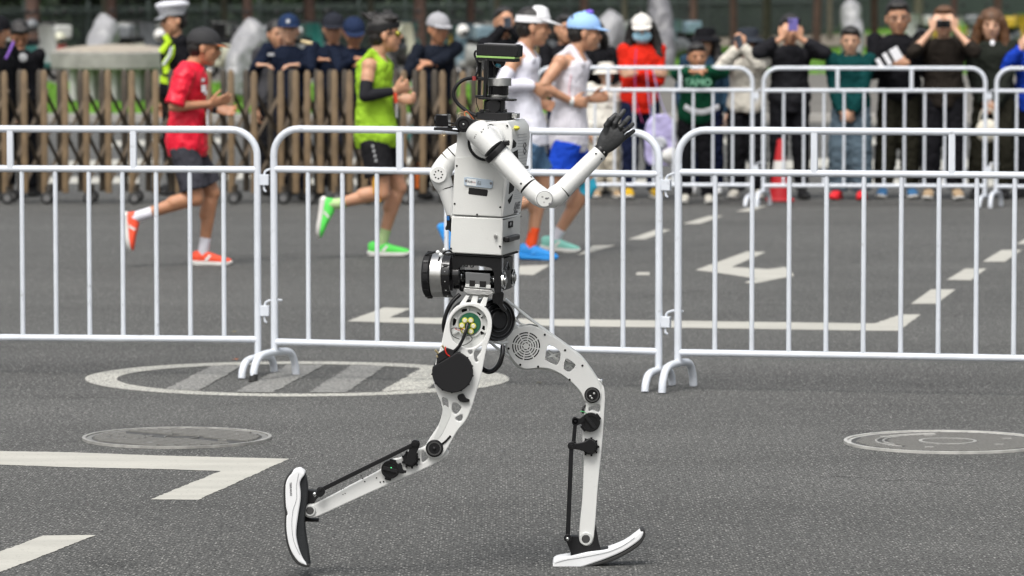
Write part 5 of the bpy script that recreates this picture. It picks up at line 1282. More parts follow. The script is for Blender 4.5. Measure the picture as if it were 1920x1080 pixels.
r1, J1 = runner('runner in a red shirt, dark cap and coral shoes with both hands before the chest', Y1, 1.70, dict(
    head=(383, 90), neck=(361, 119), chest=(352, 170), pelvis=(351, 272), shR=(348, 139, -.17), shL=(362, 137, .17), elR=(325, 200, -.23), elL=(352, 200, .22),
    wrR=(392, 195, -.13), wrL=(402, 204, .08), hdR=(1, .1, .25), hdL=(1, -.1, -.15), hipR=(347, 283, -.09), hipL=(356, 283, .09), knR=(368, 372, -.11), anR=(268, 403, -.10),
    heR=(228, 400, -.10), toR=(238, 471, -.10), knL=(398, 362, .10), anL=(383, 463, .09), heL=(361, 499, .09), toL=(434, 499, .09)),
    dict(skin=1, top=(red, .018, -.14, .95, .016), flare=.02, legs=(dgr, .010, .82, .012), socks=(wsock, .17), shoes=(coral, SOLE, coral), hair='crop', look=(1, .03, -.12), curl=.35, spread=.45, hnR=(0, .8, .5), hnL=(0, -.8, .5),
         hat=('cap', mat('black_cap', (0.02, 0.02, 0.022), 0.8), mat('orange_trimmed_brim', (0.05, 0.035, 0.03), 0.7))))
k = J1['k']
mb = MB(); c0 = J1['head'] + UP * .04 * k; pts = [c0 + V((.08 + .087 * math.sin(R(a)), -.078 * math.cos(R(a)), -.018 * math.sin(R(a)) - .006 - .01)) for a in range(8, 173, 12)]; mb.tube(pts, .004, 6); mb.build('brim_edge', mat('orange_edge', (0.75, 0.2, 0.03), 0.6), r1)
mb = MB(); mb.box(P(390, 226, Y1 - .03), (.004, 0, 0), (0, .09, 0), (0, 0, .075)); mb.build('race_bib', M_PBIB, r1, bevel=.001)
mb = MB(); mb.box(P(391, 246, Y1 - .03), (.0045, 0, 0), (0, .085, 0), (0, 0, .012)); mb.build('bib_stripe', mat('bib_blue', (0.08, 0.10, 0.45), 0.6), r1, smooth=False)
for (x, y, w_, h_) in ((381, 150, .02, .012), (382, 166, .028, .024), (386, 174, .016, .014)):
    mb = MB(); mb.box(P(x, y, Y1 - .10), (w_ * .5, .02, 0), (0, .01, 0), (0, 0, h_)); mb.build('shirt_print', M_PBIB, r1, smooth=False)
mb = MB(); cc = J1['wrL']; mb.disc(cc - V((.012, 0, 0)), (1, 0, -.15), .031, .03, 18); mb.build('watch', M_RBM, r1)

lime = cloth('lime_singlet', (0.30, 0.52, 0.035), fold=.7); blk = cloth('black_shorts', (0.015, 0.015, 0.017)); gsh = mat('bright_green_shoe', (0.10, 0.74, 0.10), 0.55, bump=0.3, bscale=120); lsock = cloth('pale_green_sock', (0.42, 0.58, 0.28))
Y2 = G(720, 483).y
r2, J2 = runner('runner in a lime green singlet with black arm sleeve and green shoes', Y2, 1.76, dict(
    head=(722, 66), neck=(704, 103), chest=(700, 150), pelvis=(706, 258), shR=(692, 124, -.17), shL=(712, 122, .17), elR=(684, 180, -.24), elL=(715, 182, .2), wrR=(738, 171, -.15), wrL=(748, 186, .04),
    hdR=(1, .15, .35), hdL=(1, -.1, 0), hipR=(703, 270, -.09), hipL=(712, 270, .09), knR=(716, 362, -.11), anR=(634, 382, -.10), heR=(600, 369, -.1), toR=(590, 444, -.1),
    knL=(748, 352, .1), anL=(719, 445, .09), heL=(691, 482, .09), toL=(768, 481, .09)),
    dict(skin=2, top=(lime, .018, -.12, 0, .016), flare=.03, legs=(blk, .014, .66, .016), socks=(lsock, .16), shoes=(gsh, SOLE, M_RBM), hair='quiff', look=(1, .05, .10), curl=1.3,
         hat=('headband', M_RBM), hnR=(0, .7, .3), hnL=(0, -.8, .3)))
k = J2['k']
mb = MB(); sh, el, wr = J2['shR'], J2['elR'], J2['wrR']; mb.cap(lerp(sh, el, .55), el, .047 * k, .043 * k); mb.cap(el, lerp(el, wr, .3), .043 * k, .044 * k); mb.tube([lerp(el, wr, .2), lerp(el, wr, .96)], [.044 * k, .030 * k], 14); remeshed('arm_sleeve', mb, cloth('black_sleeve', (0.02, 0.02, 0.024), fold=.3), r2, .007, 3)
c = J2['head']
mb = MB(); mb.ball(c + V((.090, -.037, .012)), 1, 12, 8, A=(.026, 0, 0), B=(0, .040, 0), D=(0, 0, .024)); mb.ball(c + V((.090, .037, .012)), 1, 12, 8, A=(.020, 0, 0), B=(0, .034, 0), D=(0, 0, .020)); gl = mb.build('sunglasses', mat('gold_lens', (0.30, 0.28, 0.03), 0.15, 0.6, coat=.5), r2)
mb = MB(); mb.tube([c + V((.08, -.072, .018)), c + V((-.01, -.090, .010))], .005, 6); mb.build('glasses_arm', M_RBM, gl)
for kk, pts in enumerate(([(704, 330, -.19), (701, 346, -.18), (703, 362, -.17), (712, 378, -.16)],)):
    mb = MB(); mb.tube([P(a, b, Y2 + d_) for a, b, d_ in pts], [.02, .022, .022, .018], 10, flat=.5); mb.build('yellow_tape', mat('yellow_tape', (0.80, 0.42, 0.02), 0.6), r2)
mb = MB(); mb.box(P(744, 204, Y2 - .01), (.004, 0, 0), (0, .07, 0), (0, 0, .06)); mb.build('race_bib', M_PBIB, r2, smooth=False)
mb = MB(); mb.tube([P(741, 176, Y2 - .17), P(743, 192, Y2 - .15)], .012, 8); mb.build('wrist_ribbon', coral, r2)
for i, (x, y) in enumerate(((699, 274), (701, 283), (703, 292), (705, 301))):
    mb = MB(); mb.box(P(x, y, Y2 - .205 - .0 * i), (.008, 0, 0), (0, .012, 0), (0, 0, .010)); mb.build('shorts_print', M_GREYP, r2, smooth=False)

wsg = cloth('white_singlet', (0.70, 0.70, 0.78), fold=.5); bsh = mat('blue_shoe', (0.02, 0.27, 0.72), 0.55, bump=0.3, bscale=120); gbl = cloth('grey_blue_shorts', (0.09, 0.17, 0.28))
Y3 = G(1010, 489).y
r3, J3 = runner('runner in a white visor and white arm sleeve, half hidden behind the robot', Y3, 1.80, dict(
    head=(1000, 52), neck=(982, 90), chest=(974, 140), pelvis=(988, 262), shR=(964, 112, -.17), shL=(984, 112, .17), elR=(938, 160, -.24), elL=(985, 180, .2), wrR=(1000, 160, -.15), wrL=(1003, 190, .1),
    hdR=(1, .3, -.8), hdL=(1, -.1, -.3), hipR=(986, 275, -.09), hipL=(992, 275, .09), knR=(958, 372, -.11), anR=(862, 415, -.1), heR=(818, 424, -.1), toR=(840, 474, -.1),
    knL=(1016, 352, .1), anL=(998, 448, .09), heL=(972, 486, .09), toL=(1044, 490, .09)),
    dict(skin=2, fine=.003, top=(wsg, .018, -.08, 0, .010), flare=.02, legs=(gbl, .012, .62, .02), socks=(cloth('orange_sock', (0.85, 0.10, 0.03)), .22), shoes=(bsh, bsh, mat('pink_lace', (0.8, 0.2, 0.3), 0.6)), hair='crop', look=(1, .02, -.06), curl=.8,
         hat=('visor', mat('white_visor', (0.74, 0.74, 0.76), 0.6))))
k = J3['k']; sh, el, wr = J3['shR'], J3['elR'], J3['wrR']
mb = MB(); mb.cap(lerp(sh, el, .45), el, .050 * k, .046 * k); mb.cap(el, lerp(el, wr, .3), .046 * k, .048 * k); mb.tube([lerp(el, wr, .2), lerp(el, wr, 1.0)], [.048 * k, .036 * k], 14); remeshed('arm_sleeve', mb, cloth('white_sleeve', (0.72, 0.71, 0.80), fold=.3), r3, .007, 3)

wsg2 = cloth('white_mesh_singlet', (0.72, 0.70, 0.76), fold=.5); blu = cloth('royal_blue_shorts', (0.015, 0.07, 0.55)); tsh = mat('mint_shoe', (0.25, 0.62, 0.52), 0.55, bump=0.3, bscale=120)
Y4 = G(1050, 474).y
r4, J4 = runner('runner in a light blue cap, white singlet and blue shorts', Y4, 1.80, dict(
    head=(1096, 62), neck=(1078, 96), chest=(1068, 145), pelvis=(1066, 262), shR=(1050, 117, -.17), shL=(1074, 117, .17), elR=(1017, 163, -.25), elL=(1070, 185, .22), wrR=(1072, 190, -.17), wrL=(1108, 186, .12),
    hdR=(1, .25, -.1), hdL=(1, 0, .2), hipR=(1062, 275, -.09), hipL=(1070, 275, .09), knR=(1040, 362, -.1), anR=(952, 392, -.1), heR=(912, 392, -.1), toR=(922, 450, -.1),
    knL=(1103, 350, .1), anL=(1046, 438, .09), heL=(1014, 471, .09), toL=(1086, 476, .09)),
    dict(skin=2, fine=.003, top=(wsg2, .016, -.14, 0, .010), flare=.015, legs=(blu, .010, .60, .018), socks=(wsock, .09), shoes=(tsh, SOLE, tsh), hair='crop', look=(1, .04, -.06), curl=1.2,
         hat=('cap', mat('light_blue_cap', (0.30, 0.50, 0.82), 0.7))))
k = J4['k']; kn, hp_, an = J4['knL'], J4['hipL'], J4['anL']
mb = MB(); mb.tube([lerp(hp_, kn, .86), kn, lerp(kn, an, .16)], [.066 * k, .064 * k, .058 * k], 16); mb.build('knee_brace', mat('turquoise_brace', (0.03, 0.42, 0.60), 0.7, var=.4, vscale=20), r4)
mb = MB(); mb.ball(J4['head'] + V((.035, -.01, .145)) * k, 1, 10, 6, A=(.03, 0, 0), B=(0, .03, 0), D=(0, 0, .018)); mb.build('cap_ornament', mat('purple_ornament', (0.18, 0.10, 0.62), 0.6), r4)
mb = MB(); mb.disc(J4['wrR'] - V((.02, 0, 0)), (1, .2, 0), .034, .03, 18); mb.build('watch', M_STW, r4)
mb = MB(); mb.tube([P(1071, 140, Y4 - .17), P(1067, 165, Y4 - .185), P(1069, 190, Y4 - .18)], .004, 8); mb.build('singlet_stripe', mat('pink_stripe', (0.75, 0.45, 0.5), 0.7), r4)

# ------------------------------------------------------------------ people standing
def stander(label, px, ytop, Y0, deg, o, arms='down', H=None, lean=0.0, group=None, sway=0.0, hatk=0.0):
    """deg: facing direction, -90 = towards the camera"""
    zt = P(px, ytop, Y0).z - hatk; H = H or zt; k = H / 1.75
    deg += rnd.uniform(-6, 6); F = V((math.cos(R(deg)), math.sin(R(deg)), 0)); Lv = UP.cross(F); jx = rnd.uniform(-.03, .03); js = rnd.uniform(-.012, .012)
    if 'look' not in o: o['look'] = F + Lv * rnd.uniform(-.22, .22) + UP * rnd.uniform(-.12, .05)
    o['hup'] = UP + Lv * rnd.uniform(-.09, .09)
    b = V((P(px, 300, Y0).x, Y0, 0)); J = {'k': k}
    J['pelvis'] = b + UP * .545 * H + Lv * jx; J['chest'] = b + UP * .72 * H + F * lean * .5; J['neck'] = b + UP * .83 * H + F * lean * .8; o.setdefault('headk', 1.22); J['head'] = b + UP * (.918) * H + F * (.015 + lean)
    for S, s in (('L', 1), ('R', -1)):
        J['sh' + S] = b + UP * .808 * H + Lv * s * .107 * H * o.get('broad', 1) + F * lean * .8 + UP * js * s
        J['hip' + S] = b + UP * .515 * H + Lv * (s * .052 * H + jx)
        J['kn' + S] = b + UP * .285 * H + Lv * (s * .060 * H + jx * .5) + F * (.012 + .05 * max(0, jx * s) * 10 * .3)
        J['an' + S] = b + UP * .055 * H + Lv * s * .068 * H - F * .02
        J['he' + S] = b + Lv * s * .070 * H - F * .075 * k + UP * .004; J['to' + S] = b + Lv * s * .085 * H + F * .195 * k + UP * .004
        sh = J['sh' + S]; a, fo = .175 * H, .150 * H
        if arms == 'down': wr = sh - UP * .315 * H + Lv * s * .03 + F * .05; pole = Lv * s - F; J['hd' + S] = -UP + F * .1; J['hn' + S] = -Lv * s
        elif arms == 'clasp': wr = b + UP * .49 * H + F * .17 + Lv * s * .045; pole = Lv * s * 1.5 - F - UP * .3; J['hd' + S] = -Lv * s * .8 - UP * .6; J['hn' + S] = -F
        elif arms == 'phone': wr = J['head'] + F * .22 * k - UP * .04 * k + Lv * s * .06 * k; pole = Lv * s * .9 - UP; J['hd' + S] = UP * .9 - Lv * s * .35; J['hn' + S] = -F - Lv * s * .3
        elif arms == 'fold': wr = J['chest'] + F * (.17 + .02 * s) * k - UP * (.06 * k) - Lv * s * .08 * k; pole = Lv * s * .6 - UP * 1.3 - F * .1; J['hd' + S] = -Lv * s; J['hn' + S] = -F
        elif arms == 'rail': wr = V((b.x, b.y, 0)) + UP * o.get('rail', 1.17) + F * .30 + Lv * s * .10; pole = Lv * s * .7 - UP * 1.2 - F * .4; J['hd' + S] = -Lv * s * .9 + F * .25; J['hn' + S] = -UP
        elif arms == 'hold': wr = J['chest'] + F * .26 * k - UP * .10 * k + Lv * s * .05 * k; pole = Lv * s - UP; J['hd' + S] = F * .3 + UP * .4 - Lv * s * .5; J['hn' + S] = -Lv * s
        q = o.get('wr' + S)
        if q: wr = P(q[0], q[1], Y0 + q[2])
        q = o.get('pole' + S); pole = V(q) if q else pole
        J['el' + S], J['wr' + S] = ik(sh, wr, a, fo, pole)
    t = figure(label, J, F, o, group); return t, J
GS = 'spectators along the far barriers'; GG = 'officers and guards behind the folding gate'
def c_(n, r, g, b, **k): return cloth(n, (r, g, b), **k)
navy = c_('navy_uniform', .007, .011, .024); dnavy = c_('dark_navy_trousers', .012, .015, .028); blackc = c_('black_cloth', .008, .008, .010)
BKS = (M_RBM, M_RUB)
# behind the gate
p, J = stander('guard in a navy cap, both hands resting on the gate', 542, 24, 38.75, -84, dict(top=(navy, .022, -.12, 2), legs=(dnavy, .014, 2, .01), shoes=BKS, skin=0, hat=('cap', c_('navy_cap', .015, .03, .075)), shirt=False, broad=1.06, voxel=.010, wrL=(558, 122, -.42), wrR=(484, 122, -.42), hair='crop'), 'rail', group=GG, hatk=.02)
mb = MB(); mb.box(P(508, 102, 38.58), .028, .006, .012); mb.build('chest_badge', M_PRINTL, p, smooth=False)
mb = MB(); mb.disc(J['head'] + V((0, -.108, .085)) * J['k'], (0, -1, .3), .018, .006, 14); mb.build('cap_badge', M_PRINTL, p)
mb = MB(); mb.tube([J['shL'] + V((.02, 0, .065)), J['shL'] + V((-.08, 0, .085))], .018, 8, flat=.3); mb.build('epaulette', M_BRASS, p)
stander('bareheaded person standing behind the guard in the navy cap', 520, 38, 39.6, -80, dict(top=(c_('grey_jacket', .05, .05, .055), .02, -.1, 2), legs=(blackc, .014, 2, .01), shoes=BKS, skin=2, hair='crop', voxel=.011, shirt=False), 'down', group=GG)
stander('guard in a black cap between the two guards in blue caps', 626, 22, 39.3, -92, dict(top=(navy, .022, -.12, 2), legs=(dnavy, .014, 2, .01), shoes=BKS, skin=2, hat=('cap', c_('black_guard_cap', .02, .022, .03)), shirt=False, voxel=.010, hair='crop', wrL=(672, 108, -.35), wrR=(600, 112, -.35)), 'rail', group=GG, hatk=.02)
p, J = stander('guard in a dark blue cap looking down, arms resting on the gate', 664, 30, 38.8, -80, dict(top=(navy, .022, -.12, 2), legs=(dnavy, .014, 2, .01), shoes=BKS, skin=1, hat=('cap', c_('dark_blue_cap', .015, .025, .06)), shirt=False, voxel=.010, hair='crop', look=(.15, -1, -.35), wrL=(690, 116, -.36), wrR=(668, 110, -.42)), 'rail', group=GG, hatk=.02)
p, J = stander('man in a light grey cap and dark sweater leaning on the gate', 816, 22, 38.9, -62, dict(top=(c_('dark_sweater', .009, .012, .020), .024, -.1, 2), legs=(blackc, .014, 2, .01), shoes=BKS, skin=1, hat=('cap', c_('light_grey_cap', .34, .34, .36)), voxel=.010, hair='crop', look=(.5, -1, -.1), wrL=(806, 122, -.42), wrR=(790, 116, -.40), broad=1.07), 'rail', group=GG, hatk=.02, lean=.05)
p, J = stander('traffic officer in a white peaked cap and lime reflective harness', 330, 5, 39.6, 195, dict(top=(blackc, .022, -.1, 2), legs=(blackc, .014, 2, .01), shoes=BKS, skin=2, hat=('peaked', mat('white_cap_cover', (.75, .76, .82), .5), mat('checked_cap_band', (.35, .36, .38), .5)), shirt=False, voxel=.010, hair='crop'), 'down', group=GG, hatk=.03)
hv = mat('lime_reflective_cloth', (.52, .80, .02), .5); slv_ = mat('silver_reflective_tape', (.55, .57, .60), .35)
for (a, b, m) in ((((308, 66), (316, 78), (302, 98)), .0, hv), (((336, 78), (325, 97), (310, 118), (313, 138)), .0, hv), (((322, 88), (318, 104), (306, 122)), 1, slv_)):
    mb = MB(); mb.tube([P(x, y, 39.6 - .165 - .02 * b) for x, y in a], .030 if m is hv else .014, 8, flat=.35, up=(1, 0, 0)); mb.build('reflective_strap', m, p)
mb = MB(); mb.loft([torso_at(J, .18, .034), torso_at(J, .30, .034)], seg=20); mb.build('reflective_belt', hv, p)
p, J = stander('man in a dark cap at the left edge with a purple lanyard', -2, 28, 38.8, -30, dict(top=(blackc, .024, -.1, 2), legs=(blackc, .014, 2, .01), shoes=BKS, skin=2, hat=('cap', blackc), voxel=.010, hair='crop', broad=1.07, look=(-.3, -1, -.15)), 'down', group=GG, hatk=.02)
mb = MB(); mb.tube([P(26, 78, 38.6), P(18, 96, 38.58), P(11, 110, 38.58)], .012, 8, flat=.4); mb.build('lanyard', mat('purple_lanyard', (.30, .14, .62), .6), p)
p, J = stander('person in black with a small white emblem on the back, beside the left edge', 38, 62, 39.3, 80, dict(top=(blackc, .024, -.1, 2), legs=(blackc, .014, 2, .01), shoes=BKS, skin=1, hair='short', voxel=.011, broad=1.07, look=(.2, -1, -.7)), 'clasp', H=1.58, group=GG)
mb = MB(); mb.ball(P(43, 108, 39.12), 1, 12, 6, A=(.04, 0, 0), B=(0, .006, 0), D=(0, 0, .04)); mb.build('emblem', M_PRINTL, p)
# photographer and bystanders between the runners
p, J = stander('photographer in black holding a phone up, half hidden by the white-visored runner', 945, 14, 40.2, -75, dict(top=(blackc, .024, -.1, 2), legs=(blackc, .014, 2, .01), shoes=BKS, skin=2, hair='short', voxel=.010, wrL=(958, 52, -.26), wrR=(944, 50, -.26)), 'phone', group=GS)
p, J = stander('person in a black jacket and navy trousers behind the blue-capped runner', 1058, 28, 39.6, -70, dict(top=(blackc, .024, -.1, 2), legs=(c_('navy_trousers', .008, .012, .035), .014, 2, .01), shoes=BKS, skin=2, hair='short', voxel=.010, broad=1.09), 'rail', group=GS)
p, J = stander('person in black and navy with bowed head, right of the blue-capped runner', 1112, 66, 39.8, -100, dict(top=(blackc, .026, -.1, 2), legs=(c_('navy_trousers', .008, .012, .035), .014, 2, .01), shoes=BKS, skin=2, hair='long', voxel=.010, look=(0, -.6, -.8)), 'down', group=GS, H=1.58)
crm = c_('cream_coat', .62, .60, .54)
p, J = stander('small child in a cream coat beside the red-jacketed woman', 1136, 118, 39.0, -75, dict(top=(crm, .045, -.35, 2), legs=(c_('beige_trousers', .50, .46, .38), .014, 2, .02), shoes=(mat('tan_shoe', (.35, .25, .15), .7), SOLE), skin=0, hair=None, hat=('bucket', crm), voxel=.010, headk=1.2), 'down', group=GS)
# red jacket woman
rj = c_('red_orange_jacket', .60, .022, .010)
p, J = stander('woman in a red jacket, white cap and blue face mask with folded arms', 1203, 24, 38.9, -88, dict(top=(rj, .026, -.28, 2, .016), legs=(c_('navy_trousers', .008, .012, .035), .014, 2, .01), shoes=(mat('yellow_shoe', (.55, .34, .01), .6), SOLE), skin=0, hair='long', hat=('cap', mat('white_cap', (.66, .64, .60), .7)), voxel=.009, shirt=False, mouth=False, collar=.02, broad=.90), 'fold', group=GS, hatk=.02)
c = J['head']; k = J['k'] * J['hk']; f = J['hf']; fr_ = f.cross(UP).normalized()
mb = MB(); mb.ball(c + f * .045 * k - UP * .040 * k, 1, 16, 10, A=fr_ * .074 * k, B=f * .068 * k, D=UP * .056 * k); mb.build('face_mask', mat('blue_face_mask', (.36, .62, .76), .7), p)
mb = MB(); mb.tube([P(1193, 92, 38.70), P(1190, 130, 38.66), P(1192, 190, 38.68), P(1205, 230, 38.7)], .012, 8, flat=.4); mb.build('scarf', mat('magenta_scarf', (.45, .08, .25), .8), p)
lil = mat('lilac_bag_cloth', (.44, .40, .66), .7, var=.25, vscale=9, bump=.4, bscale=14)
bag = thing('shopping_bag', 'lilac printed tote bag hanging in front of the red-jacketed woman', 'bag', P(1236, 290, 38.6))
mb = MB()
secs = [(P(1238, y, 38.6), V((w_, 0, 0)), V((0, .05, 0))) for y, w_ in ((310, .10), (300, .135), (270, .14), (240, .135), (225, .11), (214, .06))]
mb.loft(secs, power=3, seg=18); remeshed('bag_body', mb, lil, bag, .009, 2, .02, .1)
for s in (-1, 1):
    mb = MB(); mb.tube(smooth_path([P(1238 + 16 * s, 228, 38.6), P(1226 + 10 * s, 180, 38.62), P(1218 + 6 * s, 130, 38.66)], 4), .012, 8, flat=.4); mb.build('strap', lil, bag)
mb = MB(); mb.ball(P(1238, 268, 38.53), 1, 14, 8, A=(.06, 0, 0), B=(0, .012, 0), D=(0, 0, .055)); mb.build('printed_patch', mat('grey_print_patch', (.50, .52, .56), .7, var=.5, vscale=20), bag)
wb_ = thing('white_bag', 'white plastic bag hanging beside the barrier latch', 'bag', P(1262, 330, 38.3))
mb = MB(); mb.ball(P(1258, 292, 38.3), 1, 14, 9, A=(.09, 0, 0), B=(0, .06, 0), D=(0, 0, .07)); mb.cap(P(1266, 300, 38.3), P(1274, 330, 38.3), .05, .03); remeshed('bag_body', mb, mat('white_plastic', (.66, .66, .64), .5), wb_, .009, 2, .03, .07)
# adult in bucket hat, boy in green in front
p, J = stander('adult in a black bucket hat and blue jacket standing behind the boy in green', 1322, 50, 39.5, -92, dict(top=(c_('denim_blue_jacket', .02, .045, .075), .03, -.2, 2), legs=(c_('navy_trousers', .008, .012, .035), .016, 2, .01), shoes=(M_SHW, SOLE), skin=0, hair='long', hat=('bucket', blackc), voxel=.010, shirt=False, broad=1.06), 'down', group=GS, hatk=.02)
grn = c_('bottle_green_sweater', .005, .055, .027)
p, J = stander('boy in a green sweater resting folded arms on the far barrier', 1307, 82, 38.05, -90, dict(top=(grn, .028, -.15, 2), legs=(blackc, .016, 2, .01), shoes=(mat('pale_shoe', (.5, .48, .42), .7), SOLE), skin=1, hair='short', voxel=.009, headk=1.28, rail=1.20, wrL=(1324, 133, -.40), wrR=(1294, 134, -.42), poleL=(1.4, -.2, .05), poleR=(-1.4, -.2, .05)), 'rail', group=GS, lean=.02)
for i, ch in enumerate('TALLO'[:0]): pass
text_on('sweater_lettering', 'TAMO', mat('pale_green_print', (.18, .42, .28), .7), p, P(1308, 155, 37.86), V((1, 0, 0)), UP, .085, bold=.003)
mb = MB(); mb.tube(smooth_path([P(1284, 200, 37.88), P(1300, 208, 37.82), P(1320, 210, 37.82), P(1348, 200, 37.86)], 4), .026, 8, flat=.4); mb.build('white_shirt_tail', M_PBIB, p)
# cream jacket with phone
p, J = stander('woman in a cream jacket and black beanie filming with a phone', 1402, 52, 38.85, -105, dict(top=(c_('cream_jacket', .60, .57, .50), .034, -.12, 2, .02), legs=(blackc, .018, 2, .02), shoes=(mat('pale_shoe', (.5, .48, .42), .7), SOLE), skin=2, hair='long', hat=('bucket', c_('dark_knit', .03, .035, .045)), voxel=.009, shirt=False, wrL=(1392, 88, -.30), wrR=(1382, 92, -.28)), 'phone', group=GS, hatk=.01)
def phone(label, x, y, Y0, m, w_=.037, h_=.075, tilt=0.0):
    t = thing('phone', label, 'phone', P(x, y, Y0)); c = P(x, y, Y0); a = V((math.cos(tilt), 0, math.sin(tilt))); b = V((-math.sin(tilt), 0, math.cos(tilt)))
    mb = MB(); mb.box(c, a * w_, V((0, .004, 0)), b * h_); mb.build('phone_case', m, t, bevel=.002)
    mb = MB(); mb.disc(c + V((0, -.004, 0)) + b * h_ * .7 - a * w_ * .45, (0, -1, 0), .007, .002, 12); mb.disc(c + V((0, -.004, 0)) + b * h_ * .35 - a * w_ * .45, (0, -1, 0), .007, .002, 12); mb.build('phone_lens', M_RBG, t)
    return t
phone('dark phone held up by the woman in the cream jacket', 1386, 78, 38.52, mat('grey_phone', (.05, .06, .08), .3), .030, .06, .3)
phone('phone held up by the photographer behind the white-visored runner', 952, 42, 39.9, mat('grey_phone', (.05, .06, .08), .3), .035, .05)
p, J = stander('man in a dark jacket filming with a violet phone', 1480, 28, 38.8, -92, dict(top=(c_('charcoal_jacket', .015, .015, .018), .036, -.25, 1.75, .02), legs=(blackc, .016, 2, .01), shoes=BKS, skin=2, hair='short', voxel=.009, shirt=False, broad=1.07, wrL=(1500, 72, -.26), wrR=(1466, 72, -.26), poleL=(1.2, 0, -.7), poleR=(-1.2, 0, -.7)), 'phone', group=GS)
phone('violet phone held up by the man in the dark jacket', 1487, 46, 38.42, mat('violet_phone', (.14, .12, .36), .35), .042, .055)
# boy teal
p, J = stander('boy in a dark teal hoodie and grey-blue jeans with clasped hands', 1594, 50, 38.7, -100, dict(top=(c_('teal_hoodie', .003, .040, .040), .034, -.2, 2, .02), legs=(c_('grey_blue_jeans', .085, .12, .15), .026, 2, .03), shoes=(mat('red_shoe', (.68, .02, .03), .6), mat('red_shoe', (.68, .02, .03), .6)), skin=0, hair='short', voxel=.009, headk=1.2), 'clasp', group=GS)
mb = MB(); mb.torus(J['neck'] + V((0, .01, .0)), (0, -.3, 1), .09 * J['k'], .028 * J['k'], 18, 8); remeshed('hood', mb, c_('teal_hoodie', 0, 0, 0), p, .009, 2)
# man in black with clapper
p, J = stander('stocky man in a black sweater and glasses holding striped clappers', 1682, 4, 38.95, -92, dict(top=(blackc, .036, -.15, 2, .02), legs=(c_('olive_black_trousers', .020, .019, .013), .022, 2, .02), shoes=(mat('dull_blue_shoe', (.03, .12, .26), .7), SOLE), skin=2, hair='short', voxel=.009, broad=1.09, wrL=(1702, 118, -.32), wrR=(1676, 120, -.32), headk=1.34), 'fold', group=GS)
cg = J['head'] + J['hf'] * .092 * J['k'] * J['hk'] + UP * .010 * J['k']
mb = MB()
for s in (-1, 1): mb.torus(cg + V((.042 * s, -.006, 0)), (0, 1, 0), .029, .0028, 18, 6)
mb.tube([cg + V((-.012, -.006, .004)), cg + V((.012, -.006, .004))], .002, 6)
for s in (-1, 1): mb.tube([cg + V((.070 * s, -.006, .004)), cg + V((.112 * s, .09, .0))], .002, 6)
mb.build('glasses', mat('glasses_wire', (.25, .25, .26), .3, .8), p)
cl = thing('clapper', 'white cheering clapper with black stripes held by the stocky man', 'clapper', P(1668, 108, 38.5))
aa = (P(1690, 96, 38.5) - P(1645, 122, 38.5)); au = aa.normalized(); av = V((0, 1, 0)).cross(au).normalized()
cc_ = P(1668, 108, 38.5)
for i, (o_, m) in enumerate(((-.10, M_PBIB), (-.058, blackc), (-.025, M_PBIB), (.008, blackc), (.045, M_PBIB), (.085, M_PBIB))):
    mb = MB(); mb.box(cc_ + au * o_, au * (.020 if m is M_PBIB else .013), V((0, .012, 0)), av * (.045 + .012 * (i > 1))); mb.build('clapper_leaf', m, cl, smooth=False, bevel=.002)
# man with camera
p, J = stander('man in a dark brown jacket photographing with a compact camera', 1768, 12, 38.75, -90, dict(top=(c_('dark_brown_jacket', .020, .016, .013), .032, -.22, 1.2, .02), legs=(blackc, .020, 2, .02), shoes=(mat('tan_shoe', (.35, .25, .15), .7), SOLE), skin=0, hair='short', hairm=M_HAIRB, voxel=.009, shirt=False, wrL=(1790, 56, -.22), wrR=(1748, 56, -.22), poleL=(.9, -.3, -1), poleR=(-.9, -.3, -1)), 'phone', group=GS)
t = thing('camera', 'black compact camera at the face of the man in the brown jacket', 'camera', P(1769, 44, 38.4)); c = P(1769, 45, 38.42)
mb = MB(); mb.box(c, .062, .022, .034); mb.build('camera_body', M_RBM, t, bevel=.006)
mb = MB(); mb.disc(c + V((0, -.02, 0)), (0, -1, 0), .028, .03, 22, bev=.002); mb.build('lens', M_RBG, t)
mb = MB(); mb.box(c + V((-.03, 0, .037)), .012, .01, .004); mb.build('shutter_button', M_PRINTL, t, smooth=False)
# woman with long wavy hair
p, J = stander('woman with long brown wavy hair in a dark olive jacket', 1857, 18, 38.9, -96, dict(top=(c_('dark_olive_jacket', .016, .019, .015), .034, -.25, 2, .02), legs=(c_('olive_black_trousers', .028, .026, .018), .022, 2, .025), shoes=(M_RBM, M_RUB), skin=0, hair='long', hairm=M_HAIRB, voxel=.009, shirt=False, broad=1.08, headk=1.24), 'clasp', group=GS)
mb = MB(); mb.ball(J['neck'] + V((0, -.085, -.03)), 1, 12, 8, A=(.028, 0, 0), B=(0, .02, 0), D=(0, 0, .05)); mb.build('white_collar', M_PBIB, p)
t = thing('handbag', 'round cream bag held by the woman with long wavy hair', 'bag', P(1851, 245, 38.55))
mb = MB(); mb.ball(P(1851, 245, 38.6), 1, 20, 12, A=(.105, 0, 0), B=(0, .06, 0), D=(0, 0, .105)); remeshed('bag_body', mb, mat('cream_leather', (.60, .57, .48), .5), t, .008, 2, .01, .08)
mb = MB(); mb.tube(smooth_path([P(1836, 228, 38.6), P(1840, 210, 38.58), P(1851, 204, 38.58), P(1862, 210, 38.58), P(1866, 228, 38.6)], 4), .007, 8); mb.build('strap', mat('cream_leather', (0, 0, 0)), t)
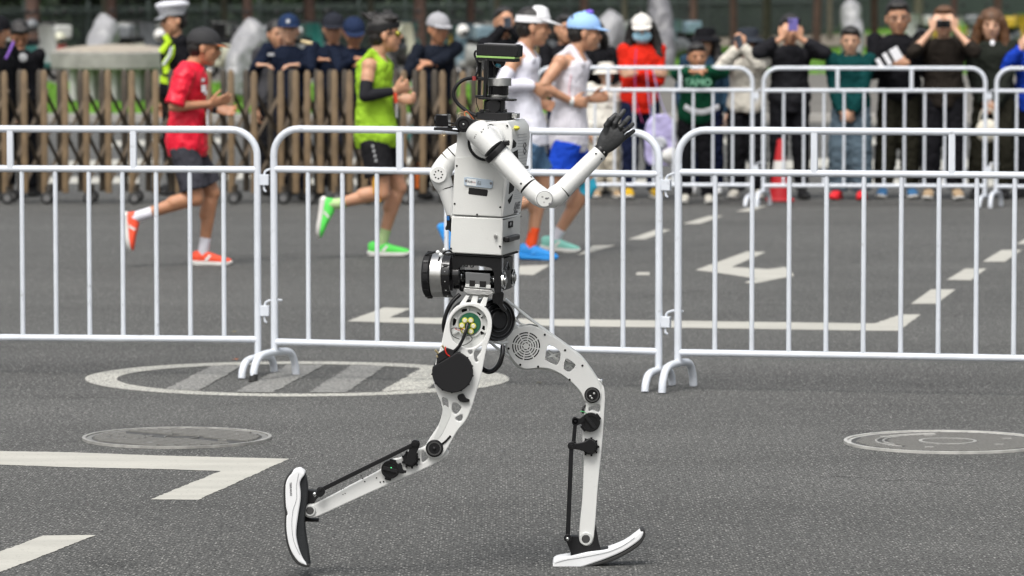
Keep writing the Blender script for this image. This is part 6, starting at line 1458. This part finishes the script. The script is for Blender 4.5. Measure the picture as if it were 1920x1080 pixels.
# edge person in blue
p, J = stander('person in a bright blue jacket at the right edge, mostly out of the picture', 1938, 40, 39.0, -110, dict(top=(c_('bright_blue_jacket', .012, .05, .42), .034, -.2, 2, .02), legs=(blackc, .02, 2, .02), shoes=BKS, skin=0, hair='short', voxel=.010, shirt=False, wrR=(1915, 92, -.3)), 'phone', group=GS)
# cone
t = thing('traffic_cone', 'red traffic cone behind the far barrier beside the man filming', 'cone', V((P(1462, 380, 38.4).x, 38.4, 0)))
M_CONE = mat('red_cone_plastic', (.45, .012, .018), .5); b = V((P(1462, 380, 38.4).x, 38.4, 0))
mb = MB(); mb.box(b + UP * .015, .12, .12, .015); mb.build('cone_base', M_CONE, t, bevel=.01)
mb = MB(); mb.tube([b + UP * .03, b + UP * .55], [.10, .022], 24); mb.build('cone_body', M_CONE, t)
mb = MB(); mb.tube([b + UP * .26, b + UP * .36], [.068, .0535], 24, cap=False); mb.build('white_band', SOLE, t)
# ================================================================== beyond the road
def ground_mat(name, cols, s1, s2):
    return mat(name, cols, 0.9, var=0.3, vscale=s1, bump=0.5, bscale=s2)
M_PAVE = mat('pavement_grey', (0.125, 0.118, 0.105), 0.9, var=0.18, vscale=1.2, bump=0.3, bscale=8)
M_LAWN = mat('lawn_soil', (0.075, 0.16, 0.02), 0.95, var=0.35, vscale=1.5)
M_BLADE = mat('grass_blade', (0.13, 0.30, 0.025), 0.7, var=0.4, vscale=0.8)
M_KERB = mat('kerb_stone', (0.30, 0.29, 0.27), 0.85, var=0.15, vscale=3)
M_DIRT = mat('trodden_path', (0.17, 0.145, 0.11), 0.95, var=0.25, vscale=0.9)
def X(px, Y): return P(px, 100, Y).x
# pavement behind the road (a step up of 0.12 m)
pv = MB(); pv.box((4, 60 + 120, 0.06), 70, 120, 0.06); struct(pv.build('pavement', M_PAVE, smooth=False))
kb_t = MB(); kb_t.box((4, 59.92, 0.0625), 70, 0.075, 0.0625); struct(kb_t.build('kerb', M_KERB, smooth=False, bevel=.012))
def lawn(name, pts, z=0.125, n=9000, hgt=0.07, seed=3, slope=None):
    rr = random.Random(seed); mb = MB(); P3 = [V((x, y, z + (slope(y) if slope else 0))) for x, y in pts]
    mb.quad(*P3); struct(mb.build('lawn', M_LAWN, smooth=False))
    xs = [p[0] for p in pts]; ys = [p[1] for p in pts]; vs = []; fs = []
    for i in range(n):
        y = rr.uniform(min(ys), max(ys)); x = rr.uniform(min(xs), max(xs)); zz = z + (slope(y) if slope else 0); a = rr.uniform(0, 6.28); h = hgt * rr.uniform(.5, 1.3); w_ = .03
        k_ = len(vs); dx, dy = math.cos(a) * w_, math.sin(a) * w_
        vs += [(x - dx, y - dy, zz), (x + dx, y + dy, zz), (x + rr.uniform(-.03, .03), y + rr.uniform(-.03, .03), zz + h)]; fs.append((k_, k_ + 1, k_ + 2))
    me = bpy.data.meshes.new('grass'); me.from_pydata(vs, [], fs); me.materials.append(M_BLADE); ob = bpy.data.objects.new('grass', me); C.objects.link(ob); stuff(ob)
lawn('lawn', [(-9.5, 60.05), (1.2, 60.05), (1.2, 77), (-10.5, 77)], n=14000)
lawn('lawn', [(2.9, 86), (18, 86), (20, 120), (4.0, 120)], n=12000, seed=5)
lawn('lawn', [(4.5, 150), (24, 150), (26, 176), (4.5, 176)], n=12000, hgt=.11, seed=6, slope=lambda y: max(0, (y - 150)) / 26 * .62)
tr = MB(); tr.quad(V((3.8, 121, .124)), V((22, 121, .124)), V((25, 149, .124)), V((4.2, 149, .124))); struct(tr.build('path', M_DIRT, smooth=False))

# stone planter
M_STONE = mat('grey_stone', (0.30, 0.29, 0.275), 0.85, var=0.2, vscale=5, bump=0.5, bscale=30, dirt=(.12, .11, .10), dscale=2, damt=.5)
M_STONT = mat('sandy_stone', (0.33, 0.29, 0.235), 0.9, var=0.15, vscale=6, bump=0.4, bscale=30)
px0, pY = X(203, 64), 64.0
t = thing('stone_planter', 'big round grey stone planter with a sandy top behind the folding gate', 'planter', V((px0, pY, .12)))
ell = lambda z, r: (V((px0, pY + 1.2, z)), V((r, 0, 0)), V((0, r * 1.25, 0)))
mb = MB(); mb.loft([ell(.12, .62), ell(.645, .70)], seg=48); mb.build('planter_wall', M_STONE, t)
mb = MB(); mb.loft([ell(.65, .93), ell(.66, .96), ell(.885, .97), ell(.90, .955)], seg=48); mb.build('planter_rim', M_STONE, t)
mb = MB(); mb.loft([ell(.903, .93), ell(.94, .82), ell(.98, .5), ell(1.0, .1)], seg=48); mb.build('planter_top', M_STONT, t)
for i, px in enumerate((130, 166, 209, 252, 290)):
    mb = MB(); mb.box((X(px, 64), pY + .55 - .3 * (1 - abs(px - 205) / 100), .42), .045, .05, .24); mb.build('planter_leg', mat('pale_stone', (.42, .42, .41), .85), t, smooth=False, bevel=.01)

# iron fence
M_FEN = mat('green_grey_iron', (0.055, 0.075, 0.068), 0.6, 0.2)
A_, B_ = V((X(-80, 92), 92, 0)), V((X(2000, 178), 178, 0))
d_ = (B_ - A_); L_ = d_.length; d_.normalize()
t = thing('iron_fence', 'long dark green iron picket fence in front of the dark hedge', 'fence', A_)
def fz(s): return .12 + (0.55 * max(0, min(1, ((A_ + d_ * s).y - 150) / 26)))
np_ = int(L_ / .125); mb = MB()
for i in range(np_):
    p = A_ + d_ * (i * L_ / np_); z0 = fz(i * L_ / np_); mb.box(p + UP * (z0 + .66), .014, .014, .62)
stuff(mb.build('picket', M_FEN, t, smooth=False))
for i in range(0, int(L_ / 3) + 1):
    p = A_ + d_ * (i * 3); mb = MB(); mb.box(p + UP * (fz(i * 3) + .70), .04, .04, .70); mb.build('post', M_FEN, t, smooth=False)
for h in (.18, 1.12):
    mb = MB(); n = 30; pts = [A_ + d_ * (L_ * i / n) + UP * (fz(L_ * i / n) + h) for i in range(n + 1)]; mb.tube(pts, .022, 4); mb.build('rail', M_FEN, t, smooth=False)

# hedge: one dark mass of leaves
def leaf_mass(name, fn, n, size, m, seed=1):
    rr = random.Random(seed); vs = []; fs = []
    for i in range(n):
        c, = fn(rr),; s = size * rr.uniform(.5, 1.4)
        a = V((rr.gauss(0, 1), rr.gauss(0, 1), rr.gauss(0, 1))).normalized(); b = a.orthogonal().normalized(); b.rotate(Matrix.Rotation(rr.uniform(0, 6.28), 3, a)); e = a.cross(b)
        k_ = len(vs); vs += [c + b * s, c + e * s * .5, c - b * s, c - e * s * .5]; fs.append((k_, k_ + 1, k_ + 2, k_ + 3))
    me = bpy.data.meshes.new(name); me.from_pydata([tuple(v) for v in vs], [], fs); me.materials.append(m); return me
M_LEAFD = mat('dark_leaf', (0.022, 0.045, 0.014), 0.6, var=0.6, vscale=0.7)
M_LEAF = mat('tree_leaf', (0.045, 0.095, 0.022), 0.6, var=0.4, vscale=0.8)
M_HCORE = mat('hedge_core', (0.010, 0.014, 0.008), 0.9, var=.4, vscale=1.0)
nrm = V((-d_.y, d_.x, 0)); 
if nrm.y < 0: nrm = -nrm
def hf(rr):
    s = rr.uniform(-2, L_ + 2); h = rr.uniform(0.1, 4.6); dd = 1.5 + .5 * math.sin(s * .9) + .4 * math.sin(h * 2.1 + s * .5) + rr.uniform(-.35, .45)
    return A_ + d_ * s + nrm * dd + UP * (h)
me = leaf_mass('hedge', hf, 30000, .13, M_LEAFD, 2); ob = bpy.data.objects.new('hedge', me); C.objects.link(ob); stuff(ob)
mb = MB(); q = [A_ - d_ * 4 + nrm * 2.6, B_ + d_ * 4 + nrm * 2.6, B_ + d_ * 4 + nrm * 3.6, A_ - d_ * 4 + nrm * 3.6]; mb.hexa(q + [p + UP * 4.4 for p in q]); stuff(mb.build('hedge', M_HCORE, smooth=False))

# trees: trunk, limbs and crown
M_BARK = mat('brown_bark', (0.085, 0.05, 0.038), 0.9, var=0.3, vscale=5, bump=0.8, bscale=14, bstretch=(3, 3, .5))
M_BARKG = mat('grey_green_bark', (0.085, 0.08, 0.055), 0.9, var=0.3, vscale=5, bump=0.8, bscale=14, bstretch=(3, 3, .5))
crown_me = None
def cf(rr):
    a = V((rr.gauss(0, 1), rr.gauss(0, 1), rr.gauss(0, .7))).normalized() * (rr.random() ** .4); k_ = 1 + .25 * math.sin(a.x * 7) * math.cos(a.y * 6)
    return V((a.x * 2.3 * k_, a.y * 2.3 * k_, 5.6 + a.z * 2.2))
crown_me = leaf_mass('crown', cf, 1500, .17, M_LEAF, 9)
trees = [(62, 88, .14, 0), (196, 92, .075, 1), (212, 90, .10, 0), (424, 95, .07, 1), (466, 91, .10, 0), (583, 93, .12, 0), (697, 97, .07, 1), (787, 94, .13, 0), (884, 98, .09, 0), (935, 104, .07, 1), (1098, 100, .10, 0), (1172, 112, .08, 1), (1300, 110, .10, 0), (1376, 118, .10, 0), (1436, 120, .12, 1), (1530, 116, .11, 0), (1556, 135, .08, 1), (1640, 118, .10, 0), (1722, 114, .13, 1), (1790, 125, .09, 0), (1868, 120, .12, 0)]
tl_ = ['brown tree trunk nearest the left edge', 'slim grey-green trunk left of the brown one behind the planter', 'brown tree trunk behind the stone planter', 'slim grey trunk just left of the covered scooter', 'brown trunk right behind the big covered scooter', 'brown trunk between the guards in caps', 'slim greenish trunk behind the lime runner', 'thick brown trunk left of the man in the grey cap', 'brown trunk right of the man in the grey cap', 'slim trunk behind the photographer in black', 'brown trunk above the light blue cap', 'slim greenish trunk left of the woman in red', 'brown trunk behind the bucket hat', 'brown trunk above the woman in the cream jacket', 'greenish trunk left of the man with the violet phone', 'brown trunk right of the man with the violet phone', 'slim far trunk left of the hanging grey cover', 'brown trunk right of the grey rain cover', 'thick greenish trunk between the two tall men', 'slim brown trunk behind the man with the camera', 'brown trunk at the right behind the long-haired woman']
for i, (px, Y, r, kd) in enumerate(trees):
    b = V((X(px, Y), Y, 0.1)); t = thing('tree', tl_[i], 'tree', b, 'row of trees behind the road')
    lx = rnd.uniform(-.15, .15)
    mb = MB(); pts = [b - UP * .05, b + UP * .3 + V((lx * .05, 0, 0)), b + UP * 1.5 + V((lx * .3, 0, 0)), b + UP * 3 + V((lx, 0, 0)), b + UP * 4.6 + V((lx * 1.2, .1, 0))]
    mb.tube(pts, [r * 1.35, r * 1.05, r, r * .85, r * .5], 12); tk = mb.build('trunk', M_BARKG if kd else M_BARK, t)
    for k_ in range(4):
        a = rnd.uniform(0, 6.28); q0 = b + UP * rnd.uniform(3, 4); mb = MB(); mb.tube([q0 + V((lx, 0, 0)), q0 + V((math.cos(a) * .8, math.sin(a) * .8, 1.0)), q0 + V((math.cos(a) * 1.6, math.sin(a) * 1.6, 2.0))], [r * .45, r * .3, r * .1], 7); mb.build('limb', M_BARKG if kd else M_BARK, t)
    cr = bpy.data.objects.new('crown', crown_me); C.objects.link(cr); cr.parent = t; cr.rotation_euler = (0, 0, rnd.uniform(0, 6.28)); s = rnd.uniform(.85, 1.2); cr.scale = (s, s, 1); ORG[cr.name] = b

# ------------------------------------------------------------------ parked two-wheelers
M_CHRM = mat('chrome_tube', (.5, .5, .5), .25, 1.0); M_TYRE = mat('tyre', (.018, .018, .018), .85)
M_COVER = mat('silver_rain_cover', (.26, .26, .27), .42, var=.2, vscale=3, bump=.7, bscale=6)
def wheel(c, r, par, col, w_=.03):
    mb = MB(); mb.torus(c, (0, 1, 0), r - w_, w_, 24, 8); wv = mb.build('wheel', M_TYRE, par)
    mb = MB(); mb.torus(c, (0, 1, 0), r - 2 * w_, .010, 24, 6); mb.build('rim', col, wv)
    mb = MB(); mb.disc(c - V((0, .04, 0)), (0, 1, 0), .03, .08, 12); mb.build('hub', M_CHRM, wv)
    mb = MB()
    for k_ in range(10):
        a = 2 * math.pi * k_ / 10; mb.tube([c, c + V((math.cos(a), 0, math.sin(a))) * (r - 2 * w_)], .0035, 4)
    stuff(mb.build('spokes', M_CHRM, wv, smooth=False))
def make_bicycle(label, col, col2):
    t = local_thing('bicycle', label, 'bicycle', (0, 0, 0), 'bicycles parked behind the road')
    wheel(V((-.5, 0, .32)), .33, t, M_CHRM, .02); wheel(V((.52, 0, .32)), .33, t, M_CHRM, .02)
    mb = MB(); mb.tube([V((.40, 0, .80)), V((0, 0, .42)), V((-.12, 0, .36))], .03, 10); mb.tube([V((-.12, 0, .34)), V((-.22, 0, .80))], .022, 10); mb.tube([V((-.5, 0, .32)), V((-.12, 0, .34))], .016, 8); mb.tube([V((-.5, 0, .32)), V((-.2, 0, .66))], .013, 8); mb.build('frame', col, t)
    mb = MB(); mb.tube([V((.52, 0, .32)), V((.40, 0, .78)), V((.36, 0, 1.02))], .018, 10); mb.build('fork', M_RBK, t)
    mb = MB(); mb.tube(smooth_path([V((.24, -.28, 1.05)), V((.36, -.18, 1.04)), V((.37, 0, 1.02)), V((.36, .18, 1.04)), V((.24, .28, 1.05))], 3), .012, 8); mb.build('handlebar', M_RBK, t)
    mb = MB(); mb.loft([(V((-.22, 0, .84)), V((.13, 0, 0)), V((0, .08, 0))), (V((-.22, 0, .90)), V((.12, 0, 0)), V((0, .06, 0)))], seg=14); mb.build('saddle', M_RBM, t)
    for x in (-.5, .52):
        mb = MB(); pts = [V((x + .36 * math.cos(R(a)), 0, .32 + .36 * math.sin(R(a)))) for a in range(20, 171, 15)]; mb.tube(pts, .028, 8, flat=.4); mb.build('mudguard', col2, t)
    mb = MB()
    for z in (.80, .92, 1.0): mb.tube([V((.40, -.14, z)), V((.68, -.14, z)), V((.68, .14, z)), V((.40, .14, z)), V((.40, -.14, z))], .008, 5)
    for x in (.40, .49, .58, .68):
        for y in (-.14, .14): mb.tube([V((x, y, .80)), V((x, y, 1.0))], .005, 4)
    mb.box((.54, 0, .80), .14, .14, .006); stuff(mb.build('basket', col2, t, smooth=False)); return t
def make_scooter(label, col, col2, helmet=None):
    t = local_thing('electric_scooter', label, 'scooter', (0, 0, 0), 'electric scooters parked behind the road')
    wheel(V((-.55, 0, .23)), .23, t, M_CHRM, .045); wheel(V((.60, 0, .23)), .23, t, M_CHRM, .045)
    mb = MB(); mb.loft([(V((-.72, 0, .45)), V((0, 0, .06)), V((0, .06, 0))), (V((-.5, 0, .50)), V((0, 0, .16)), V((0, .15, 0))), (V((-.1, 0, .48)), V((0, 0, .20)), V((0, .16, 0))), (V((.0, 0, .28)), V((0, 0, .08)), V((0, .14, 0))), (V((.35, 0, .28)), V((0, 0, .06)), V((0, .15, 0)))], power=3, seg=16); mb.build('body', col, t)
    mb = MB(); mb.loft([(V((.36, 0, .24)), V((.05, 0, 0)), V((0, .17, 0))), (V((.42, 0, .55)), V((.06, 0, 0)), V((0, .20, 0))), (V((.36, 0, .88)), V((.07, 0, 0)), V((0, .17, 0))), (V((.30, 0, 1.02)), V((.09, 0, 0)), V((0, .15, 0)))], power=2.6, seg=16); mb.build('front_apron', col2, t)
    mb = MB(); mb.loft([(V((.42, 0, .42)), V((.10, 0, 0)), V((0, .05, 0))), (V((.60, 0, .50)), V((.22, 0, 0)), V((0, .07, 0))), (V((.60, 0, .52)), V((.12, 0, 0)), V((0, .04, 0)))], seg=14); mb.build('front_mudguard', col, t)
    mb = MB(); mb.loft([(V((-.25, 0, .66)), V((.34, 0, 0)), V((0, .13, 0))), (V((-.25, 0, .76)), V((.32, 0, 0)), V((0, .12, 0)))], power=3, seg=16); mb.build('saddle', M_RBM, t)
    mb = MB(); mb.tube(smooth_path([V((.16, -.34, 1.02)), V((.28, -.2, 1.03)), V((.30, 0, 1.02)), V((.28, .2, 1.03)), V((.16, .34, 1.02))], 3), .015, 8); mb.build('handlebar', M_RBK, t)
    for s in (-1, 1):
        mb = MB(); mb.tube([V((.26, .2 * s, 1.03)), V((.24, .28 * s, 1.20))], .006, 6); mb.ball(V((.24, .29 * s, 1.24)), 1, 12, 6, A=(.012, 0, 0), B=(0, .06, 0), D=(0, 0, .04)); mb.build('mirror', M_RBK, t)
    mb = MB(); mb.ball(V((.44, 0, .92)), 1, 14, 8, A=(.04, 0, 0), B=(0, .09, 0), D=(0, 0, .06)); mb.build('headlight', mat('headlight_glass', (.6, .62, .6), .15), t)
    mb = MB(); mb.box((-.66, 0, .86), .16, .17, .13); mb.build('top_box', col2, t, bevel=.04)
    return t
M_COVERD = mat('dark_rain_cover', (.13, .13, .14), .45, var=.25, vscale=3, bump=.7, bscale=6)
def make_cover(label, h=1.2, w_=.42):
    t = local_thing('covered_scooter', label, 'scooter', (0, 0, 0), 'scooters parked under rain covers')
    mb = MB(); secs = []
    for z, rx, ry, cx in ((.10, .62, .20, 0), (.45, .60, .22, 0), (.75, .50, .22, .02), (.92, .36, .24, .14), (h * .88, .20, .20, .20), (h, .05, .07, .20)):
        secs.append((V((cx, 0, z)), V((rx, 0, 0)), V((0, ry, 0))))
    mb.loft(secs, seg=28, power=2.4); ob = remeshed('rain_cover', mb, M_COVERD if 'dark' in label else M_COVER, t, .03, 2, .10, .28); return t
cW = mat('scooter_white', (.40, .41, .39), .3, coat=.3); cT = mat('scooter_teal', (.02, .13, .11), .3, coat=.3); cR = mat('scooter_red', (.50, .015, .02), .3, coat=.3); cC = mat('scooter_cream', (.50, .50, .38), .35, coat=.3); cK = mat('scooter_black', (.02, .02, .022), .3, coat=.3); cY = mat('bike_yellow', (.42, .28, .02), .5); cB = mat('scooter_pale_blue', (.14, .21, .25), .3, coat=.3); cG = mat('scooter_grey', (.12, .13, .14), .35, coat=.3)
parked = [
    (20, 84, 's', 95, cK, cT, 'dark electric scooter with a teal front beside the left edge'), (66, 80, 's', 60, cT, cW, 'teal electric scooter with a cream front left of the planter'), (100, 84, 's', 110, cR, cW, 'red electric scooter with a white top box just left of the planter'),
    (236, 86, 's', 90, cK, cW, 'black electric scooter with a white apron seen above the planter'), (262, 84, 's', 70, cC, cG, 'cream electric scooter parked right behind the planter'), (296, 86, 'b', 80, cK, cW, 'bicycle with white mudguards behind the traffic officer'),
    (398, 86, 'b', 75, cG, cW, 'bicycle with a white basket between the red runner and the covered scooter'), (424, 82, 's', 120, cC, cK, 'cream electric scooter in the shade left of the big rain cover'), (495, 82, 's', 100, cK, cG, 'black electric scooter right of the big rain cover'),
    (575, 84, 's', 70, cW, cT, 'white electric scooter with a teal front between the guards'), (600, 88, 's', 110, cG, cK, 'dark grey electric scooter behind the guard in the black cap'), (752, 84, 's', 80, cK, cC, 'black electric scooter with a cream front beside the lime runner'),
    (776, 88, 'b', 100, cG, cT, 'bicycle with teal mudguards left of the man in the grey cap'), (852, 84, 'b', 70, cY, cT, 'yellow bicycle with a teal basket right of the man in the grey cap'), (884, 82, 's', 110, cW, cB, 'white electric scooter with a pale blue front left of the robot head'), (912, 86, 's', 70, cB, cW, 'pale blue electric scooter directly behind the robot head'),
    (1012, 84, 'b', 80, cY, cK, 'yellow bicycle between the two runners in white'), (1040, 88, 's', 100, cG, cK, 'dark electric scooter between the two runners in white'), (1168, 88, 's', 80, cG, cW, 'grey electric scooter with a white front left of the woman in red'), (1275, 92, 's', 110, cG, cB, 'grey electric scooter right of the woman in red'),
    (1752, 104, 'b', 75, cY, cG, 'yellow bicycle behind the man with the camera'), (1806, 102, 'b', 105, cY, cW, 'yellow bicycle with a white basket left of the long-haired woman'), (1826, 108, 's', 80, cW, cG, 'white electric scooter left of the long-haired woman'), (1724, 108, 's', 110, cG, cW, 'grey electric scooter between the stocky man and the man with the camera'),
    (1905, 104, 's', 70, cG, cY, 'grey and yellow electric scooter at the right edge')]
for (px, Y, kd, ang, c1, c2, lb) in parked:
    t = make_scooter(lb, c1, c2) if kd == 's' else make_bicycle(lb, c1, c2)
    t.location = (X(px, Y), Y, .12); t.rotation_euler = (0, 0, R(ang))
for (px, Y, ang, h, lb) in ((192, 74, 80, 1.28, 'slim scooter under a silver rain cover rising behind the planter'), (462, 66, 70, 1.25, 'big scooter under a silver rain cover left of the guards'), (1135, 74, 60, 1.35, 'scooter under a pale silver rain cover right of the light blue cap'), (1240, 84, 100, 1.62, 'tall scooter under a dark silver rain cover behind the woman in red'), (1598, 96, 95, 1.45, 'scooter under a silver rain cover on the lawn behind the boy in teal')):
    t = make_cover(lb, h); t.location = (X(px, Y), Y, .12); t.rotation_euler = (0, 0, R(ang))
t = make_bicycle('teal and white bicycle right behind the folding gate, near the lime runner', cT, cW); t.location = (X(762, 41.5), 41.5, 0); t.rotation_euler = (0, 0, R(70))

for (px, py, Y, m, lb) in ((236, 61, 84, SOLE, 'white helmet hanging on a scooter mirror above the planter'), (112, 72, 82, cC, 'cream helmet on the red scooter left of the planter'), (60, 48, 80, cG, 'grey helmet on the teal scooter at the left edge'), (300, 66, 84, SOLE, 'white helmet behind the traffic officer'),
    (556, 60, 83, SOLE, 'white helmet between the two leading guards'), (868, 58, 82, SOLE, 'white helmet left of the robot head'), (1000, 66, 84, cY, 'yellow helmet between the runners in white'), (1190, 48, 87, cG, 'grey helmet left of the woman in the white cap')):
    t = thing('helmet', lb, 'helmet', P(px, py, Y), 'helmets left on the parked scooters'); c = P(px, py, Y)
    mb = MB(); mb.ball(c, 1, 16, 10, A=(.12, 0, 0), B=(0, .13, 0), D=(0, 0, .125)); mb.build('helmet_shell', m, t)
    mb = MB(); mb.ball(c + V((.02, -.05, -.03)), 1, 14, 8, A=(.095, 0, 0), B=(0, .09, 0), D=(0, 0, .06)); mb.build('helmet_visor', M_RBG, t)
bake_modifiers()
